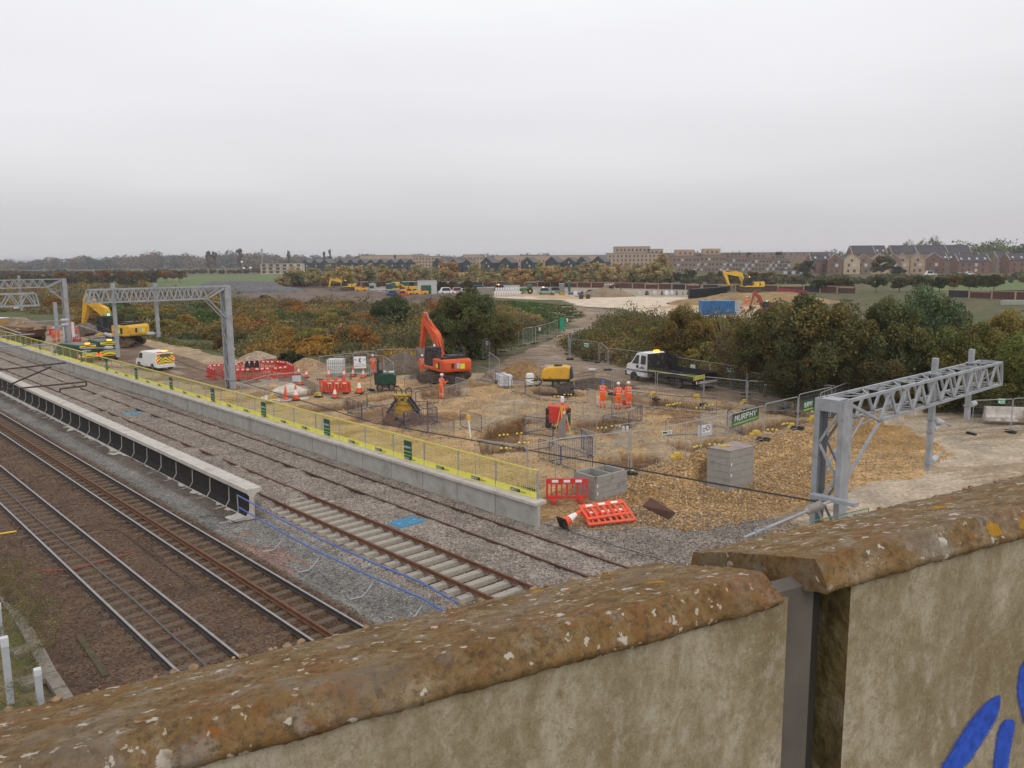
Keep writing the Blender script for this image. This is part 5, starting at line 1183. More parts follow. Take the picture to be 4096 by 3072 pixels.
g_ = MB(); p = G(*c5(1050, 1345), hh2+.06); g_.tube([p, p+Vector((.30, -.08, .0))], .05, 6); g_.tube([p+Vector((.3, -.08, 0)), p+Vector((.5, -.2, 0))], .045, 6); tag(g_.build('yellow_bag', mat('yellow_weight', (.62, .42, .06))), 'small yellow bag lying on the closed concrete chamber', 'bag')
b = MB(); q = [G(*c3b(1480, 715), .35), G(*c3b(1555, 640), .75), G(*c3b(1775, 775), .35), G(*c3b(1715, 832), -.02)]
b.add([v for v in q]+[v+Vector((0.03, .03, -.05)) for v in q], [(0, 1, 2, 3), (7, 6, 5, 4), (0, 4, 5, 1), (1, 5, 6, 2), (2, 6, 7, 3), (3, 7, 4, 0)]); tag(b.build('steel_plate', mat('brown_plate', (.17, .10, .085), .7, 0, .15, 3)), 'brown plate lying on the gravel slope below the closed chamber', 'plate')
# white concrete barrier at right
A = G(3936, 1680, 0); B = G(4150, 1686, 0); t = thing('concrete_barrier', 'white painted concrete barrier block at the right edge beside the haul road', 'barrier', A, atan2(B.y-A.y, B.x-A.x))
b = MB(); b.prism([(-.3, 0), (.3, 0), (.3, .25), (.2, .4), (.16, .85), (-.16, .85), (-.2, .4), (-.3, .25)], 0, 3.6, 'x'); b.build('block', mat('stained_white_concrete', (.55, .51, .47), .9, 0, .2, 2, dirt=((.2, .14, .1), .3)), t)
# stakes
for (cf, a, e, lb, nm, cat) in ((c3, (1615, 1540), (1585, 1285), 'white survey post with a black and yellow head before a lone navy barrier', 'survey_post', 'post'),):
    p = G(*cf(*a), 0); h = solve_h(p, cf(*e)[1]); t = thing(nm, lb, cat, p); b = MB(); b.tube([(0, 0, -.1), (-.08, .1, h*.85)], .045, 6); b.build('shaft', signwhite, t); b = MB(); b.lathe([(.09, 0), (.11, .06), (.10, .22), (.05, .26)], (-.08, .1, h*.85), 8); b.build('head', yelm, t)
t = thing('pipe_end', 'pair of short white pipe ends standing in the sand right of the trench', 'pipe', G(*c4(1640, 1180), 0))
for x in (0, .22): b = MB(); b.tube([(x, -x*.5, 0), (x, -x*.5, .32)], .07, 8); b.build('pipe', whitep, t)
# rebar mat
t = thing('rebar_mat', 'upright rusty rebar mat behind the dark soil ridge', 'reinforcement'); A = G(2298, 1533, 0); B = G(2380, 1528, 0); b = MB()
for i in range(17): p = A.lerp(B, i/16); b.tube([p, p+Vector((0, 0, .75+.25*i/16))], .016, 4)
for z in (.2, .5, .72): b.tube([A+Vector((0, 0, z)), B+Vector((0, 0, z*1.25))], .014, 4)
b.build('bars', rust_d, t)

# loose stones over the gravel slope and clods on the churned ground
def rocks(name, poly, n, r0, r1, cols, label, seed, cat='gravel', ok=None):
    R = np.random.default_rng(seed); P = np.array(poly); lo = P.min(0); hi = P.max(0); q = R.uniform(lo, hi, (n*4, 2)); q = q[inpoly(q[:, 0], q[:, 1], [tuple(x) for x in P])][:n]
    if ok is not None: q = q[ok(q)]
    m = len(q); Z = fields(q[:, 0], q[:, 1])[0]; r = R.uniform(r0, r1, m)**1.0; base = np.array([(1, 0, 0), (0, 1, 0), (-1, 0, 0), (0, -1, 0), (0, 0, .8), (0, 0, -.6)], float)
    V = base[None]*r[:, None, None]*R.uniform(.55, 1.25, (m, 6, 1)); a = R.uniform(0, 6.28, m); ca, sa = np.cos(a)[:, None], np.sin(a)[:, None]; x = V[..., 0]*ca-V[..., 1]*sa; y = V[..., 0]*sa+V[..., 1]*ca
    V = np.stack([x+q[:, :1], y+q[:, 1:2], V[..., 2]+(Z+r*.3)[:, None]], -1).reshape(-1, 3)
    f = np.array([(0, 1, 4), (1, 2, 4), (2, 3, 4), (3, 0, 4), (1, 0, 5), (2, 1, 5), (3, 2, 5), (0, 3, 5)]); F = (np.arange(m)[:, None, None]*6+f[None]).reshape(-1, 3)
    c = np.array(cols)[R.integers(0, len(cols), m)]*R.uniform(.6, 1.35, (m, 1)); c = np.repeat(np.concatenate([c, np.zeros((m, 1))], 1), 6, 0)
    o = bpy.data.objects.new(name, fastmesh(name, V, F, gm_dirt, c, False, 3)); COL.objects.link(o); return tag(o, label, cat, None, 'stuff')
GC = [(.50, .31, .13), (.44, .26, .095), (.58, .40, .20), (.33, .19, .08), (.52, .35, .17), (.44, .33, .22)]
rocks('gravel_stones', gp([(2470, 1960), (2560, 1860), (2700, 1850), (2860, 1770), (3020, 1740), (3250, 1730), (3300, 1830), (3250, 1960), (3080, 2050), (2780, 2110), (2560, 2085), (2440, 2060)]), 12000, .022, .075, GC, 'loose orange stones lying over the gravel slope', 51)
rocks('gravel_stones', gp([(3250, 1730), (3500, 1700), (3720, 1740), (3800, 1820), (3600, 1880), (3380, 1930), (3250, 1980)]), 1500, .02, .06, GC, 'scattered small stones on the sand mound behind the nearest gantry', 54)
rocks('earth_clods', gp([(1200, 1500), (1650, 1530), (2000, 1560), (2420, 1570), (2900, 1640), (3150, 1720), (2800, 1800), (2500, 1930), (2190, 1990), (1800, 1830), (1500, 1720)]), 5500, .015, .055, [(.33, .20, .09), (.27, .16, .07), (.40, .28, .15), (.42, .33, .22)], 'clods and stones strewn over the churned compound ground', 52, 'clods')
rocks('ballast_stones', [(20.95, 13), (20.95, 21.4), (26, 21.3), (29, 16), (27, 12)], 9000, .02, .045, [(.30, .25, .21), (.22, .19, .17), (.40, .35, .30), (.16, .14, .13)], 'loose grey ballast stones beyond the end of the platform wall', 53)
rocks('ballast_stones', [(12.0, 14), (12.4, 31), (14.3, 31), (14.5, 60), (20.8, 60), (20.8, 13)], 26000, .018, .038, [(.32, .26, .22), (.24, .20, .18), (.44, .38, .33), (.18, .15, .14), (.50, .44, .38)], 'loose new ballast stones around the unfinished tracks', 55)
rocks('ballast_stones', [(4.6, 15), (4.6, 60), (12.0, 60), (12.0, 15)], 16000, .018, .036, [(.15, .088, .055), (.09, .055, .036), (.20, .125, .085), (.23, .17, .13)], 'loose brown ballast stones about the running tracks', 56)
ORD = ['first', 'second', 'third', 'fourth', 'fifth', 'sixth', 'seventh', 'eighth', 'ninth', 'tenth', 'eleventh', 'twelfth', 'thirteenth', 'fourteenth', 'fifteenth', 'sixteenth', 'seventeenth', 'eighteenth', 'nineteenth', 'twentieth']
def nth(i):
    if i < 20: return ORD[i]
    return {2: 'twenty', 3: 'thirty', 4: 'forty'}[(i+1)//10]+('-'+ORD[(i+1) % 10-1] if (i+1) % 10 else 'eth') if (i+1) % 10 else {3: 'thirtieth', 4: 'fortieth', 5: 'fiftieth'}[(i+1)//10]
# ------------------------------------------------------------------ vegetation
def leaf_material(name, use_obj, rough=.8):
    m = bpy.data.materials.new(name); m.use_nodes = True; t = m.node_tree; b = t.nodes['Principled BSDF']; L = t.links.new
    b.inputs['Roughness'].default_value = rough; b.inputs['Specular IOR Level'].default_value = .15
    at = t.nodes.new('ShaderNodeAttribute'); at.attribute_name = 'Col'
    src = at.outputs['Color']
    if use_obj:
        oi = t.nodes.new('ShaderNodeObjectInfo'); mu = t.nodes.new('ShaderNodeMix'); mu.data_type = 'RGBA'; mu.blend_type = 'MULTIPLY'; mu.inputs[0].default_value = 1
        L(at.outputs['Color'], mu.inputs[6]); L(oi.outputs['Color'], mu.inputs[7]); src = mu.outputs[2]
    L(src, b.inputs['Base Color'])
    tr = t.nodes.new('ShaderNodeBsdfTranslucent'); L(src, tr.inputs[0]); ms = t.nodes.new('ShaderNodeMixShader'); ms.inputs[0].default_value = .25
    L(b.outputs[0], ms.inputs[1]); L(tr.outputs[0], ms.inputs[2]); L(ms.outputs[0], t.nodes['Material Output'].inputs[0])
    return m
leafO = leaf_material('tree_leaves', True); leafV = leaf_material('scrub_leaves', False)
def leaves(P, size, R, upbias=.2):
    """quads of given size at points P with random facing"""
    n = len(P); a = R.normal(size=(n, 3)); a[:, 2] += upbias; a /= np.linalg.norm(a, axis=1)[:, None]
    b = R.normal(size=(n, 3)); u = np.cross(a, b); u /= np.linalg.norm(u, axis=1)[:, None]+1e-9; v = np.cross(a, u)
    s = size[:, None] if hasattr(size, '__len__') else size
    u = u*s*R.uniform(.6, 1.2, (n, 1)); v = v*s*R.uniform(.45, .9, (n, 1))
    V = np.stack([P-u, P-v*.8, P+u, P+v], 1).reshape(-1, 3); F = np.arange(4*n).reshape(n, 4)
    return V, F
def crown_points(R, n, shape='round', lumps=34, rough=.26):
    """points in a lumpy crown of unit radius, base at z=0, height 2"""
    c = R.normal(size=(lumps, 3)); c /= np.linalg.norm(c, axis=1)[:, None]; rad = R.uniform(.45, .95, (lumps, 1)); c = c*rad
    if shape == 'round': c[:, 2] = c[:, 2]*.86+.98
    elif shape == 'poplar': c[:, :2] *= .32; c[:, 2] = c[:, 2]*1.25+1.0
    elif shape == 'bush': c[:, 2] = np.abs(c[:, 2])*1.0+.1
    elif shape == 'spire': c[:, 2] = R.uniform(.1, 2.1, lumps); k = (1-c[:, 2]/2.3); c[:, :2] *= k[:, None]*.9
    i = R.integers(0, lumps, n); q = R.normal(size=(n, 3)); q /= np.linalg.norm(q, axis=1)[:, None]
    lr = R.uniform(.11, rough+.06, lumps)*(.5 if shape == 'poplar' else 1); q = q*(lr[i]*R.uniform(.45, 1.12, n)**.6)[:, None]
    P = c[i]+q; ok = P[:, 2] > .0
    return P[ok], i[ok]
def crown_mesh(name, seed, n, shape, size, lumps=34):
    R = np.random.default_rng(seed); P, i = crown_points(R, n, shape, lumps)
    V, F = leaves(P, size, R); m = len(P)
    lump = R.uniform(.72, 1.3, 200)[i]; leaf = R.uniform(.55, 1.5, m); hue = R.normal(0, .12, m)+(R.uniform(-.15, .2, 200)[i])
    col = np.stack([lump*leaf*(1+hue), lump*leaf, lump*leaf*(1-hue*.5), np.ones(m)], 1); col = np.clip(np.repeat(col, 4, 0), 0.02, 3)
    return fastmesh(name, V, F, leafO, col, False)
CRN = {}
for k, (sh_, n_, sz, lm) in {'big0': ('round', 36000, .031, 95), 'big1': ('round', 36000, .031, 110), 'big2': ('round', 32000, .032, 80), 'bush0': ('bush', 13000, .045, 50), 'bush1': ('bush', 13000, .045, 62), 'far0': ('round', 3000, .085, 22), 'far1': ('round', 3000, .085, 30), 'far2': ('bush', 2400, .09, 18), 'poplar': ('poplar', 4000, .05, 40), 'spire': ('spire', 3000, .07, 40), 'thin': ('round', 2600, .05, 60)}.items():
    CRN[k] = crown_mesh('crown', sum(map(ord, k)), n_, sh_, sz, lm)
def trunk_mesh(seed, limbs=5, r=.06, h=1.2):
    R = random.Random(seed); b = MB(); b.tube([(0, 0, -.1), (.02, .01, h*.4), (R.uniform(-.06, .06), R.uniform(-.06, .06), h*.8), (0, 0, h*1.2)], [r, r*.8, r*.6, r*.25], 6)
    for i in range(limbs):
        a = R.uniform(0, 6.28); z = h*R.uniform(.2, .7); b.tube([(0, 0, z), (.25*cos(a), .25*sin(a), z+.3), (.5*cos(a), .5*sin(a), z+.62)], [r*.5, r*.35, r*.1], 5)
    return b.mesh('trunk', bark)
TRK = [trunk_mesh(i) for i in range(3)]; TRKs = trunk_mesh(9, 0, .05, .9)
OLIVE = (.19, .17, .065); DKG = (.075, .10, .042); ORG = (.27, .135, .026); YEL = (.22, .175, .05); RUS = (.15, .085, .03); GRB = (.105, .092, .055); YG = (.15, .145, .045); BRN = (.12, .082, .042); BG_ = (.125, .16, .075)
def tree(kind, loc, rad, height, col, label, group, trunk=True, name='tree', rz=None, cat='tree'):
    """crown mesh is 2 units tall, 1 unit radius"""
    t = thing(name, label, cat, loc, rnd.uniform(0, 6.28) if rz is None else rz, group)
    lift = height*.16 if trunk else 0
    c = bpy.data.objects.new('crown', CRN[kind]); COL.objects.link(c); c.parent = t; c.location = (0, 0, lift); c.scale = (rad, rad, (height-lift)/2.0); c.color = tuple(col)+(1,)
    if trunk:
        k = bpy.data.objects.new('trunk', TRK[rnd.randrange(3)] if kind[:3] == 'big' else TRKs); COL.objects.link(k); k.parent = t; k.scale = (rad*.8, rad*.8, height/2.2)
    return t
def near_tree(kind, px, pybase, ptop, wpx, col, label, group, trunk=True, name='tree', zb=0.0, cat='tree'):
    p = G(px, pybase, zb); h = solve_h(p, ptop); D = np.array(p)@_f+CAMH*sin(PITCH)
    r = wpx/2/FPX*D
    return tree(kind, p, r/ (.92 if kind != 'poplar' else .42), (h-zb)*1.02, col, label, group, trunk, name, None, cat)
GB = 'bushes and trees behind the compound fence'
BT = [ # kind, px, base, top, width, colour, label
 ('big0', 1855, 1452, 1140, 250, (.12, .13, .05), 'broad olive tree behind the boom of the orange excavator'),
 ('big1', 1570, 1330, 1180, 150, DKG, 'dark green round tree in the scrub left of the orange boom'),
 ('big2', 1985, 1420, 1250, 190, (.16, .145, .05), 'olive tree right of the orange excavator boom, beside the earth track fence'),
 ('bush0', 1780, 1470, 1330, 170, DKG, 'dark bush right behind the orange excavator body'),
 ('bush1', 960, 1390, 1290, 110, DKG, 'dark green bush right of the second gantry mast'),
 ('bush0', 1170, 1460, 1365, 150, (.05, .062, .026), 'dark bush above the red barrier ring'),
 ('bush0', 1480, 1300, 1240, 90, ORG, 'orange bush in the scrub left of the dark round tree'),
 ('bush1', 1350, 1330, 1262, 80, (.24, .13, .03), 'orange brown bush in the middle of the scrub'),
 ('bush1', 1655, 1370, 1300, 90, ORG, 'golden bush left of the raised orange stick'),
 ('bush0', 890, 1400, 1300, 70, RUS, 'rusty bush just behind the second gantry mast'),
 ('bush0', 240, 1235, 1150, 120, ORG, 'golden orange bush between the far gantries'),
 ('bush0', 2000, 1275, 1225, 90, ORG, 'golden bush below the green bank'),
 ('bush0', 2560, 1370, 1198, 110, (.17, .15, .055), 'ragged olive bush with shoots above the pale hardstanding'),
 ('bush1', 2660, 1380, 1222, 130, (.20, .16, .055), 'ochre olive bush left of the blue container'),
 ('bush0', 3560, 1400, 1195, 170, (.14, .15, .055), 'olive bush in the gap right of the tallest crown'),
 ('bush1', 2400, 1400, 1262, 130, (.17, .14, .05), 'low ochre bush at the inner side of the earth track bend'),
 ('bush1', 2480, 1420, 1225, 190, OLIVE, 'olive bush at the left end of the right hand thicket'),
 ('bush1', 2590, 1400, 1195, 150, (.10, .125, .045), 'dark leafy bush standing up behind the tipper truck cab'),
 ('bush0', 2595, 1440, 1310, 65, (.33, .13, .022), 'small bright orange bush behind the tipper truck cab'),
 ('big2', 2720, 1500, 1220, 200, (.19, .15, .055), 'brownish tree behind the tipper truck body'),
 ('big0', 2830, 1500, 1250, 200, (.24, .19, .055), 'yellowish tree right of the blue container'),
 ('thin', 2925, 1560, 1300, 190, (.18, .135, .07), 'sparse tree with many pale upright stems behind the green sign'),
 ('big1', 3060, 1590, 1205, 260, (.15, .135, .05), 'large olive tree left of the tallest crown'),
 ('big0', 3290, 1630, 1155, 380, (.15, .14, .055), 'tallest and broadest olive tree above the nearest gantry mast'),
 ('big2', 3520, 1600, 1190, 300, (.115, .125, .05), 'dark tree right of the tallest crown'),
 ('big1', 3690, 1580, 1145, 290, BG_, 'bluish green tree behind the gantry boom'),
 ('big0', 3850, 1620, 1270, 260, (.19, .18, .055), 'yellow green tree above the end of the gantry boom'),
 ('big2', 4000, 1600, 1240, 240, (.23, .185, .055), 'ochre tree near the right edge of the photo'),
 ('big1', 4120, 1660, 1330, 260, (.18, .20, .05), 'light green tree cut by the right edge of the photo'),
 ('big1', 3180, 1640, 1420, 240, (.09, .08, .035), 'low dark thorn tree at the foot of the tallest crown'),
 ('big0', 3480, 1650, 1400, 260, (.10, .09, .038), 'low dark tree behind the roadside fence, left of the gantry boom'),
 ('big2', 3940, 1655, 1480, 220, (.15, .15, .05), 'low olive tree over the white concrete block'),
 ('bush1', 2390, 1440, 1350, 120, (.12, .11, .04), 'thin olive bush behind the fence at the bend of the earth track'),
 ('bush0', 1060, 1205, 1160, 70, (.06, .08, .028), 'green bush just below the grey gravel stockpile')]
for a in BT: near_tree(*a[:6], a[6], GB, a[0][:3] != 'bus', 'bush' if a[0][:3] == 'bus' else 'tree', 0, 'bush' if a[0][:3] == 'bus' else 'tree')
R5 = random.Random(77)
for cname, colr, lo_, hi_, n_ in (('golden', (.34, .215, .055), 1205, 1410, 15), ('green', (.12, .145, .05), 1215, 1430, 15), ('olive yellow', (.25, .215, .075), 1205, 1400, 13), ('rust coloured', (.26, .15, .065), 1200, 1400, 5)):
    xs5 = sorted(R5.uniform(330, 2050) for _ in range(n_))
    for i, x5 in enumerate(xs5):
        lim = 1300+(x5-330)*.11 if x5 < 1300 else 1440
        yb = R5.uniform(lo_+20, min(hi_, lim)); k5 = (yb-1040)/300; near_tree('bush'+str(i % 2), x5, yb, yb-R5.uniform(85, 150)*k5, R5.uniform(110, 190)*k5, tuple(c*R5.uniform(.8, 1.15) for c in colr), f'{cname} bush in the left scrub, {nth(i)} of its colour from the left', 'single bushes standing out of the left scrub', False, 'bush', 0, 'bush')
for cname, colr, n_ in (('yellow green', (.25, .24, .075), 7), ('ochre', (.30, .21, .06), 7), ('light olive', (.20, .19, .075), 7)):
    xs5 = sorted(R5.uniform(2360, 4060) for _ in range(n_))
    for i, x5 in enumerate(xs5):
        yb = R5.uniform(1360, 1430) if x5 < 2800 else R5.uniform(1440, 1570); k5 = (yb-1030)/400; near_tree('bush'+str(i % 2), x5, yb, yb-R5.uniform(150, 230)*k5, R5.uniform(150, 230)*k5, tuple(c*R5.uniform(.8, 1.15) for c in colr), f'{cname} bush in the right thicket, {nth(i)} of its colour from the left', 'single bushes standing out of the right thicket', False, 'bush', 0, 'bush')
# pale stems of the sparse tree
p = G(2925, 1548, 0); b = MB(); R = random.Random(4)
for i in range(11):
    a = R.uniform(-1, 1); b.tube([(p.x+a*.15, p.y+a*.1, 0), (p.x+a*.8, p.y-a*.6, 2.6), (p.x+a*1.7, p.y-a*1.3, 5.6+R.uniform(-.6, .6))], [.06, .045, .015], 5)
tag(b.build('bare_stems', mat('pale_bark', (.24, .19, .13), .9)), 'fan of pale upright stems behind the green sign', 'tree')
# undergrowth: masses no one could count
def thicket(name, poly, n, hfun, pal, label, seed, leaf=.17, per=90, rad=(.9, 2.3), zone=None, clear=None):
    R = np.random.default_rng(seed); P = np.array(gp(poly)); lo = P.min(0); hi = P.max(0); C = []
    while len(C) < n:
        q = R.uniform(lo, hi, (4000, 2)); k = inpoly(q[:, 0], q[:, 1], [tuple(x) for x in P]); C += list(q[k])
        if len(C) > n: break
    C = np.array(C[:n]); D = np.hypot(C[:, 0], C[:, 1]); br = R.uniform(rad[0], rad[1], n)*(1+D/260); hh = hfun(C, R)*R.uniform(.6, 1.25, n)
    pal = np.array(pal); pn = (fbm(C[:, 0], C[:, 1], 13, 3, seed)-.5)*2.1+.5+R.normal(0, .12, n); ci = np.clip((pn*len(pal)).astype(int), 0, len(pal)-1); ci = np.where(R.uniform(size=n) < .2, R.integers(0, len(pal), n), ci); bc = pal[ci]*R.uniform(.62, 1.25, (n, 1))
    cnt = np.maximum(24, (per*(70/np.maximum(D, 60))**.9)).astype(int); i = np.repeat(np.arange(n), cnt); m = len(i)
    q = R.normal(size=(m, 3)); q /= np.linalg.norm(q, axis=1)[:, None]; q[:, 2] = np.abs(q[:, 2]); q *= R.uniform(.5, 1.0, (m, 1))**.7*(1+.0*q); lb = fbm(q[:, 0]*2+i*3.1, q[:, 1]*2+q[:, 2]*2, .9, 2, seed+5); q *= (.62+.75*lb)[:, None]
    X = C[i, 0]+q[:, 0]*br[i]; Y = C[i, 1]+q[:, 1]*br[i]; Z = q[:, 2]*hh[i]*(.9+.25*R.uniform(size=m)); Pp = np.stack([X, Y, Z], 1)
    V, F = leaves(Pp, leaf*(1+D[i]/150)*R.uniform(.6, 1.3, m), R); br_ = R.uniform(.55, 1.45, m)
    c = bc[i]*br_[:, None]*(1+R.normal(0, .08, (m, 3))); c = np.clip(np.repeat(np.concatenate([c, np.ones((m, 1))], 1), 4, 0), .004, 1)
    o = bpy.data.objects.new(name, fastmesh(name, V, F, leafV, c, False)); COL.objects.link(o); return tag(o, label, name.replace('_', ' '), None, 'stuff')
pal1 = [(.12, .13, .055), (.14, .135, .06), (.17, .155, .07), (.19, .15, .09), (.19, .165, .06), (.30, .195, .05), (.36, .20, .045), (.22, .17, .085), (.26, .20, .10)]
def hA(C, R): D = np.hypot(C[:, 0], C[:, 1]); return np.clip(1.9-.7*ss(D, 95, 150)+4.2*(fbm(C[:, 0], C[:, 1], 9, 3, 5)-.5), .7, 4.5)*np.where(R.uniform(size=len(C)) < .12, 1.6, .9)
thicket('scrub_thicket', [(-500, 1150), (0, 1140), (300, 1138), (520, 1150), (700, 1165), (860, 1186), (1000, 1208), (1200, 1218), (1500, 1226), (1740, 1226), (2000, 1226), (2110, 1262), (2180, 1300), (1990, 1400), (1900, 1462), (1600, 1462), (1330, 1450), (1150, 1452), (960, 1402), (720, 1370), (560, 1330), (300, 1262), (0, 1252), (-500, 1250)], 2500, hA, pal1, 'tangled autumn scrub in olive, ochre and orange between the compound and the spoil heaps', 11, .085, 620)
pal2 = [(.14, .135, .055), (.16, .14, .055), (.10, .11, .045), (.20, .155, .055), (.25, .18, .05), (.30, .18, .045), (.15, .115, .06), (.12, .12, .04)]
def hB(C, R):
    D = np.hypot(C[:, 0], C[:, 1]); return np.clip(2.4-1.3*ss(D, 80, 108)+4.0*(fbm(C[:, 0], C[:, 1], 8, 3, 6)-.5), .7, 5)*np.where(R.uniform(size=len(C)) < .12, 1.5, .9)
thicket('scrub_thicket', [(2330, 1350), (2470, 1298), (2780, 1312), (3060, 1325), (3400, 1400), (3800, 1400), (4300, 1380), (4400, 1600), (3900, 1625), (3540, 1618), (3300, 1592), (3060, 1560), (2800, 1500), (2520, 1462), (2330, 1422), (2290, 1385)], 1500, hB, pal2, 'dense dark undergrowth beneath the trees behind the compound fence', 12, .075, 620)
def hC(C, R): return .18+.2*R.uniform(size=len(C))
pg = [(.17, .16, .06), (.22, .19, .08), (.13, .14, .045), (.26, .21, .11)]
thicket('rough_grass_tufts', [(-100, 2200), (110, 2270), (240, 2420), (250, 2520), (190, 2560), (160, 2700), (130, 2800), (150, 3000), (-100, 3000)], 300, hC, pg, 'yellowing grass tufts left of the old track', 13, .016, 60, (.10, .28))
thicket('rough_grass_tufts', [(2270, 1395), (2500, 1450), (2680, 1485), (2900, 1548), (2860, 1515), (2650, 1450), (2450, 1400), (2300, 1365)], 260, hC, pg, 'grass tufts along the foot of the fence before the right hand thicket', 14, .06, 70, (.3, .7))
thicket('rough_grass_tufts', [(620, 1360), (900, 1415), (1130, 1455), (1250, 1462), (1000, 1412), (700, 1368), (560, 1330), (430, 1310)], 300, hC, pg, 'grass tufts at the edge of the scrub behind the left yard', 15, .08, 60, (.4, .9))
thicket('rough_grass_tufts', [(1930, 1205), (2080, 1208), (2270, 1224), (2330, 1262), (2200, 1330), (2060, 1385), (1930, 1440), (2010, 1380), (2140, 1300), (1990, 1240)], 420, hC, [(.07, .12, .025), (.09, .13, .03), (.11, .11, .04), (.06, .09, .025)], 'green grass on the bank left of the earth track', 16, .09, 60, (.5, 1.2))
# ------------------------------------------------------------------ far country
def far_tree(kind, px, dep, w_, h_, col, label, group, trunk=True, name='tree', zb=0.0):
    p = FL(px, dep, zb); return tree(kind, p, w_/2/(.92 if kind != 'poplar' else .42), h_, col, label, group, trunk, name)
GREYB = (.10, .085, .068)
for px, top, w_, lb in ((834, 990, 30, 'left one of the paired tall brown poplars on the horizon'), (857, 992, 26, 'right one of the paired tall brown poplars on the horizon'), (959, 980, 33, 'tall broad brown poplar left of the pale flats'), (1155, 990, 15, 'slim dark poplar above the pale flats'), (1297, 996, 14, 'slim dark poplar left of its taller twin'), (1320, 985, 13, 'slim dark poplar, taller of the twins above the black houses'), (1580, 1012, 13, 'small pointed tree above the last black house of the left row')):
    dep = 800; h = (1042-top)/FPX*dep+10; far_tree('poplar', px, dep, w_/FPX*dep, h, (.19, .145, .12) if w_ > 20 else (.10, .11, .095), lb, 'poplars on the horizon')
R9 = random.Random(21)
# wooded skyline, one mass
def wood(name, x0, x1, dep, hf, n, pal, label, seed, ddep=60, leaf=1.4):
    R = np.random.default_rng(seed); m = n; px = R.uniform(x0, x1, m); dp = dep+R.uniform(-ddep, ddep, m); X = np.array([FL(a, b)[:2] for a, b in zip(px, dp)])
    hh = hf(px)*R.uniform(.7, 1.12, m); br = R.uniform(.30, .6, m)*hh; pal = np.array(pal); ci = np.clip((fbm(px, px*0, 90, 3, seed)*len(pal)*1.1+R.normal(0, .9, m)).astype(int), 0, len(pal)-1)
    k = 130; i = np.repeat(np.arange(m), k); q = R.normal(size=(m*k, 3)); q /= np.linalg.norm(q, axis=1)[:, None]; q *= R.uniform(.6, 1.05, (m*k, 1))
    P = np.stack([X[i, 0]+q[:, 0]*br[i], X[i, 1]+q[:, 1]*br[i], hh[i]*.52+q[:, 2]*hh[i]*.5], 1); V, F = leaves(P, leaf*R.uniform(.6, 1.2, m*k), R)
    c = pal[ci][i]*R.uniform(.65, 1.35, (m*k, 1)); c = np.repeat(np.concatenate([c, np.ones((m*k, 1))], 1), 4, 0)
    o = bpy.data.objects.new(name, fastmesh(name, V, F, leafV, c, False)); COL.objects.link(o); return tag(o, label, 'wood', None, 'stuff')
pw = [(.13, .12, .11), (.15, .125, .10), (.18, .135, .09), (.10, .11, .09), (.19, .14, .10), (.12, .12, .12), (.08, .095, .08)]
pw = [tuple(c*1.25 for c in q) for q in pw]  # distance haze put into the wood colours by lightening them
wood('distant_wood', -200, 1130, 1150, lambda p: 13+6*ss(p, 150, 700)-1.5*np.sin(p/55.)+2.2*np.sin(p/23.), 330, pw, 'long band of brown and grey woodland on the left skyline', 31, 90, 1.5)
wood('distant_wood', 980, 2200, 1100, lambda p: 15+1.5*np.sin(p/37.), 240, pw, 'woodland skyline behind the black gabled houses', 32, 60, 1.5)
wood('distant_wood', 2600, 4200, 800, lambda p: 13+3*ss(p, 3050, 3600)+1.2*np.sin(p/31.), 230, pw, 'woodland skyline behind the right hand brick houses', 33, 50, 1.3)
wood('distant_wood', 3830, 4300, 640, lambda p: 20.5+2.0*np.sin(p/33.), 70, [(.07, .10, .04), (.09, .115, .045), (.15, .16, .055)], 'dark green trees behind the roofs at the right edge', 34, 30, 1.1)
# hedge bands in the fields
wood('far_hedge', -200, 1180, 690, lambda p: 2.6+.6*np.sin(p/31.), 330, [(.15, .085, .035), (.12, .07, .035), (.08, .075, .035), (.18, .10, .03), (.10, .08, .045)], 'orange and brown hedge band beyond the left fields', 35, 45, .9)
wood('far_hedge', -200, 620, 400, lambda p: 3.4+.8*np.sin(p/40.), 260, [(.10, .075, .035), (.07, .065, .03), (.14, .095, .03), (.08, .05, .035)], 'brown hedge band before the left woodland', 36, 60, .7)
wood('far_hedge', 1380, 4200, 330, lambda p: 2.2+.5*np.sin(p/40.), 620, [(.15, .14, .07), (.12, .13, .06), (.19, .17, .08), (.16, .12, .08)], 'scrubby band between the site hoarding and the houses', 37, 30, .55)
# hills on the horizon
def hills(px0, px1, dep, hmax, col, seed):
    V = []; n = 160
    for i in range(n+1):
        px = px0+(px1-px0)*i/n; e = sin(pi*i/n)**.6; h = hmax*e*(.55+.45*float(fbm(px, 0, 420, 3, seed)))
        a = FL(px, dep); b_ = FL(px, dep*1.12); c_ = FL(px, dep*1.3); V += [(a.x, a.y, -5), (b_.x, b_.y, h), (c_.x, c_.y, -5)]
    F = np.array([(3*i+j, 3*i+3+j, 3*i+4+j, 3*i+1+j) for i in range(n) for j in (0, 1)]); C = np.ones((len(V), 4)); C[:, :3] = col; C[:, 3] = 0
    o = bpy.data.objects.new('hills', fastmesh('hills', np.array(V), F, gm_grass, C)); COL.objects.link(o); o['kind'] = 'structure'
hills(-400, 2300, 5200, 52, (.10, .12, .11), 3); hills(3200, 4800, 5200, 75, (.10, .12, .10), 5)
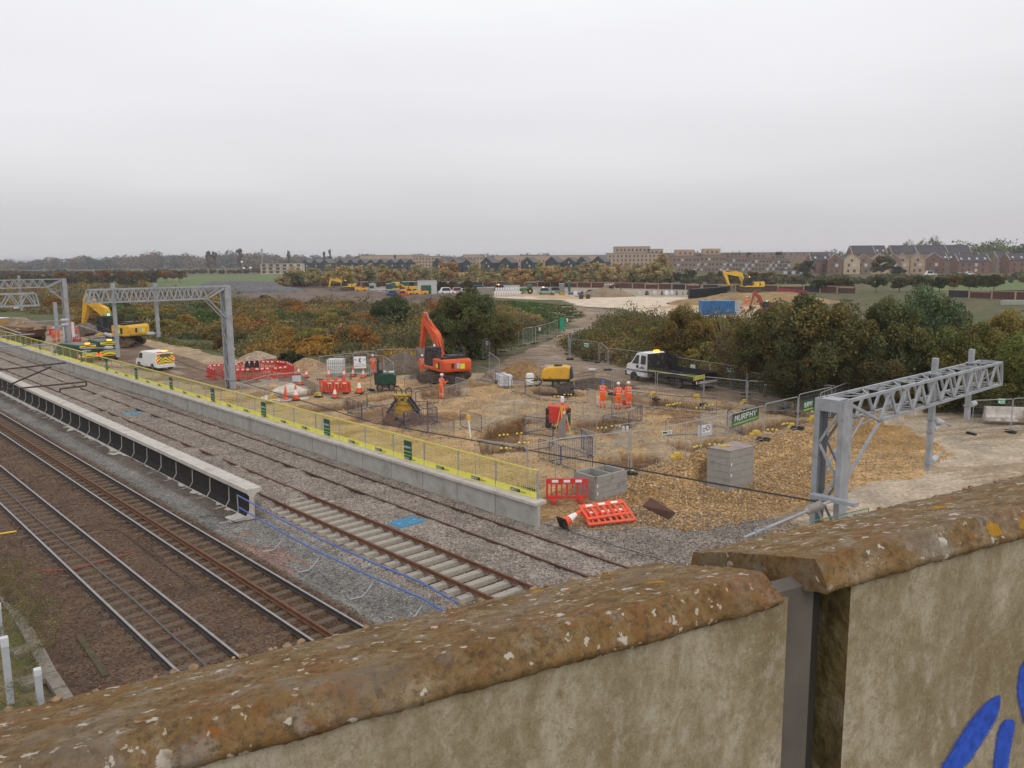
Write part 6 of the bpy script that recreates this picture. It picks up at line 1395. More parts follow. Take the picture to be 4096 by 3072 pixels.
# young trees in front of the houses
pale = [(.42, .35, .15), (.33, .30, .13), (.26, .25, .12), (.40, .28, .12), (.23, .22, .11), (.40, .34, .18), (.16, .17, .08)]
FT = 'young autumn trees in front of the houses'
xs_ = [1130, 1160, 1195, 1240, 1290, 1330, 1372, 1398, 1440, 1480, 1520, 1560, 1600, 1650, 1700, 1735, 1790, 1815, 1850, 1900, 1945, 1985, 2030, 2075, 2120, 2165, 2210, 2250, 2295, 2340, 2385, 2425, 2470, 2515, 2560, 2610, 2645]
hs_ = [5, 6, 6.5, 5, 6, 6, 8.5, 5.5, 7.5, 6, 7, 7, 5, 5.5, 6, 5.5, 9, 7, 5, 7.5, 5.5, 5, 6.5, 6.5, 6, 7, 6.5, 5.5, 6, 7.5, 8, 7, 7, 6, 6.5, 9, 10]
for i, x in enumerate(xs_):
    dep = 300+R9.uniform(-25, 45); h = hs_[i]*1.12; col = pale[R9.randrange(7)] if h < 7 else pale[R9.choice([0, 1, 3, 5])]
    far_tree(R9.choice(['far0', 'far1', 'spire', 'far0']), x+R9.uniform(-8, 8), dep, h*R9.uniform(.9, 1.25)+1, h, col, f'{nth(i)} pale autumn tree from the left in the row before the houses', FT)
for i in range(46):
    x = 1180+i*33+R9.uniform(-12, 12); h = R9.uniform(4.5, 8.5)
    far_tree(R9.choice(['far0', 'far1', 'thin', 'spire']), x, 400+R9.uniform(-30, 40), h*R9.uniform(.8, 1.2), h, pale[R9.randrange(7)], f'{nth(i)} young tree from the left in the second row close before the houses', 'second row of young trees before the houses')
for i, x in enumerate(range(2670, 3300, 42)):
    far_tree(R9.choice(['far0', 'far2', 'far1']), x+R9.uniform(-10, 10), 330+R9.uniform(-20, 30), R9.uniform(4.5, 8), R9.uniform(3.5, 6), [(.07, .08, .035), (.12, .10, .05), (.16, .12, .05), (.09, .085, .04), (.14, .11, .045)][R9.randrange(5)], f'{nth(i)} low autumn bush from the left before the stepped brick terrace', 'bushes before the stepped terrace', False, 'bush')
for i, (x, h, w_, c) in enumerate(((1608, 3.2, 4.2, DKG), (1665, 2.8, 4, (.06, .06, .025)), (1720, 2.6, 4, (.07, .07, .03)), (1766, 3.6, 5, (.09, .075, .03)), (1808, 3.6, 4.6, (.13, .095, .03)), (1870, 3.8, 5, (.10, .08, .03)))):
    far_tree('far0', x, 262, w_, h, c, f'{nth(i)} small rounded tree from the left behind the site cabins', 'rounded trees behind the site cabins')
for i, (x, h, w_, c) in enumerate(((3285, 4.2, 5.5, (.05, .065, .026)), (3335, 3.8, 5.5, (.10, .085, .03)), (3372, 4.8, 6.5, (.10, .095, .03)), (3512, 4.9, 5.2, (.075, .085, .026)), (3605, 4.8, 5.5, (.10, .09, .028)), (3680, 5.0, 6.0, (.09, .09, .028)), (3766, 4.7, 5.4, (.055, .07, .026)), (3822, 4.9, 4.8, (.15, .11, .03)), (3885, 5.3, 6.2, (.085, .085, .028)), (3932, 5.0, 4.6, (.07, .075, .028)), (3985, 5.6, 5.4, (.10, .09, .03)))):
    far_tree('far1' if i % 2 else 'far0', x, 232, w_, h, c, f'{nth(i)} dark round tree from the left in the meadow before the brick houses', 'round trees in the meadow')
for i, (x, h, w_, c) in enumerate(((3528, 12, 13, (.11, .10, .05)), (3590, 6, 8, (.055, .065, .045)), (3230, 9.5, 8, (.06, .07, .035)), (3203, 8, 8, (.24, .19, .05)), (2995, 16, 6, (.04, .05, .035)), (3118, 16.5, 8, (.04, .05, .03)))):
    far_tree('far0', x, [400, 400, 420, 440, 620, 620][i], w_, h, c, ['large rounded tree standing before the brick gables', 'bluish low tree right of the large rounded one', 'dark tree left of the first brick gables', 'bright yellow tree by the flat roofed shed', 'small dark tree on the skyline over the stepped terrace', 'round dark tree on the skyline left of the brick gables'][i], 'trees among the houses')
for i, (x, h) in enumerate(((3690, 22), (3740, 24), (3640, 21))): far_tree('thin', x, 600, 14+2*i, h, (.13, .11, .095), ['bare pale tree behind the long back roof, middle one', 'tall bare pale tree behind the long back roof', 'low bare pale tree behind the long back roof'][i], 'bare trees behind the long roof')
for i, (x, c) in enumerate(((245, (.24, .12, .03)), (355, (.22, .11, .03)), (405, (.25, .10, .03)), (465, (.10, .08, .03)), (500, (.18, .11, .04)), (545, (.24, .11, .03)), (615, (.13, .10, .04)), (662, (.24, .13, .03)), (712, (.15, .10, .04)))):
    far_tree('far1', x, 400, 8, 6.0, c, f'{nth(i)} small orange tree from the left in the green field', 'small trees in the left field')
# ------------------------------------------------------------------ houses
brickA = mat('pale_brick', (.42, .30, .21), .9, 0, .12, .5); brickB = mat('brown_brick', (.235, .165, .125), .9, 0, .15, .5); brickC = mat('red_brown_brick', (.20, .115, .085), .9, 0, .15, .5)
buff = mat('buff_brick', (.50, .40, .28), .9, 0, .1, .5); slate = mat('slate_roof', (.062, .056, .062), .8, 0, .12, .6); blackclad = mat('black_cladding', (.028, .028, .034), .7, 0, .15, .8); greyroof = mat('grey_roof', (.115, .11, .112), .8, 0, .1, .6)
wing = mat('window_glass', (.07, .08, .09), .2, 0, .2, .8); winw = mat('pale_window', (.5, .52, .53), .3, 0, .1, .8); coping_m = mat('verge_stone', (.40, .34, .28), .8, 0, .1, 1)
winmesh = {}
def window(parent, x, z, w_, h_, y=-.06, m=None):
    m = m or wing; k = (round(w_, 1), round(h_, 1), m.name)
    if k not in winmesh: b = MB(); b.bx(-w_/2, w_/2, -.05, .05, 0, h_); winmesh[k] = b.mesh('window', m)
    o = bpy.data.objects.new('window', winmesh[k]); COL.objects.link(o); o.parent = parent; o.location = (x, y, z); return o
def frame_at(px, dep, turn=0.0): return FL(px, dep, 0), -YAW+turn
def gabled(px, dep, wd, eav, ridge, dpt, wallm, roofm, label, group, front=True, wins=(), turn=0, verge=False, lights=0, name='gabled_house'):
    """gable end toward the viewer when front, else the roof slope"""
    p, rz = frame_at(px, dep, turn); t = thing(name, label, 'house', p, rz, group); hw = wd/2
    b = MB()
    if front: b.prism([(-hw, 0), (hw, 0), (hw, eav), (0, ridge), (-hw, eav)], 0, dpt, 'y')
    else: b.prism([(0, 0), (dpt, 0), (dpt, eav), (dpt/2, ridge), (0, eav)], -hw, hw, 'x')
    b.build('wall', wallm, t)
    r = MB()
    if front:
        for s in (-1, 1): r.prism([(s*(hw+.25), eav-.15), (s*(hw+.25), eav+.12), (0, ridge+.28), (0, ridge+.03)], -.15, dpt+.15, 'y')
    else:
        for a, c in ((-.3, dpt/2), (dpt+.3, dpt/2)): r.prism([(a, eav-.15), (a, eav+.12), (c, ridge+.28), (c, ridge+.03)], -hw-.05, hw+.05, 'x')
    ro = r.build('roof', roofm, t)
    if verge:
        for s in (-1, 1):
            v = MB()
            if front: v.bar((s*(hw+.2), -.2, eav+.1), (0, -.2, ridge+.3), .25, .3)
            else: v.bar((s*(hw+.02), -.3, eav+.2), (s*(hw+.02), dpt/2, ridge+.4), .35, .3)
            v.build('verge', coping_m, t)
    for i in range(lights):
        x = -hw+wd*(i+.5)/lights; q = MB(); sl_ = (ridge-eav)/(dpt/2+.3); y0 = dpt*.12; q.quad((x-.55, y0, eav+.25+sl_*(y0+.3)), (x+.55, y0, eav+.25+sl_*(y0+.3)), (x+.55, y0+1.1, eav+.27+sl_*(y0+1.4)), (x-.55, y0+1.1, eav+.27+sl_*(y0+1.4))); q.build('roof_light', winw, ro)
    for (x, z, ww, hh, pale_) in wins: window(t, x*hw, z, ww, hh, -.04, winw if pale_ else wing)
    return t
W2 = ((-.45, 1, 1, 1.6, 0), (.4, 1, 1.2, 1.6, 0), (-.4, 4, 1.1, 1.5, 0), (.4, 4, 1.1, 1.5, 1))
# black gabled houses
k = 0
for x in (1220, 1258, 1298): 
    gabled(x, 760, 8.6, 7.4, 10.6, 10, blackclad, greyroof, f'{nth(k)} black gabled house from the left in the left hand row', 'black gabled houses', True, W2, -.5); k += 1
for x in (1362, 1402, 1442, 1482, 1522, 1562, 1602, 1640):
    gabled(x, 720, 8.6, 7.3, 10.4+.3*(k % 2), 10, blackclad, greyroof, f'{nth(k)} black gabled house from the left in the left hand row', 'black gabled houses', True, W2, -.5, False, 0); k += 1
for i, (x, w_, rg) in enumerate(((1748, 8.0, 11.6), (1812, 7.0, 10.8), (1866, 7, 10.8), (1945, 10, 12), (2020, 10.5, 11.8), (2108, 10.5, 12), (2205, 10.5, 12.2), (2275, 10, 11.5), (2325, 9.5, 12.2), (2392, 11, 12.4))):
    gabled(x, 600, w_, 7.2, rg-1, 10, blackclad, greyroof, f'{nth(i)} black gabled house from the left in the nearer middle row', 'black gabled houses in the middle', True, W2+((0, 6.5, .9, 1.2, i % 2),), -.55)
def block(px0, px1, dep, top, m, label, group, dz=8, rows=3, cols=8, ww=1.1, wh=1.5, z0=1.2, name='apartment_block', par=True, pale_=0, roofm=None, turn=0, skip=()):
    a = FL(px0, dep); b_ = FL(px1, dep); wd = (b_-a).length; c = (a+b_)/2; t = thing(name, label, 'building', c, -YAW+turn, group)
    q = MB(); q.bx(-wd/2, wd/2, 0, dz, 0, top); q.build('wall', m, t); r = MB(); r.bx(-wd/2-.15, wd/2+.15, -.15, dz+.15, top+.004, top+.3); r.build('roof', roofm or slate, t)
    for i in range(rows):
        for j in range(cols):
            if (i, j) in skip: continue
            x = -wd/2+wd*(j+.5)/cols; z = z0+(top-z0)*(i)/rows; window(t, x+(.3 if (i+j) % 2 else 0), z, ww, wh, -.04, winw if (i*7+j*3) % 5 < pale_ else wing)
    return t
AB = 'brick apartment blocks beyond the young trees'
t = block(1040, 1205, 600, 7.8, mat('cream_render', (.52, .45, .36), .85, 0, .06, 1), 'pale low block of flats with big dark balcony openings at the left of the houses', AB, 9, 3, 6, 2.4, 1.7, .8, 'flats', pale_=0)
q = MB()
for x in (-14, -9, -4, 1, 6): q.bx(x-.15, x+.15, -.8, -.1, 0, 8)
for z in (2.7, 5.4, 7.7): q.bx(-14, 2, -.8, -.1, z, z+.22)
q.build('balcony_frame', buff, t)
block(1440, 1700, 900, 14.6, brickA, 'long pale brick block behind the left hand black houses', AB, 10, 2, 18, 1.4, 2)
block(1650, 1760, 720, 12.5, brickA, 'pale brick block between the black houses, left of the middle', AB, 10, 4, 9, 1.2, 1.6)
block(1855, 1930, 760, 13.8, brickA, 'pale brick block behind the balcony houses in the middle', AB, 10, 3, 6, 1.4, 1.8)
block(1975, 2120, 800, 12.9, brickA, 'long pale brick block behind the middle black houses', AB, 10, 2, 12, 1.4, 1.8)
block(2120, 2430, 760, 12.6, brickA, 'wide pale brick block behind the right black houses', AB, 10, 2, 20, 1.2, 1.8)
block(2430, 2640, 640, 13.5, brickA, 'broad pale brick block right of the black houses', AB, 12, 4, 13, 1.2, 1.8)
block(2460, 2600, 655, 18.6, brickA, 'tall pale brick block with four dark square openings, highest of the flats', AB, 12, 5, 9, 1.3, 2.0)
block(2600, 2652, 650, 16.5, brickA, 'narrow pale brick wing right of the highest flats', AB, 12, 4, 3, 1.6, 2.4)
block(1810, 1905, 610, 8.5, blackclad, 'dark block with white balcony rails between the middle black houses', AB, 9, 3, 6, 1.8, 1.4, pale_=2)
# stepped brick terrace with sloping pale stair walls
SB = 'stepped brown brick terrace'
for i, (x0, x1, top, tw) in enumerate(((2690, 2800, 13.6, 1), (2800, 2905, 14.2, 1), (2905, 2990, 12.6, 0), (2990, 3090, 11.5, 0), (3090, 3160, 10.6, 0))):
    t = block(x0, x1, 560+4*i, top-2.6, brickB, f'{nth(i)} house block from the left in the stepped brown brick terrace', SB, 10, 3, 7, 1.3, 1.5, 1, 'terrace_house', pale_=1)
    q = MB(); wd = (FL(x1, 560)-FL(x0, 560)).length; q.bx(-wd*.35, wd*.30, 2, 9, top-2.3, top+.4+tw*1.3); q.build('upper_storey', brickA if tw else brickB, t)
    for j in range(3): window(t, -wd*.2+j*wd*.18, top-1.4, 1.3, 1.4, 1.96)
    if i < 4: q = MB(); q.prism([(-6, .3), (-1.5, 6.5), (-1.5, 7.3), (-7, .3)], wd*.42, wd*.47, 'x'); q.v = [(v[1]*0+wd*.30+(v[1]+6)*.9, -2.0-(v[0]-wd*.42)*0.6, v[2]) for v in q.v]; q.build('stair_wall', winw if 0 else galv2, t)
block(2660, 3330, 740, 13.8, brickB, 'long brown brick block on the skyline behind the stepped terrace', AB, 10, 1, 26, 1.2, 1.6, 11.5)
block(3135, 3215, 455, 3.0, brickB, 'low flat roofed brick shed with a dark roof edge and pale openings', AB, 6, 1, 5, 2.0, 1.6, .6, 'shed', pale_=3)
# brick gabled houses on the right: front gables and roof slopes
GH = 'brick houses on the right'; k = 0
W3 = ((-.4, 1.0, 1.1, 1.6, 0), (.35, 1.0, 1.4, 1.6, 0), (-.35, 4.2, 1.0, 1.7, 0), (.3, 4.2, 1.5, 1.7, 1), (0, 7.0, 1.2, 1.4, 0))
for (x, w_, rg, ea, m) in ((3340, 8, 11.2, 8, brickC), (3408, 9.5, 11.4, 8, buff), (3455, 9.0, 11.0, 8, brickB), (3520, 11.5, 11.6, 8, brickA), (3572, 9, 11.0, 8, brickB), (3612, 7.6, 11.2, 7.8, brickA), (3672, 8.4, 11.6, 7.8, brickA), (3735, 11, 11.4, 7.8, brickC)):
    gabled(x, 470, w_*.92, ea, rg, 10, m, greyroof, f'{nth(k)} gable fronted brick house from the left in the right hand terrace', GH, True, W3, -.3, True); k += 1
k = 0
for (x0, x1, dep, rg, ea, m, lt, vg) in ((3245, 3325, 480, 11.6, 7.6, brickC, 2, 1), (3740, 3795, 476, 11.2, 7.4, brickB, 3, 1), (3795, 3850, 478, 11.2, 7.4, brickB, 2, 1), (3835, 3962, 455, 10.4, 6.6, brickC, 4, 1), (3925, 3992, 500, 11.6, 8, brickB, 0, 1), (3990, 4045, 490, 12, 8, brickB, 0, 1), (4040, 4180, 450, 10.9, 7.3, brickC, 4, 1)):
    wd = (FL(x1, dep)-FL(x0, dep)).length; n = max(2, int(wd/4)); ws = tuple((-.85+1.7*(j+.3)/n, z, 1.3, 1.6, (j+int(z)) % 3 == 0) for j in range(n) for z in (1.2, 4.2))
    gabled((x0+x1)/2, dep, wd, ea, rg, 9, m, slate, f'{nth(k)} brick house with its dark roof slope facing us, from the left', GH, False, ws, 0, bool(vg), lt); k += 1
for i, (x0, x1) in enumerate(((3408, 3500), (3500, 3548), (3566, 3668), (3668, 3790), (3790, 3885))):
    dep = 560; wd = (FL(x1, dep)-FL(x0, dep)).length; gabled((x0+x1)/2, dep, wd, 11.6, 17.0, 11, brickC if i < 2 else brickB, slate, f'{nth(i)} tall house from the left under the long dark back roofs', 'tall back row under dark roofs', False, (), 0, True, 2 if i == 1 else 0)
# ------------------------------------------------------------------ people
def build_body(pose, R=None):
    """one skinned surface: joints -> radii; returns mesh with materials by body region"""
    J = pose['J']; E = pose['E']; names = list(J)
    me = bpy.data.meshes.new('b'); me.from_pydata([J[n][0] for n in names], [(names.index(a), names.index(b)) for a, b in E], [])
    o = bpy.data.objects.new('b', me); COL.objects.link(o); sk_ = o.modifiers.new('s', 'SKIN')
    for i, n in enumerate(names):
        r = J[n][1]; me.skin_vertices[0].data[i].radius = (r, r) if not hasattr(r, '__len__') else r; me.skin_vertices[0].data[i].use_root = (n == 'pelvis')
    sb = o.modifiers.new('u', 'SUBSURF'); sb.levels = 2; sb.render_levels = 2
    dg = bpy.context.evaluated_depsgraph_get(); dg.update(); ev = o.evaluated_get(dg); m2 = bpy.data.meshes.new_from_object(ev)
    V = [tuple(v.co) for v in m2.vertices]; F = [tuple(p.vertices) for p in m2.polygons]
    bpy.data.objects.remove(o); bpy.data.meshes.remove(me)
    seg = [(Vector(J[a][0]), Vector(J[b][0]), pose['M'].get(b, 0)) for a, b in E]
    mi = []
    for f in F:
        c = sum((Vector(V[i]) for i in f), Vector())/len(f); best = (9, 0)
        for a, b, k in seg:
            d = b-a; t = max(0, min(1, (c-a).dot(d)/d.length_squared)); q = (c-(a+d*t)).length
            if q < best[0]: best = (q, k)
        mi.append(best[1])
    bpy.data.meshes.remove(m2)
    return V, F, mi
def person(label, loc, rz, helmet='white', armL='down', armR='down', stride=.0, lean=0.0, scale=1.0, look=0.0, band_=True):
    """faces +Y; origin between the feet"""
    t = thing('person', label, 'person', loc, rz, 'workers in orange clothing'); t.scale = (scale,)*3
    y = lean
    J = {'pelvis': ((0, 0, .95), (.155, .125)), 'waist': ((0, y*.3, 1.10), (.155, .12)), 'chest': ((0, y*.7, 1.32), (.185, .135)), 'upper': ((0, y, 1.46), (.13, .095)), 'neck': ((0, y+.01, 1.545), .062), 'chin': ((0, y+.03, 1.60), .085), 'head': ((0, y+.03, 1.70), (.092, .108)), 'crown': ((0, y+.02, 1.77), .06)}
    E = [('pelvis', 'waist'), ('waist', 'chest'), ('chest', 'upper'), ('upper', 'neck'), ('neck', 'chin'), ('chin', 'head'), ('head', 'crown')]
    M = {'chin': 1, 'head': 1, 'crown': 1, 'neck': 1}; hands = []
    for s, arm in ((-1, armL), (1, armR)):
        n = 'L' if s < 0 else 'R'
        J['hip'+n] = ((s*.10, 0, .88), .115); J['knee'+n] = ((s*.115, stride*s*.5+.02, .50), .082); J['ank'+n] = ((s*.12, stride*s, .11), .066); J['toe'+n] = ((s*.13, stride*s+.17, .045), .045)
        E += [('pelvis', 'hip'+n), ('hip'+n, 'knee'+n), ('knee'+n, 'ank'+n), ('ank'+n, 'toe'+n)]; M['toe'+n] = 2
        sh = Vector((s*.215, y*.95, 1.43))
        if arm == 'down': el = sh+Vector((s*.06, -.02, -.29)); wr = el+Vector((s*.01, .08, -.25))
        elif arm == 'fold': el = sh+Vector((s*.05, .05, -.29)); wr = el+Vector((-s*.17, .20, .02))
        elif arm == 'phone': el = sh+Vector((s*.04, .08, -.27)); wr = el+Vector((-s*.10, .24, .10))
        elif arm == 'reach': el = sh+Vector((s*.05, .18, -.20)); wr = el+Vector((-s*.02, .24, -.06))
        elif arm == 'hip': el = sh+Vector((s*.16, -.06, -.26)); wr = el+Vector((-s*.12, .12, -.16))
        elif arm == 'pole': el = sh+Vector((s*.05, .14, -.26)); wr = el+Vector((s*.02, .22, -.10))
        J['sho'+n] = (tuple(sh), .075); J['elb'+n] = (tuple(el), .058); J['wri'+n] = (tuple(wr), .042)
        E += [('upper', 'sho'+n), ('sho'+n, 'elb'+n), ('elb'+n, 'wri'+n)]; hands.append((wr, (wr-el).normalized(), s))
    V, F, mi = build_body({'J': J, 'E': E, 'M': M}); b = MB(); b.add(V, F, 0); b.m = list(mi)
    for wr, d, s in hands:                    # palm, four bent fingers, thumb
        side = d.cross(Vector((0, 0, 1))).normalized(); nn = side.cross(d).normalized()
        b.box(wr+d*.05, (.03, .085, .09), Matrix((nn, side, d)).transposed(), 1)
        for k, ln in enumerate((.062, .072, .068, .052)):
            p = wr+d*.095+side*(-.032+k*.0215); b.tube([p, p+d*ln*.55-nn*.006, p+d*ln*.8-nn*.028, p+d*ln*.8-nn*.045], [.0095, .009, .008, .006], 5, 1)
        p = wr+d*.03+side*(-.045); b.tube([p, p+d*.035-side*.022-nn*.008, p+d*.062-side*.018-nn*.02], [.011, .010, .007], 5, 1)
    hy = y+.03; b.box((0, hy+.108, 1.685), (.022, .03, .045), None, 1)
    for s in (-1, 1): b.box((s*.092, hy, 1.69), (.02, .035, .055), None, 1); b.box((s*.034, hy+.098, 1.70), (.022, .008, .012), None, 3)
    b.box((0, hy+.100, 1.635), (.05, .008, .010), None, 4)
    b.build('body', [hivis, skin, boot, signdark, mat('lips', (.32, .12, .10), .6)], t, smooth=True)
    h = MB(); h.lathe([(.135, 0), (.132, .012), (.118, .02), (.116, .06), (.095, .11), (.05, .135), (.0, .14)], (0, hy-.01, 1.735), 14); h.box((0, hy+.12, 1.742), (.15, .09, .012)); h.build('helmet', bluep if helmet == 'blue' else whitep, t, smooth=True)
    c = MB(); c.lathe([(.085, 0), (.078, .03), (.08, .05)], (0, y+.01, 1.515), 10); c.build('collar', navy, t, smooth=True)
    if band_:
        r = MB()
        for z, ra, rb_, yy in ((1.10, .180, .148, y*.35), (1.26, .204, .158, y*.6)):
            n = 18; vs = []
            for k in range(n):
                a = 2*pi*k/n; vs += [(ra*cos(a), yy+rb_*sin(a), z), (ra*cos(a), yy+rb_*sin(a), z+.045)]
            r.add(vs, [(2*k, 2*k+1, (2*k+3) % (2*n), (2*k+2) % (2*n)) for k in range(n)])
        for s in (-1, 1):
            for z, rr in ((.33, .088), (.42, .092)):
                cx = s*.117; cy = stride*s*(1-(z-.11)/.39*.5)*1.0; n = 12; vs = []
                for k in range(n): a = 2*pi*k/n; vs += [(cx+rr*cos(a), cy+.01+rr*sin(a), z), (cx+rr*cos(a), cy+.01+rr*sin(a), z+.04)]
                r.add(vs, [(2*k, 2*k+1, (2*k+3) % (2*n), (2*k+2) % (2*n)) for k in range(n)])
            r.bar((s*.10, y+.150, 1.30), (s*.115, y+.105, 1.50), .035, .008); r.bar((s*.10, y-.150, 1.30), (s*.115, y-.10, 1.50), .035, .008)
        r.build('reflective_band', band, t)
    return t
def pat(px, py, z=0): p = G(px, py, z); p.z = max(hz(p.x, p.y), -.35)+.0; return p
person('man in orange overalls and a blue helmet holding a long pole, seen from behind', pat(2410, 1630), -YAW-.35, 'blue', 'phone', 'pole', .05, .03, 1.02)
b = MB(); p = pat(2410, 1630); fw = Vector((sin(YAW+.35), cos(YAW+.35), 0)); rg_ = Vector((fw.y, -fw.x, 0)); b.tube([p+rg_*.30+fw*.42+Vector((0, 0, 1.25)), p+rg_*.75+fw*.5], .016, 5); tag(b.build('long_pole', rust_d), 'long dark pole held by the man in the blue helmet', 'pole')
person('worker in orange with a white helmet, middle and lowest of the three standing together', pat(2473, 1637), -YAW+.15, 'white', 'fold', 'fold', .02, .02, 1.0)
person('worker in orange with a white helmet, right one of the three standing together', pat(2514, 1630), -YAW+.4, 'white', 'down', 'reach', .04, .02, 1.0)
person('worker in orange with a white helmet standing in a trench beside the orange excavator', pat(1766, 1597), -YAW-.9, 'white', 'fold', 'phone', .02, .04, 1.02)
person('worker in orange with a white helmet in front of the orange excavator cab', pat(1690, 1503), pi-YAW+.1, 'white', 'hip', 'hip', .03, 0, 1.0)
person('worker in orange with a white helmet reading something beside the notice banner', pat(1493, 1498), pi-YAW+.25, 'white', 'phone', 'phone', .02, .02, 1.0)
person('left one of two workers in orange talking at the far left', pat(218, 1369), pi-YAW+.9, 'white', 'down', 'down', .06, 0, 1.02)
person('right one of two workers in orange talking at the far left', pat(237, 1363), pi-YAW-.9, 'white', 'fold', 'down', .05, .02, 1.02)
person('tiny worker in orange standing right of the blue container', FL(2972, 150, 0), -YAW, 'white', 'down', 'down', .03, .02, 1.05)
person('tiny worker in orange with a raised stake between the container and the red mini digger', FL(2992, 158, .6), pi-YAW, 'white', 'reach', 'down', .03, .02, 1.05)
# ------------------------------------------------------------------ machines
def excavator(label, loc, head, under, sc, m, pose, group=None, beacon=amber, rails=True, name='excavator', cabside=1):
    """local x runs along the boom; pose = elbow (x,z), boom tip (x,z), stick tip (x,z)"""
    t = thing(name, label, 'excavator', loc, head, 'tracked excavators'); t.scale = (sc,)*3; da = under-head
    U = Matrix.Rotation(da, 3, 'Z')
    ub = MB(); ub.box((0, 0, .62), (1.6, 1.3, .35), U); ub.lathe([(.62, .75), (.62, .98)], n=14); ub.build('undercarriage', dark, t)
    for s in (-1, 1):
        k = MB(); P = []
        for i in range(9): a = pi/2+pi*i/8; P.append((-1.55+.38*cos(a), .42+.38*sin(a)))
        for i in range(9): a = -pi/2+pi*i/8; P.append((1.55+.38*cos(a), .42+.38*sin(a)))
        k.prism(P, s*1.0-.27, s*1.0+.27, 'y')
        L_ = 0
        for i in range(22): x = -1.6+3.2*i/21; k.box((x, s*1.0, .81), (.10, .56, .04)); k.box((x, s*1.0, .03), (.10, .56, .04))
        for i in range(5): k.lathe([(.16, -.02), (.16, .02)], (-1.1+.55*i, s*1.29, .3), 8, ax=(0, 1, 0))
        for x in (-1.55, 1.55): k.lathe([(.30, -.02), (.30, .03)], (x, s*1.29, .42), 10, ax=(0, 1, 0))
        k.v = [tuple(U @ Vector(v)) for v in k.v]; k.build('crawler_track', mat('muddy_track', (.085, .065, .05), .9, 0, .4, 5, dirt=(MUD, .4)), t)
    h = MB(); h.prism([(-2.0, 1.0), (-1.85, .98), (1.25, .98), (1.25, 1.25), (-.4, 1.25), (-.4, 1.95), (-2.0, 1.95), (-2.12, 1.8), (-2.12, 1.1)], -1.2, 1.2, 'y'); h.build('upper_body', m, t, bevel=.06)
    w_ = MB(); w_.prism([(-2.45, 1.0), (-2.55, 1.15), (-2.55, 1.75), (-2.42, 1.98), (-2.0, 2.0), (-2.0, .98)], -1.18, 1.18, 'y'); w_.build('counterweight', m, t, bevel=.08)
    e = MB(); e.bx(-1.9, -.6, -1.0, .35, 1.952, 2.2); e.tube([(-1.5, -.5, 2.2), (-1.5, -.5, 2.55), (-1.6, -.5, 2.65)], .06, 6); e.bx(-1.8, -1.2, .4, 1.0, 1.952, 2.12); e.build('engine_cover', dark, t)
    g = MB()
    for x in (-1.85, -1.2, -.55, .1):
        for s in (-1.12, 1.12): g.tube([(x, s, 1.95), (x, s, 2.65)], .022, 4)
    for s in (-1.12, 1.12): g.tube([(-1.85, s, 2.65), (.1, s, 2.65)], .022, 4); g.tube([(-1.85, s, 2.3), (.1, s, 2.3)], .018, 4)
    g.build('guard_rail', dark, t)
    c = MB(); y0, y1 = (.28, 1.12); P = [(-.15, 1.25), (1.35, 1.25), (1.42, 1.9), (1.15, 2.75), (-.15, 2.78)]
    c.prism(P, y0, y1, 'y'); c.build('cab', dark, t, bevel=.04)
    gl = MB()
    for y in (y0-.006, y1+.006): gl.quad((.0, y, 1.75), (.55, y, 1.75), (.55, y, 2.62), (.0, y, 2.62)); gl.quad((.65, y, 1.55), (1.28, y, 1.6), (1.32, y, 1.95), (1.12, y, 2.62)); gl.v = gl.v
    gl.quad((1.43, y0+.06, 1.85), (1.43, y1-.06, 1.85), (1.165, y1-.06, 2.68), (1.165, y0+.06, 2.68)); gl.build('cab_window', glass, t)
    # boom
    ft = Vector((.85, 0, 1.45)); el, tp, st = [Vector((p[0], 0, p[1])) for p in pose]
    def arm(pts, ws, y, nm, mm):
        A = MB(); top = []; bot = []
        for i, p in enumerate(pts):
            d = (pts[min(i+1, len(pts)-1)]-pts[max(i-1, 0)]).normalized(); nn = Vector((-d.z, 0, d.x)); top.append((p+nn*ws[i]/2)); bot.append((p-nn*ws[i]/2))
        poly = [(q.x, q.z) for q in top]+[(q.x, q.z) for q in reversed(bot)]
        n = len(pts); vs = []
        for s in (-y, y): vs += [(a, s, b_) for a, b_ in poly]
        N_ = len(poly); fs = [(i, N_+i, N_+(i+1) % N_, (i+1) % N_) for i in range(N_)]
        for o_ in (0, N_): fs += [(o_+i, o_+i+1, o_+N_-2-i, o_+N_-1-i) for i in range(n-1)]
        A.add(vs, fs); return A.build(nm, mm, t, (0, -.25, 0))
    b0 = ft; arm([ft, ft.lerp(el, .5), el, el.lerp(tp, .45), tp], [.45, .78, .88, .66, .36], .24, 'boom', m)
    d1 = (tp-st).normalized(); hk = tp+d1*.55; arm([hk, tp+d1*.05, tp.lerp(st, .25), st], [.28, .62, .54, .28], .18, 'stick', m)
    cy = MB(); mid = ft.lerp(el, .85)
    for s in (-.30, .30): cy.tube([(1.25, s-.25, 1.35), (1.25+(mid.x-1.25)*.55, s-.25, 1.35+(mid.z-1.35)*.55)], .085, 7); 
    q1 = el.lerp(tp, .15)+Vector((.0, 0, .42)); q2 = hk; cy.tube([(q1.x, -.25, q1.z), (q1.x+(q2.x-q1.x)*.55, -.25, q1.z+(q2.z-q1.z)*.55)], .085, 7); cy.build('ram', m, t)
    rd = MB()
    for s in (-.30, .30): rd.tube([(1.25+(mid.x-1.25)*.5, s-.25, 1.35+(mid.z-1.35)*.5), (mid.x, s-.25, mid.z)], .045, 6)
    rd.tube([(q1.x+(q2.x-q1.x)*.5, -.25, q1.z+(q2.z-q1.z)*.5), (q2.x, -.25, q2.z)], .05, 6)
    q3 = tp.lerp(st, .12)+Vector((.28, 0, 0)) if False else tp.lerp(st, .1)-Vector((-.0, 0, 0)); rd.build('ram_rod', polished, t)
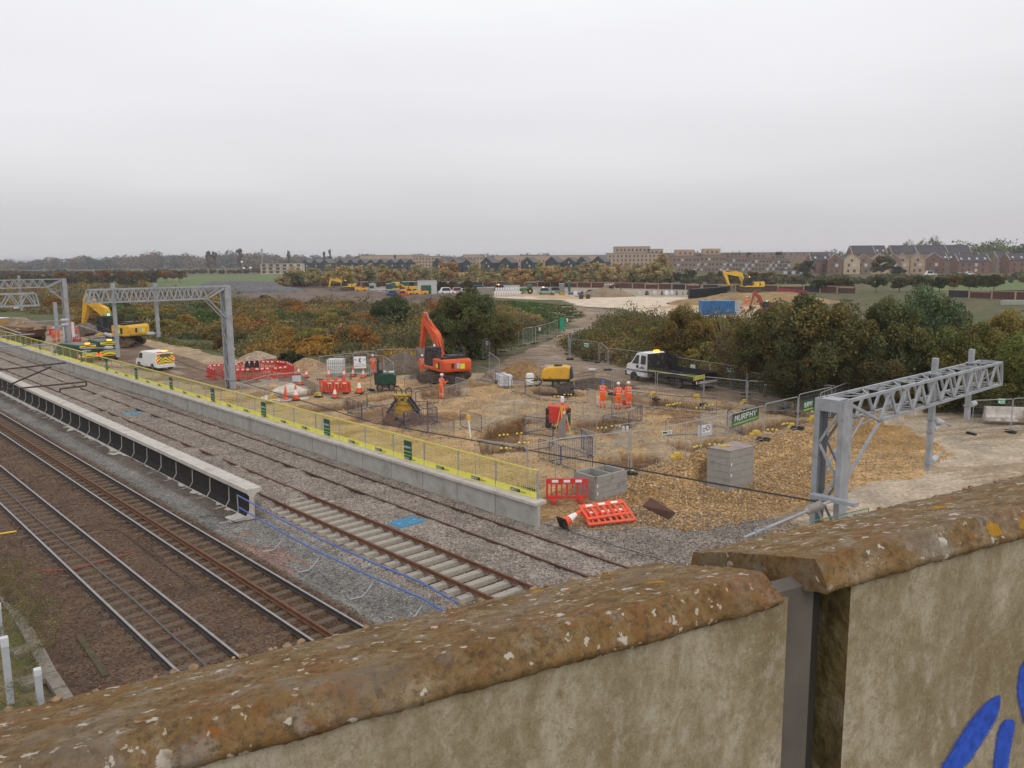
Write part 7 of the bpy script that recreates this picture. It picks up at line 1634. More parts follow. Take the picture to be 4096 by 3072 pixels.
    hs = MB(); off = Vector((0, 0, .40)); hs.tube([(.6, -.1, 2.1), (el.x-.3, -.12, el.z+.25), (el.x+(tp.x-el.x)*.5, -.12, el.z+(tp.z-el.z)*.5+.36), (tp.x, -.12, tp.z+.3)], .03, 5); hs.tube([(.6, -.38, 2.1), (el.x-.25, -.40, el.z+.28), (el.x+(tp.x-el.x)*.5, -.40, el.z+(tp.z-el.z)*.5+.38), (tp.x-.05, -.40, tp.z+.3)], .03, 5); hs.build('hose', blk, t)
    bk = MB(); s0 = st; P = [(.05, .05), (-.35, -.05), (-.75, -.45), (-.80, -.85), (-.50, -1.12), (-.05, -1.15), (-.30, -1.0), (-.62, -.80), (-.60, -.5), (-.30, -.2), (.0, -.12)]
    P = [(s0.x+a*1.0, s0.z+b_) for a, b_ in P]; N_ = len(P)
    bk.prism(P, -.85, .35, 'y')
    for y in (-.85, .33): bk.prism([(s0.x-.3, s0.z-.1), (s0.x-.7, s0.z-.45), (s0.x-.78, s0.z-.85), (s0.x-.5, s0.z-1.08), (s0.x-.1, s0.z-1.12), (s0.x+.05, s0.z-.15)], y, y+.03, 'y')
    for i in range(4): bk.box((s0.x+.02, -.7+.3*i, s0.z-1.17), (.2, .1, .06))
    bk.build('bucket', mat('bucket_steel', (.17, .14, .115), .7, .1, .25, 4, dirt=(MUD, .3)), t)
    be = MB(); be.lathe([(.09, 0), (.09, .12), (.05, .16)], (.3, .7, 2.80), 8); be.build('beacon', beacon, t)
    sg = MB(); sg.quad((-2.57, -.55, 1.25), (-2.57, -.15, 1.25), (-2.57, -.15, 1.65), (-2.57, -.55, 1.65)); sg.build('warning_label', chevy, t); sg = MB(); sg.quad((-2.572, -.1, 1.3), (-2.572, .15, 1.3), (-2.572, .15, 1.72), (-2.572, -.1, 1.72)); sg.build('pale_label', signgrey, t); sg = MB(); sg.quad((-1.4, 1.215, 1.3), (-1.05, 1.215, 1.3), (-1.05, 1.215, 1.6), (-1.4, 1.215, 1.6)); sg.build('warning_label', chevy, t)
    vt = MB(); vt.quad((-1.7, 1.212, 1.2), (-1.45, 1.212, 1.2), (-1.45, 1.212, 1.75), (-1.7, 1.212, 1.75)); vt.quad((-2.566, .35, 1.3), (-2.566, .6, 1.3), (-2.566, .6, 1.7), (-2.566, .35, 1.7)); vt.build('grille', dark, t)
    return t
def headto(a, b): return atan2(b.y-a.y, b.x-a.x)
pe = G(1778, 1525); pb = G(1655, 1490); he = headto(pe, pb)
excavator('orange tracked excavator with its boom raised and bucket over a spoil heap', (pe.x, pe.y, hz(pe.x, pe.y)+.02), he, -YAW-.22, 1.03, orm, ((1.85, 3.35), (4.1, 4.75), (4.85, 2.25)), beacon=signwhite)
py_ = G(478, 1386); excavator('large yellow excavator with dusty boom working behind the green vans', (py_.x, py_.y, hz(py_.x, py_.y)+.02), pi-YAW-.35, -YAW-.1, 1.3, yelm, ((1.7, 3.1), (3.7, 4.1), (4.3, 1.9)), beacon=greenl)
p = FL(3000, 190, 1.95); excavator('yellow excavator standing on the large ochre heap in the distance', p, pi-YAW+.15, -YAW-.05, 1.25, mat('clean_yellow', (.74, .45, .05), .5, 0, .08, 3), ((1.7, 3.3), (4.7, 3.6), (3.8, 1.3)), beacon=amber)
p = FL(1385, 268, .2); excavator('small looking yellow excavator far off left of the site cabins', p, pi-YAW, -YAW, 1.1, yelm, ((2.1, 2.8), (4.8, 3.2), (5.4, 1.0)), beacon=amber)
p = FL(3072, 148, .1); excavator('red mini digger half hidden behind the thicket right of the blue container', p, pi-YAW+.3, -YAW, .72, mat('mini_digger_red', (.36, .06, .035), .5, 0, .1, 3, dirt=(MUD, .2)), ((2.0, 3.9), (3.4, 4.9), (4.4, 1.8)), beacon=greenl)
p = FL(2440, 236, .1); excavator('dark excavator behind the distant brown soil heap', p, -YAW, -YAW, .8, mat('dark_red_machine', (.12, .04, .035), .6), ((1.8, 3.0), (3.4, 3.2), (4.0, 1.2)))
# ---- road vehicles
def wheel(t, x, y, r, w_, hubm=None):
    a = MB(); a.lathe([(r*.7, -w_/2), (r*.97, -w_/2), (r, -w_*.35), (r, w_*.35), (r*.97, w_/2), (r*.7, w_/2)], n=18, ax=(0, 1, 0)); o = a.build('wheel', blk, t, (x, y, r), smooth=True)
    h = MB(); s = 1 if y > 0 else -1; h.lathe([(r*.6, 0), (r*.55, .03), (r*.2, .05)], (0, s*w_*.42, 0), 12, ax=(0, s, 0)); h.build('rim', hubm or mat('muddy_rim', (.16, .12, .08), .8), o)
def body_prism(P, hw, zb, k, m, t, nm='body', y0=None):
    """side outline extruded, sides leaning inward above zb"""
    b = MB(); n = len(P); yy = lambda z: hw-max(0, z-zb)*k
    vs = [(x, -yy(z), z) for x, z in P]+[(x, yy(z), z) for x, z in P]
    b.add(vs, [tuple(range(n)), tuple(range(n, 2*n))[::-1]]+[(i, n+i, n+(i+1) % n, (i+1) % n) for i in range(n)])
    return b.build(nm, m, t, bevel=.05), yy
def chevrons(mb, x, w0, z0, z1, n=5, m0=0, m1=1, off=.012, th=.16):
    """upward chevrons on the rear face at x, facing -x"""
    mb.quad((x-off, -w0, z0), (x-off, w0, z0), (x-off, w0, z1), (x-off, -w0, z1), m0)
    H_ = z1-z0
    for i in range(n):
        c = z0-w0*.75+(H_+w0*.75)*(i+.2)/n*1.0
        for s in (-1, 1):
            pts = [(0, c+w0*.75), (0, c+w0*.75+th), (w0, c+th), (w0, c)]
            # clip to the panel
            cl = []
            for (a, z) in pts: cl.append((a, min(max(z, z0), z1)))
            if max(z for _, z in cl)-min(z for _, z in cl) < .03: continue
            mb.add([(x-off-.004, s*a, z) for a, z in cl], [(0, 1, 2, 3)], m1)
def van(label, loc, rz, L, H, W, m, kind, text=None):
    t = thing('van', label, 'van', loc, rz, 'site vans'); hw = W/2; r = .34
    P = [(0, .32), (0, H*.94), (.10, H), (L*.70, H), (L*.80, H*.93), (L*.90, H*.60), (L*.985, H*.50), (L, H*.40), (L, .32)]
    body_prism(P, hw, H*.5, .10, m, t)
    yy = lambda z: hw-max(0, z-H*.5)*.10+.006
    g = MB()
    for s in (-1, 1): g.add([(x, s*yy(z), z) for x, z in ((L*.66, H*.60), (L*.86, H*.60), (L*.79, H*.88), (L*.66, H*.88))], [(0, 1, 2, 3)])
    g.add([(L*.897+.006, -hw*.86, H*.62), (L*.897+.006, hw*.86, H*.62), (L*.805+.006, hw*.80, H*.92), (L*.805+.006, -hw*.80, H*.92)], [(0, 1, 2, 3)]); g.build('window', glass, t)
    for x in (L*.19, L*.83):
        for s in (-1, 1): wheel(t, x, s*(hw-.10), r, .22)
    bp_ = MB(); bp_.bx(-.09, .0, -hw*.97, hw*.97, .30, .52); bp_.bx(L, L+.07, -hw*.95, hw*.95, .30, .55); bp_.build('bumper', m if kind == 'small' else dark, t)
    c = MB()
    if kind == 'small': chevrons(c, 0, hw*.88, .62, H*.93, 5, 0, 1, th=.12)
    else: chevrons(c, 0, hw*.92, .50, .98, 3); chevrons(c, 0, hw*.84, H*.80, H*.95, 2)
    c.build('chevron_marking', [chevy, chevr], t)
    if kind == 'small': q = MB(); q.quad((-.02, -hw*.6, H*.74), (-.02, hw*.6, H*.74), (-.02, hw*.52, H*.90), (-.02, -hw*.52, H*.90)); q.build('rear_window', mat('dusty_glass', (.12, .11, .09), .3), t)
    if text:
        q = MB(); text_mesh(q, text, (-.012, -hw*.62*-1, H*.62), (0, -1, 0), (0, 0, 1), .17, 0, .006); q.bx(-.016, -.01, -hw*.6, hw*.6, H*.52, H*.54); q.build('lettering', signwhite, t)
    for s in (-1, 1): l = MB(); l.bx(-.03, .02, s*hw*.93-.06, s*hw*.93+.06, .95 if kind == 'small' else .62, 1.15 if kind == 'small' else .88); l.build('tail_lamp', redl, t)
    be = MB(); be.bx(.25, .45, -.35, .05, H+.002, H+.12); be.build('beacon', amber, t)
    if kind == 'small': e = MB(); e.bx(.02, .35, -hw*.85, hw*.85, H-.015, H+.02); e.build('orange_roof_edge', conered, t)
    return t
def at_h(px, py): p = G(px, py); return (p.x, p.y, hz(p.x, p.y)+.0)
p = G(441, 1441); van('dark green van with rear chevrons and white lettering, the right and nearer one', (p.x, p.y, hz(p.x, p.y)), pi/2-.02, 5.3, 2.02, 1.95, greenpaint, 'big', 'MURPHY')
p = G(357, 1452); van('dark green van with rear chevrons, the left one half behind the yellow fence', (p.x, p.y, hz(p.x, p.y)), pi/2+.22, 5.3, 1.85, 1.95, greenpaint, 'big', 'MURPHY')
p = G(664, 1481); van('small white van with bright chevrons over its whole rear', (p.x, p.y, hz(p.x, p.y)), pi/2+.12, 4.1, 1.72, 1.8, whitepaint, 'small')
def tipper(label, A, B):
    """front wheel contact A, rear wheel contact B (near side)"""
    d = (A-B); rz = atan2(d.y, d.x); wb = d.length; t = thing('tipper_truck', label, 'truck', (B.x, B.y, hz(B.x, B.y)), rz); k = wb/4.5; t.scale = (k, k, k*.96)
    # near side (left of heading when seen from the camera) is y>0 shifted so that wheels at y=0
    W = 2.0; o = -1.0
    P = [(3.10, .42), (3.10, 2.20), (3.25, 2.32), (3.90, 2.32), (4.37, 2.20), (4.86, 1.46), (5.32, 1.26), (5.42, .95), (5.42, .45)]
    b = MB(); n = len(P); yy = lambda z: .98-max(0, z-1.3)*.12
    b.add([(x, o-yy(z), z) for x, z in P]+[(x, o+yy(z), z) for x, z in P], [tuple(range(n)), tuple(range(n, 2*n))[::-1]]+[(i, n+i, n+(i+1) % n, (i+1) % n) for i in range(n)]); b.build('cab', whitepaint, t, bevel=.05)
    g = MB()
    for s in (-1, 1):
        for Q in (((4.05, 1.40), (4.75, 1.40), (4.33, 2.04), (4.05, 2.08)), ((3.33, 1.40), (3.83, 1.40), (3.83, 2.08), (3.33, 2.04))): g.add([(x, o+s*(yy(z)+.008), z) for x, z in Q], [(0, 1, 2, 3)])
    g.add([(4.87, o-.85, 1.50), (4.87, o+.85, 1.50), (4.39, o+.80, 2.16), (4.39, o-.80, 2.16)], [(0, 1, 2, 3)]); g.build('window', glass, t)
    s_ = MB(); s_.bx(3.12, 5.3, o+.985, o+1.0, .80, .92); s_.bx(3.12, 5.3, o-1.0, o-.985, .80, .92); s_.build('side_stripe', navy, t)
    e = MB(); e.lathe([(.13, 0), (.13, .008)], (4.15, o+.99, 1.18), 12, ax=(0, 1, 0)); 
    for i in range(3): e.bx(3.45+.02*i, 3.95-.1*i, o+.99, o+.997, 1.06+.07*i, 1.10+.07*i)
    e.build('door_logo', navy, t)
    bpr = MB(); bpr.bx(5.32, 5.50, o-.98, o+.98, .38, .78); bpr.build('bumper', dark, t)
    ch = MB(); ch.bx(-1.5, 4.9, o-.45, o+.45, .48, .66); ch.bx(1.2, 2.6, o+.45, o+.85, .45, .7); ch.build('chassis', dark, t)
    bd = MB(); bd.bx(-1.75, 2.95, o-1.05, o+1.05, .80, .88); bd.bx(-1.75, 2.95, o+1.0, o+1.05, .88, 1.28); bd.bx(-1.75, 2.95, o-1.05, o-1.0, .88, 1.28); bd.bx(-1.75, -1.70, o-1.0, o+1.0, .88, 1.28); bd.build('tipper_body', dark, t)
    fr = MB(); fr.bx(2.95, 3.02, o-1.05, o+1.05, .80, 2.26); fr.bx(2.0, 2.95, o-1.0, o-.95, 1.28, 2.2); fr.bx(1.3, 2.2, o+.95, o+1.0, 1.28, 2.3) if False else None; fr.build('headboard', blk, t)
    ye = MB(); ye.bx(-1.7, 2.9, o+1.052, o+1.06, 1.04, 1.08); ye.build('yellow_strip', chevy, t)
    for x, y in ((0, o+.90), (0, o-.90), (4.5, o+.90), (4.5, o-.90)): wheel(t, x, y, .38, .26, mat('muddy_rim', (.16, .12, .08), .8))
    l = MB(); l.bx(-1.84, -1.77, o-1.0, o+1.0, .55, .72); l.build('rear_bar', whitepaint, t); rl = MB(); rl.bx(-1.87, -1.84, o+.75, o+.98, .62, .76); rl.build('tail_lamp', chevr, t)
    be = MB(); be.bx(3.2, 3.4, o-.3, o+.1, 2.325, 2.46); be.build('beacon', amber, t)
    return t
A = G(2535, 1523); B = G(2709, 1553); tipper('white double cab tipper truck with a black body and lit amber beacon on the road', A, B)
# ---- dump truck far left
p = G(100, 1385); t = thing('dump_truck', 'muddy articulated dump truck heaped with soil at the left edge', 'dump truck', (p.x, p.y+3, hz(p.x, p.y)), pi/2+.5); t.scale = (1.0,)*3
b = MB(); b.prism([(-3.0, 1.5), (-2.4, .9), (1.6, 1.1), (1.8, 2.3), (1.2, 2.4), (-3.2, 2.2)], -1.45, 1.45, 'y'); b.build('tub', mat('muddy_tub', (.22, .12, .06), .8, 0, .2, 2, dirt=(MUD, .5)), t, bevel=.05)
b = MB(); b.bx(2.1, 4.1, -1.3, 1.3, 1.0, 2.0); b.bx(2.2, 3.4, -.7, .7, 2.0, 3.1); b.bx(4.1, 4.9, -1.2, 1.2, 1.0, 1.8); b.build('cab', mat('muddy_cab', (.42, .25, .08), .7, 0, .2, 2, dirt=(MUD, .4)), t, bevel=.06); b = MB(); b.bx(2.15, 3.45, -.75, .75, 3.1, 3.2); b.build('roof', whitepaint, t)
for x in (-1.9, -.4, 3.3):
    for s in (-1, 1): wheel(t, x, s*1.25, .78, .6, mat('muddy_rim', (.16, .12, .08), .8))
p2 = Vector((p.x, p.y+3, 0)); heap('soil_load', 'rounded load of ochre soil in the dump truck at the left edge', p2.x+.4, p2.y-.9, 2.3, 1.4, 1.1, gm_heap, pi/2+.5, 61, .2, 'soil load', hz(p.x, p.y)+2.15, 28, (.30, .21, .13))
# ---- yellow towable compressor and white tank
p = G(2222, 1543); t = thing('compressor', 'yellow towable compressor with a black louvred end beyond the barriers', 'compressor', (p.x, p.y, hz(p.x, p.y)), pi-YAW-.12); t.scale = (1.05,)*3
b = MB(); P = [(-1.05, .62), (-1.15, 1.50), (-.75, 1.62), (.6, 1.50), (.98, 1.25), (1.05, .75), (.85, .62)]; b.prism(P, -.62, .62, 'y'); b.build('canopy', yelm, t, bevel=.07)
b = MB(); b.prism([(-1.10, .62), (-1.44, .75), (-1.20, 1.52), (-1.16, 1.52)], -.58, .58, 'y'); 
for i in range(5): b.box((-1.42+.055*i, 0, .82+.15*i), (.06, 1.14, .04), None, 1)
b.build('louvred_end', [dark, galv], t)
b = MB(); b.bx(-1.1, .9, -.4, .4, .42, .60); b.tube([(.9, 0, .5), (2.0, 0, .42)], .05, 6); b.tube([(1.9, 0, .42), (1.9, 0, .05)], .04, 6); b.build('chassis', dark, t)
for s in (-1, 1): wheel(t, -.05, s*.62, .30, .2)
b = MB(); b.bx(-.35, .05, -.628, -.623, 1.05, 1.32); b.build('panel_logo', [chevr], t); b = MB(); b.bx(.1, .5, -.628, -.623, 1.12, 1.22); b.build('lettering', signdark, t); b = MB(); b.bx(-.5, .1, -.15, .2, 1.6, 1.68); b.build('air_filter', blk, t)
p = G(2120, 1540); t = thing('water_tank', 'round shouldered white tank with a black strap left of the yellow compressor', 'tank', (p.x, p.y, hz(p.x, p.y)), -YAW)
b = MB(); b.prism([(-.30, .1), (-.33, .9), (-.2, 1.02), (.2, 1.02), (.33, .9), (.30, .1)], -.3, .3, 'y'); b.build('tank_body', whitep, t, bevel=.05); b = MB(); b.bx(-.34, .34, -.31, .31, .62, .68); b.build('strap', signdark, t); b = MB(); b.tube([(.35, 0, .5), (.75, .1, .6), (.95, 0, .3), (.6, -.2, .1)], .06, 6); b.tube([(.5, .1, .8), (.9, .2, .4)], .05, 6); b.build('pump', dark, t)
# ---- green site dumper near the notice banner
p = G(1546, 1563); t = thing('site_machine', 'dark green wheeled site machine with a black seat behind the left hand barriers', 'site machine', (p.x, p.y, hz(p.x, p.y)), pi-YAW+.1); t.scale = (.78, .85, .98)
b = MB(); b.prism([(-.95, .5), (-1.0, 1.25), (-.7, 1.42), (.5, 1.45), (.85, 1.2), (.95, .6), (.8, .45)], -.65, .65, 'y'); b.build('body', greenpaint, t, bevel=.08)
b = MB(); b.bx(-.9, .9, -.66, .66, .30, .5); b.prism([(.6, .5), (1.1, .55), (1.15, 1.5), (.7, 1.5)], -.55, .55, 'y'); b.build('frame', dark, t)
b = MB(); b.bx(.3, .8, -.3, .3, 1.46, 1.62); b.bx(.7, .85, -.3, .3, 1.6, 2.25); b.tube([(.75, -.32, 1.5), (.75, -.32, 2.6), (.75, .32, 2.6), (.75, .32, 1.5)], .05, 6); b.build('seat', blk, t)
b = MB(); b.quad((-.5, -.66, .95), (.1, -.66, .95), (.1, -.66, 1.15), (-.5, -.66, 1.15)); b.lathe([(.1, 0), (.1, .1)], (-.2, 0, 1.44), 8); b.build('logo_panel', signlime, t); b = MB(); b.bx(-.8, -.3, -.3, 0, 1.43, 1.52); b.bx(.0, .25, -.4, -.1, 1.45, 1.53); b.build('white_lid', whitep, t)
for x in (-.55, .6):
    for s in (-1, 1): wheel(t, x, s*.66, .34, .25)
# ---- caged tank
p = G(1346, 1500); t = thing('caged_tank', 'white bulk tank in a wire cage between the cones', 'tank', (p.x, p.y, hz(p.x, p.y)), -YAW); t.scale = (1.25,)*3
b = MB(); b.bx(-.55, .55, -.48, .48, .16, 1.12); b.lathe([(.1, 0), (.1, .05)], (0, 0, 1.12), 10); b.build('tank_body', whitep, t, bevel=.05)
b = MB()
for i in range(9): x = -.57+1.14*i/8; b.tube([(x, -.51, .12), (x, -.51, 1.15)], .012, 4); b.tube([(x, .51, .12), (x, .51, 1.15)], .012, 4)
for z in (.15, .4, .65, .9, 1.15): b.tube([(-.57, -.51, z), (.57, -.51, z), (.57, .51, z), (-.57, .51, z), (-.57, -.51, z)], .012, 4)
b.bx(-.58, .58, -.5, .5, .0, .13); b.build('cage', galv, t)
# ---- wrapped pallets
for px, py, s, lb in ((2005, 1545, .9, 'white wrapped pallet behind the navy barriers left of the sand heap'), (1985, 1522, .55, 'low white wrapped stack just left of the wrapped pallet')):
    p = G(px+16, py); t = thing('wrapped_pallet', lb, 'pallet', (p.x, p.y, hz(p.x, p.y)), -YAW+.2); b = MB()
    for i in range(4): b.box((.02*(i % 2), 0, .22+.24*i*s), (1.1-.04*i, .9, .22*s+.02))
    b.build('wrapped_load', mat('wrap_white', (.58, .58, .60), .35, 0, .15, 5), t, bevel=.04); b = MB(); b.bx(-.6, .6, -.5, .5, 0, .1); b.build('pallet_base', timberm, t)
# ---- clamshell grab
p = G(1615, 1690); t = thing('clamshell_grab', 'yellow and rusty clamshell grab attachment standing inside the navy barriers', 'grab', (p.x, p.y, hz(p.x, p.y)), -YAW); t.scale = (1.0, 1.0, .98)
gy = mat('dirty_yellow', (.46, .28, .035), .65, 0, .2, 4, dirt=((.10, .06, .04), .45)); rj = mat('jaw_steel', (.21, .125, .09), .75, .1, .3, 3, dirt=(MUD, .3))
b = MB(); b.prism([(-.42, 1.25), (.42, 1.25), (.34, 1.85), (-.34, 1.85)], -.3, .3, 'y'); b.bx(-.62, .62, -.35, .35, 1.86, 1.96); b.prism([(-.85, .6), (.85, .6), (.55, 1.24), (-.55, 1.24)], -.32, .32, 'y'); b.build('head_frame', gy, t, bevel=.03)
for s in (-1, 1):
    P = [(s*.25, .75), (s*.75, .95), (s*1.15, .55), (s*1.2, .12), (s*.75, -.02), (s*.2, .0), (s*.08, .18), (s*.55, .35)]
    b = MB(); b.prism(P, -.75, .75, 'y'); b.build('jaw', rj, t, bevel=.03); b = MB(); b.bar((s*.35, -.40, 1.7), (s*.95, -.40, .8), .22, .14); b.bar((s*.35, .40, 1.7), (s*.95, .40, .8), .22, .14); b.build('ram', dark, t)
b = MB()
for x in (-.25, .35): b.tube([(x-.15, 0, 1.9), (x-.18, 0, 2.2), (x, 0, 2.38), (x+.18, 0, 2.2), (x+.22, -.1, 1.8)], .03, 6)
b.tube([(.6, -.4, 1.2), (1.0, -.6, .9), (1.15, -.7, .5)], .03, 6); b.build('hose', blk, t); b = MB(); b.bx(-.12, .10, -.312, -.305, 1.55, 1.72); b.build('badge', signgreen, t)
# ---- red cabinet and survey instrument
p = G(2234, 1712); t = thing('red_cabinet', 'red plastic cabinet with black corners behind the survey instrument', 'cabinet', (p.x, p.y, hz(p.x, p.y)), -YAW-.25)
b = MB(); b.prism([(-.55, .35), (.55, .35), (.6, 1.35), (-.62, 1.42)], -.35, .35, 'y'); b.build('body', redp, t, bevel=.05)
b = MB(); b.prism([(-.72, .1), (-.5, .1), (-.52, 1.25), (-.70, 1.25)], -.38, .38, 'y'); b.prism([(.5, .2), (.66, .2), (.68, 1.2), (.56, 1.2)], -.38, .38, 'y'); b.build('corner_post', blk, t); b = MB(); b.bx(.35, .5, -.362, -.355, .95, 1.15); b.build('label_plate', signwhite, t)
b = MB(); b.bx(.42, .62, -.5, -.3, .0, .42); b.build('red_foot', conered, t); b = MB(); b.tube([(-.4, -.4, .3), (-.2, -.55, .1), (.1, -.5, .25)], .05, 6); b.build('hose', blk, t)
p = G(2244, 1715); t = thing('survey_instrument', 'white survey instrument on a yellow tripod in front of the red cabinet', 'survey instrument', (p.x-.5, p.y-.6, hz(p.x, p.y)), -YAW)
b = MB()
for a in (0.3, 2.4, 4.5): b.tube([(.5*cos(a), .5*sin(a), 0), (.06*cos(a), .06*sin(a), 1.62)], .03, 5)
b.build('tripod_leg', mat('tripod_yellow', (.78, .55, .10), .5), t); b = MB(); b.lathe([(.12, 1.62), (.10, 1.74)], n=8); b.build('tripod_head', conered, t); b = MB(); b.box((0, 0, 1.95), (.2, .16, .34)); b.lathe([(.05, -.13), (.05, .13)], (0, 0, 1.98), 8, ax=(0, 1, 0)); b.build('instrument', whitep, t, bevel=.03)
b = MB(); P = [G(2232, 1752, 0), G(2265, 1740, 0)]; A, B = P; b.add([A, B, B+Vector((0, 0, 1.35)), A+Vector((0, 0, .8))]+[v+Vector((.04, .05, 0)) for v in (A, B, B+Vector((0, 0, 1.35)), A+Vector((0, 0, .8)))], [(0, 1, 2, 3), (7, 6, 5, 4), (0, 4, 5, 1), (1, 5, 6, 2), (2, 6, 7, 3), (3, 7, 4, 0)]); tag(b.build('grey_board', mat('grey_board', (.26, .22, .21), .8, 0, .12, 3)), 'slanted grey board leaning in front of the red cabinet', 'board')
t = thing('tool_bag', 'blue and red tools lying beside the three workers', 'tools', pat(2505, 1618)); b = MB(); b.box((0, 0, .15), (.3, .25, .3)); b.build('bag', navy, t, bevel=.04); b = MB(); b.box((-.25, 0, .22), (.12, .2, .4)); b.build('red_can', redp, t, bevel=.03)
b = MB(); b.box(G(2393, 1622)+Vector((0, 0, .3)), (.22, .14, .6), Matrix.Rotation(-YAW, 3, 'Z')); tag(b.build('white_container', whitep, bevel=.03), 'white plastic container at the feet of the man in the blue helmet', 'container')
# ------------------------------------------------------------------ distant compound
p = FL(2815, 143); q = FL(2948, 143); t = thing('shipping_container', 'blue shipping container with a pale door end beyond the thicket', 'container', p, -YAW+.06); wd = (q-p).length
b = MB(); b.bx(0, wd, 0, 2.4, 0, 2.45)
for i in range(34): b.bx(wd*(i+.25)/34, wd*(i+.75)/34, -.04, .0, .15, 2.35)
b.build('body', mat('container_blue', (.025, .13, .32), .5, 0, .1, 2, dirt=((.3, .33, .36), .15)), t); b = MB(); b.bx(0, wd, -.02, 2.42, 2.452, 2.50); b.build('roof', mat('container_roof', (.05, .22, .42), .6, 0, .1, 2), t); b = MB(); b.bx(wd+.01, wd+1.2, .1, .2, .05, 2.4); b.build('open_door', galv, t)
# hoarding of brown panels between timber posts
hd = mat('hoarding_panel', (.10, .045, .035), .8, 0, .2, 2); hp2 = mat('hoarding_timber', (.42, .29, .20), .85, 0, .15, 2)
def hoard(pts, h, label, cut=None):
    t = thing('site_hoarding', label, 'hoarding'); k = 0; np_ = 0
    for i in range(len(pts)-1):
        A, B = pts[i], pts[i+1]; L_ = (B-A).length; n = max(1, int(L_/5.0))
        for j in range(n):
            a = A.lerp(B, j/n); c = A.lerp(B, (j+1)/n); d = (c-a).normalized()
            if np_ < 96:
                b = MB(); b.bar(a+Vector((0, 0, h*.5)), c+Vector((0, 0, h*.5)), .05, h*.86); b.build('panel', hd if k % 5 else mat('hoarding_dark', (.035, .03, .035), .8), t)
                b = MB(); b.bar(a+d*0-Vector((0, 0, 0)), a+Vector((0, 0, h+.1)), .34, .2, None, (1, 0, 0)); b.bar(a+Vector((0, 0, h)), c+Vector((0, 0, h)), .2, .16)
                if k % 3 == 1: b.bar(a+d*.5+Vector((0, 0, h*.86))-Vector((d.y, -d.x, 0))*.0, c-d*.5+Vector((0, 0, h*.86)), .3, .26)
                b.build('post', hp2, t); np_ += 1
            k += 1
    return t
def HP(px, py): return G(px, py)
hoard([HP(1040, 1152), HP(1280, 1146), HP(1500, 1146), HP(2100, 1147), HP(2480, 1154), HP(2800, 1162)], 1.9, 'long brown panelled site hoarding with pale posts behind the distant machines')
hoard([HP(2810, 1162), HP(3010, 1166), HP(3215, 1168), HP(3420, 1176)], 1.9, 'brown panelled site hoarding behind the large ochre heap')
hoard([HP(3790, 1190), HP(4160, 1204)], 1.9, 'brown panelled site hoarding at the right edge above the trees')
b = MB(); A = G(3110, 1172); B = G(3230, 1184)
for i in range(10): b.bar(A.lerp(B, i/10)+Vector((0, 0, .7)), A.lerp(B, (i+.9)/10)+Vector((0, 0, .7)), .1, 1.4)
tag(b.build('red_screen', mat('red_screen', (.35, .04, .05), .7, 0, .15, 2)), 'long low red screen right of the far yellow excavator', 'screen')
# stacked black crates
bc = mat('black_crate', (.012, .013, .016), .5, 0, .3, 2)
def crate_m():
    b = MB(); b.bx(-.55, .55, -.55, .55, .08, 1.0); b.bx(-.6, .6, -.6, .6, .95, 1.08); b.bx(-.6, .6, -.6, .6, 0, .1)
    for i in range(5): b.bx(-.55+.25*i, -.45+.25*i, -.585, -.55, .1, .95)
    return b.mesh('black_crate', bc)
cm_ = crate_m()
k = 0
for r in range(1):
    for lv in range(2):
        for i in range(12):
            px = 2768+i*12.2; o = bpy.data.objects.new('black_crate', cm_); COL.objects.link(o); dd = 186+r*1.5+i*1.2; q = FL(px, dd, lv*1.5); o.location = q; o.scale = (1.0, 1.2, 1.35); o.rotation_euler = (0, 0, -YAW)
            tag(o, f"{nth(i)} black crate from the left in the {'upper' if lv else 'lower'} tier left of the far excavator", 'crate', 'stacked black crates'); k += 1
for i in range(18):
    for lv in range(1):
        o = bpy.data.objects.new('black_crate', cm_); COL.objects.link(o); q = FL(3846+i*16, 205, lv*1.2); o.location = q; o.rotation_euler = (0, 0, -YAW); o.scale = (.9, 1, 1.3); tag(o, f'{nth(i)} black crate from the left in the row before the hoarding at the right edge', 'crate', 'row of black crates at the right')
for i in range(9):
    o = bpy.data.objects.new('grey_block', cm_); COL.objects.link(o)
    q = FL(4028+i*16, 168, 0); o.location = q; o.rotation_euler = (0, 0, -YAW); o.scale = (.7, .8, .85); o.data = cm_ if i > 8 else (bpy.data.meshes.get('grey_block') or (lambda m: (m.materials.clear(), m.materials.append(conc2), setattr(m, 'name', 'grey_block'), m)[-1])(cm_.copy())); tag(o, f'{nth(i)} grey block from the left beyond the trees at the right edge', 'block', 'grey blocks at the right edge')
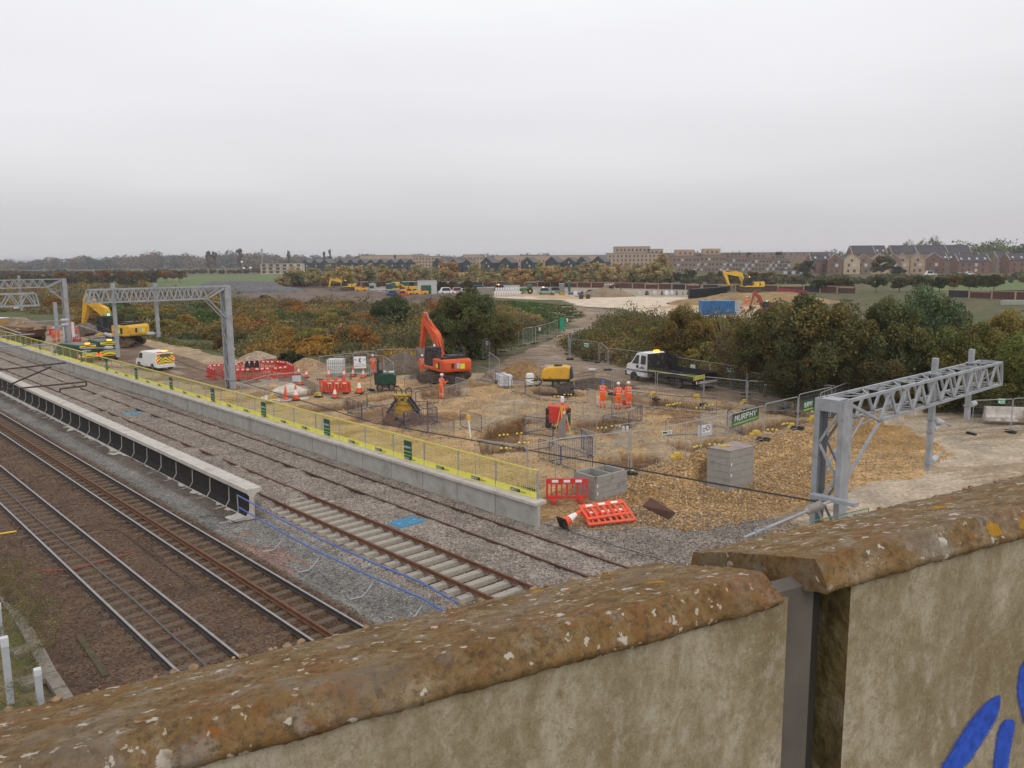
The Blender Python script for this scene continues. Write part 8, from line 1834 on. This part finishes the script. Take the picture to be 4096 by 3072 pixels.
# white bulk bags
bm_ = MB(); bm_.lathe([(.42, 0), (.52, .15), (.52, .75), (.38, .92), (.1, 1.0)], n=9); bag = bm_.mesh('bulk_bag', mat('bulk_bag', (.66, .64, .66), .8, 0, .1, 3), True)
for r in range(2):
    for i in range(11):
        o = bpy.data.objects.new('bulk_bag', bag); COL.objects.link(o); o.location = FL(1979+i*9.8+r*5, 226+r*14, r*.5); o.scale = (.62, .62, 1.25); tag(o, f"{nth(i)} white bulk bag from the left in the {'near' if r == 0 else 'far'} row on the distant hardstanding", 'bulk bag', 'white bulk bags, '+('near' if r == 0 else 'far')+' row')
for i, (x, w_, c) in enumerate(((2560, 9, .5), (2590, 12, .08), (2620, 14, .5), (2650, 10, .12), (2668, 16, .62), (2690, 12, .6), (2710, 10, .16), (2735, 9, .3), (2755, 8, .12), (2305, 10, .6), (2330, 12, .05), (2352, 12, .03), (2300, 8, .65))):
    p = FL(x, 222); s = w_/FPX*222; b = MB(); b.lathe([(s*.62, 0), (s*.7, .4), (s*.5, 1.0), (s*.12, 1.3)], n=7); o = b.build('covered_stack', mat('cover%.2f' % c, (c, c, c*1.02), .7, 0, .25, 1), None, p, rnd.uniform(0, 3)); o.scale = (1, .7, 1)
    tag(o, f'{nth(i)} sheeted pile of materials on the distant hardstanding', 'material pile', 'sheeted piles of materials')
# cabins, vehicles and plant of the distant compound
def cabin(px0, px1, dep, h, m, label, door=True, wn=2, cat='site cabin', name='site_cabin', d=2.6, z=0):
    a = FL(px0, dep, z); c = FL(px1, dep, z); wd = (c-a).length; t = thing(name, label, cat, a, -YAW, 'units of the distant compound'); b = MB(); b.bx(0, wd, 0, d, .12, h); b.build('body', m, t); r = MB(); r.bx(-.08, wd+.08, -.08, d+.08, h+.003, h+.14); r.build('roof', mat('cabin_roof', (.36, .37, .37), .6), t)
    for i in range(wn): w_ = MB(); x = wd*(i+.6)/(wn+.6); w_.bx(x-.35, x+.35, -.03, .0, h*.45, h*.8); w_.build('window', wing, t)
cg = mat('cabin_green', (.02, .10, .06), .5, 0, .1, 1); cw = mat('cabin_white', (.50, .50, .48), .6, 0, .08, 1)
cabin(1668, 1742, 232, 4.0, cw, 'white storage shed with a large green door in the distant compound', wn=0); a = FL(1682, 231.8); b = MB(); b.bx(0, 2.8, -.1, 0, .3, 2.8); tag(b.build('green_door_panel', cg, None, a, -YAW), 'large dark green door of the white shed', 'door')
cabin(1604, 1664, 250, 3.2, cg, 'dark green cabin left of the white storage shed'); cabin(1562, 1592, 256, 2.9, mat('mid_green', (.03, .2, .07), .5), 'bright green cabin left of the dark green one'); cabin(1474, 1496, 256, 2.6, mat('pale_blue_cabin', (.35, .45, .47), .5), 'small pale blue cabin at the left of the site cabins'); cabin(1540, 1560, 256, 2.5, cg, 'small dark green unit between the pale blue and bright green cabins')
cabin(1480, 1560, 238, 1.3, cw, 'long low white stack in front of the green cabins', wn=0, cat='stack', name='white_stack'); cabin(1740, 1860, 262, 2.4, mat('dark_shed', (.05, .05, .06), .6), 'long dark grey shed right of the white storage shed', wn=0); cabin(2003, 2078, 250, 1.9, cw, 'pale stacked boards behind the white bulk bags', wn=0, cat='stack', name='board_stack')
cabin(1906, 1975, 228, 2.0, mat('gabion_grey', (.25, .23, .19), .9, 0, .2, 2), 'grey brown caged stone blocks left of the white bulk bags', wn=0, cat='stone cages', name='stone_cage'); cabin(2420, 2462, 248, 2.1, mat('pale_cover', (.42, .37, .31), .8), 'pale tan covered load behind the distant soil heap', wn=0, cat='covered load', name='covered_load')
cabin(2238, 2258, 240, 2.6, mat('grey_mesh_panels', (.22, .22, .22), .7), 'grey fence panels stacked behind the hardstanding', wn=0, cat='stack', name='panel_stack'); cabin(2275, 2282, 246, 3.2, cg, 'tall narrow dark green unit beyond the hardstanding', wn=0)
def car(px, dep, L, H, m, label, turn=0, bc=None):
    p = FL(px, dep); t = thing('parked_car', label, 'car', p, -YAW+turn, 'vehicles of the distant compound')
    P = [(0, .3), (0, .9), (L*.08, 1.0), (L*.18, H), (L*.62, H), (L*.76, 1.0), (L, .85), (L, .3)]; body_prism(P, .9, .9, .15, m, t)
    g = MB()
    for s in (-1, 1): g.add([(L*.17, s*.88, 1.02), (L*.70, s*.88, 1.02), (L*.60, s*.85, H*.95), (L*.22, s*.85, H*.95)], [(0, 1, 2, 3)])
    g.build('window', glass, t)
    for x in (L*.2, L*.8):
        for s in (-1, 1): wheel(t, x, s*.82, .33, .2)
    if bc: b = MB(); b.bx(L*.3, L*.4, -.2, .2, H+.002, H+.25); b.build('beacon', bc, t)
car(1752, 236, 5.0, 2.0, whitepaint, 'white van at the right of the white storage shed', .2); car(1800, 238, 4.6, 1.9, mat('car_red_white', (.55, .25, .2), .4), 'red and white vehicle right of the white van', .1); car(1880, 240, 6.0, 2.4, cg, 'dark green tank vehicle left of the caged stones', .0, None)
car(2148, 232, 5.0, 1.9, mat('silver_green', (.25, .33, .29), .35), 'silver green pickup with lit amber beacon right of the bulk bags', .0, amber); car(1970, 246, 5, 2.3, greenpaint, 'dark green van with lit beacons behind the bulk bags', 0, amber); car(1560, 232, 3.6, 1.6, mat('car_blue', (.03, .07, .2), .4), 'blue vehicle before the low white stack', 0); car(1518, 232, 3.4, 1.6, mat('car_blue', (.03, .07, .2), .4), 'dark blue vehicle at the left before the low white stack', 0)
car(3702, 425, 6.0, 2.4, whitepaint, 'white delivery van parked before the brick gables', 0); car(3824, 425, 4.2, 1.5, whitepaint, 'white car parked right of the delivery van', 0); car(3866, 430, 4.4, 1.7, whitepaint, 'white car half hidden right of the other white car', 0)
def roller(px, dep, label, m=yelm):
    p = FL(px, dep); t = thing('dumper', label, 'dumper', p, -YAW, 'yellow dumpers'); b = MB(); b.prism([(-1.6, .7), (-1.8, 1.7), (.2, 1.9), (.3, .7)], -.9, .9, 'y'); b.build('skip', m, t, bevel=.05); b = MB(); b.bx(.4, 2.0, -.8, .8, .7, 1.6); b.build('engine', m, t, bevel=.05); b = MB(); b.tube([(.6, -.6, 1.5), (.6, -.6, 2.9), (.6, .6, 2.9), (.6, .6, 1.5)], .07, 6); b.bx(.5, 1.2, -.6, .6, 1.62, 2.2); b.build('seat_frame', mat('seat_red', (.2, .03, .03), .6), t)
    for x in (-.9, 1.3):
        for s in (-1, 1): wheel(t, x, s*.9, .55, .4)
for x, d, lb in ((1622, 222, 'left one of two yellow dumpers before the white storage shed'), (1680, 222, 'right one of two yellow dumpers before the white storage shed'), (1592, 236, 'yellow dumper behind the pair before the storage shed'), (1440, 250, 'yellow dumper at the left end of the distant compound')): roller(x, d, lb)
p = FL(1620, 245); t = thing('loading_shovel', 'yellow loading shovel with raised arms behind the yellow dumpers', 'loader', p, -YAW, None); b = MB(); b.bx(0, 3.5, -1, 1, 1, 2.2); b.build('body', yelm, t, bevel=.06); b = MB(); b.bx(1.2, 2.5, -.8, .8, 2.2, 3.4); b.build('cab', glass, t); b = MB(); b.bar((0, 0, 1.8), (-2.2, 0, 3.0), .5, .4); b.prism([(-2.0, 3.2), (-3.0, 3.3), (-2.6, 2.3), (-2.0, 2.3)], -1.2, 1.2, 'y'); b.build('shovel', yelm, t)
for x in (.6, 2.8):
    for s in (-1, 1): wheel(t, x, s*1.0, .7, .5)
p = FL(2100, 236); t = thing('tractor', 'green tractor with yellow wheels beside the bulk bags', 'tractor', p, -YAW, None); b = MB(); b.bx(-1.6, .6, -.5, .5, .9, 1.7); b.build('bonnet', mat('tractor_green', (.04, .16, .06), .5), t, bevel=.06); b = MB(); b.bx(.6, 2.0, -.8, .8, 1.1, 2.8); b.build('cab', mat('tractor_cab', (.06, .13, .09), .4), t, bevel=.06); wheel(t, 1.4, -.9, .85, .5, yelm); wheel(t, 1.4, .9, .85, .5, yelm); wheel(t, -1.1, -.8, .55, .35, yelm); wheel(t, -1.1, .8, .55, .35, yelm)
p = FL(2318, 205); t = thing('grab_bucket', 'pair of dark digger buckets lying on the pale hardstanding', 'bucket', p, -YAW, None)
for x in (0, 1.7): b = MB(); b.prism([(0, 0), (.9, 0), (1.1, .9), (.5, 1.2), (-.1, .8)], -.5, .5, 'y'); b.build('bucket', rust_d, t, (x, 0, 0), bevel=.04)
# more plant and stores on the far yard
RY = random.Random(5)
for i, (x, dep, L_, H_, c) in enumerate(((1500, 226, 3.6, 1.5, (.5, .5, .5)), (1542, 224, 4.0, 1.7, (.03, .07, .2)), (1585, 220, 3.2, 1.8, (.5, .06, .04)), (1835, 236, 4.2, 1.8, (.55, .52, .5)), (1905, 244, 4.6, 2.0, (.05, .12, .08)), (2190, 236, 5.0, 1.9, (.16, .2, .17)), (2345, 226, 4.0, 1.5, (.05, .05, .055)), (2010, 262, 5.0, 2.2, (.02, .10, .06)))):
    car(x, dep, L_, H_, mat('far_car%d' % i, c, .4), f'{nth(i)} small vehicle from the left among the stores of the distant compound', RY.uniform(-.3, .3))
for i in range(26):
    x = 1470+i*37+RY.uniform(-9, 9); dep = RY.uniform(224, 246); c = RY.choice([(.5, .48, .45), (.12, .12, .12), (.32, .22, .13), (.03, .10, .30), (.45, .28, .05), (.55, .55, .55), (.25, .06, .04)]); w_ = RY.uniform(.5, 1.3); h_ = RY.uniform(.5, 1.1); b = MB(); b.bx(-w_, w_, -.6, .6, 0, h_*.45); b.bx(-w_*.8, w_*.7, -.5, .5, h_*.46, h_); tag(b.build('stacked_stores', mat('stores_%d' % int(c[0]*100), c, .7, 0, .15, 2), None, FL(x, dep), RY.uniform(-1, 1), bevel=.05), f'{nth(i)} low stack of stores from the left in the distant compound', 'stack', 'stacks of stores in the distant compound')
# lamp heads and mast on the skyline
for i, (x, dep, h) in enumerate(((967, 560, 14.5), (973, 560, 7.5), (1000, 560, 7.8))):
    p = FL(x, dep); t = thing('lamp_mast', ['tall lamp mast with a white head left of the pale flats', 'low lamp mast under the tall one left of the pale flats', 'low lamp mast right of the others, left of the pale flats'][i], 'lamp post', p); b = MB(); b.tube([(0, 0, 0), (0, 0, h*.6)], .1, 5); b.build('pole', galv, t); b = MB(); b.lathe([(.8, 0), (.9, .6), (.5, 1.1)], (0, 0, h*.6), 8); b.build('head', signwhite, t)
p = FL(1049, 900); t = thing('radio_mast', 'thin lattice radio mast on the skyline right of the broad poplar', 'mast', p); b = MB(); b.bar((0, 0, 0), (0, 0, 22), .7, .7); b.bx(-1.2, 1.2, -.3, .3, 20, 22.5); b.build('lattice', galv, t)
# aluminium ladder-like survey stack beyond the far mast
t = thing('rail_trolley', 'red and white striped track machine half hidden behind the far mast', 'machine', AD(281, 1300, 108)); b = MB(); b.bx(-.5, .0, -.4, .4, -1.2, 1.6, 0); b.bx(.0, .35, -.4, .4, -1.2, 1.0, 1); b.bx(-.8, -.5, -.4, .4, -1.2, .4, 1); b.build('body', [redp, whitep], t); t.location.z = 1.2
# ------------------------------------------------------------------ haze over the whole scene
hm = bpy.data.materials.new('thin_haze'); hm.use_nodes = True; t = hm.node_tree; t.nodes.remove(t.nodes['Principled BSDF'])
pv = t.nodes.new('ShaderNodeVolumePrincipled'); pv.inputs['Color'].default_value = (.90, .93, 1.0, 1); pv.inputs['Density'].default_value = 0.00020; pv.inputs['Anisotropy'].default_value = 0.0
t.links.new(pv.outputs[0], t.nodes['Material Output'].inputs['Volume'])
b = MB(); b.bx(-5200, 10400, -1400, 10400, -9, 34); o = b.build('haze', hm); o['kind'] = 'stuff'; o['label'] = 'thin grey autumn haze lying over the whole site'; 
bpy.context.view_layer.update()
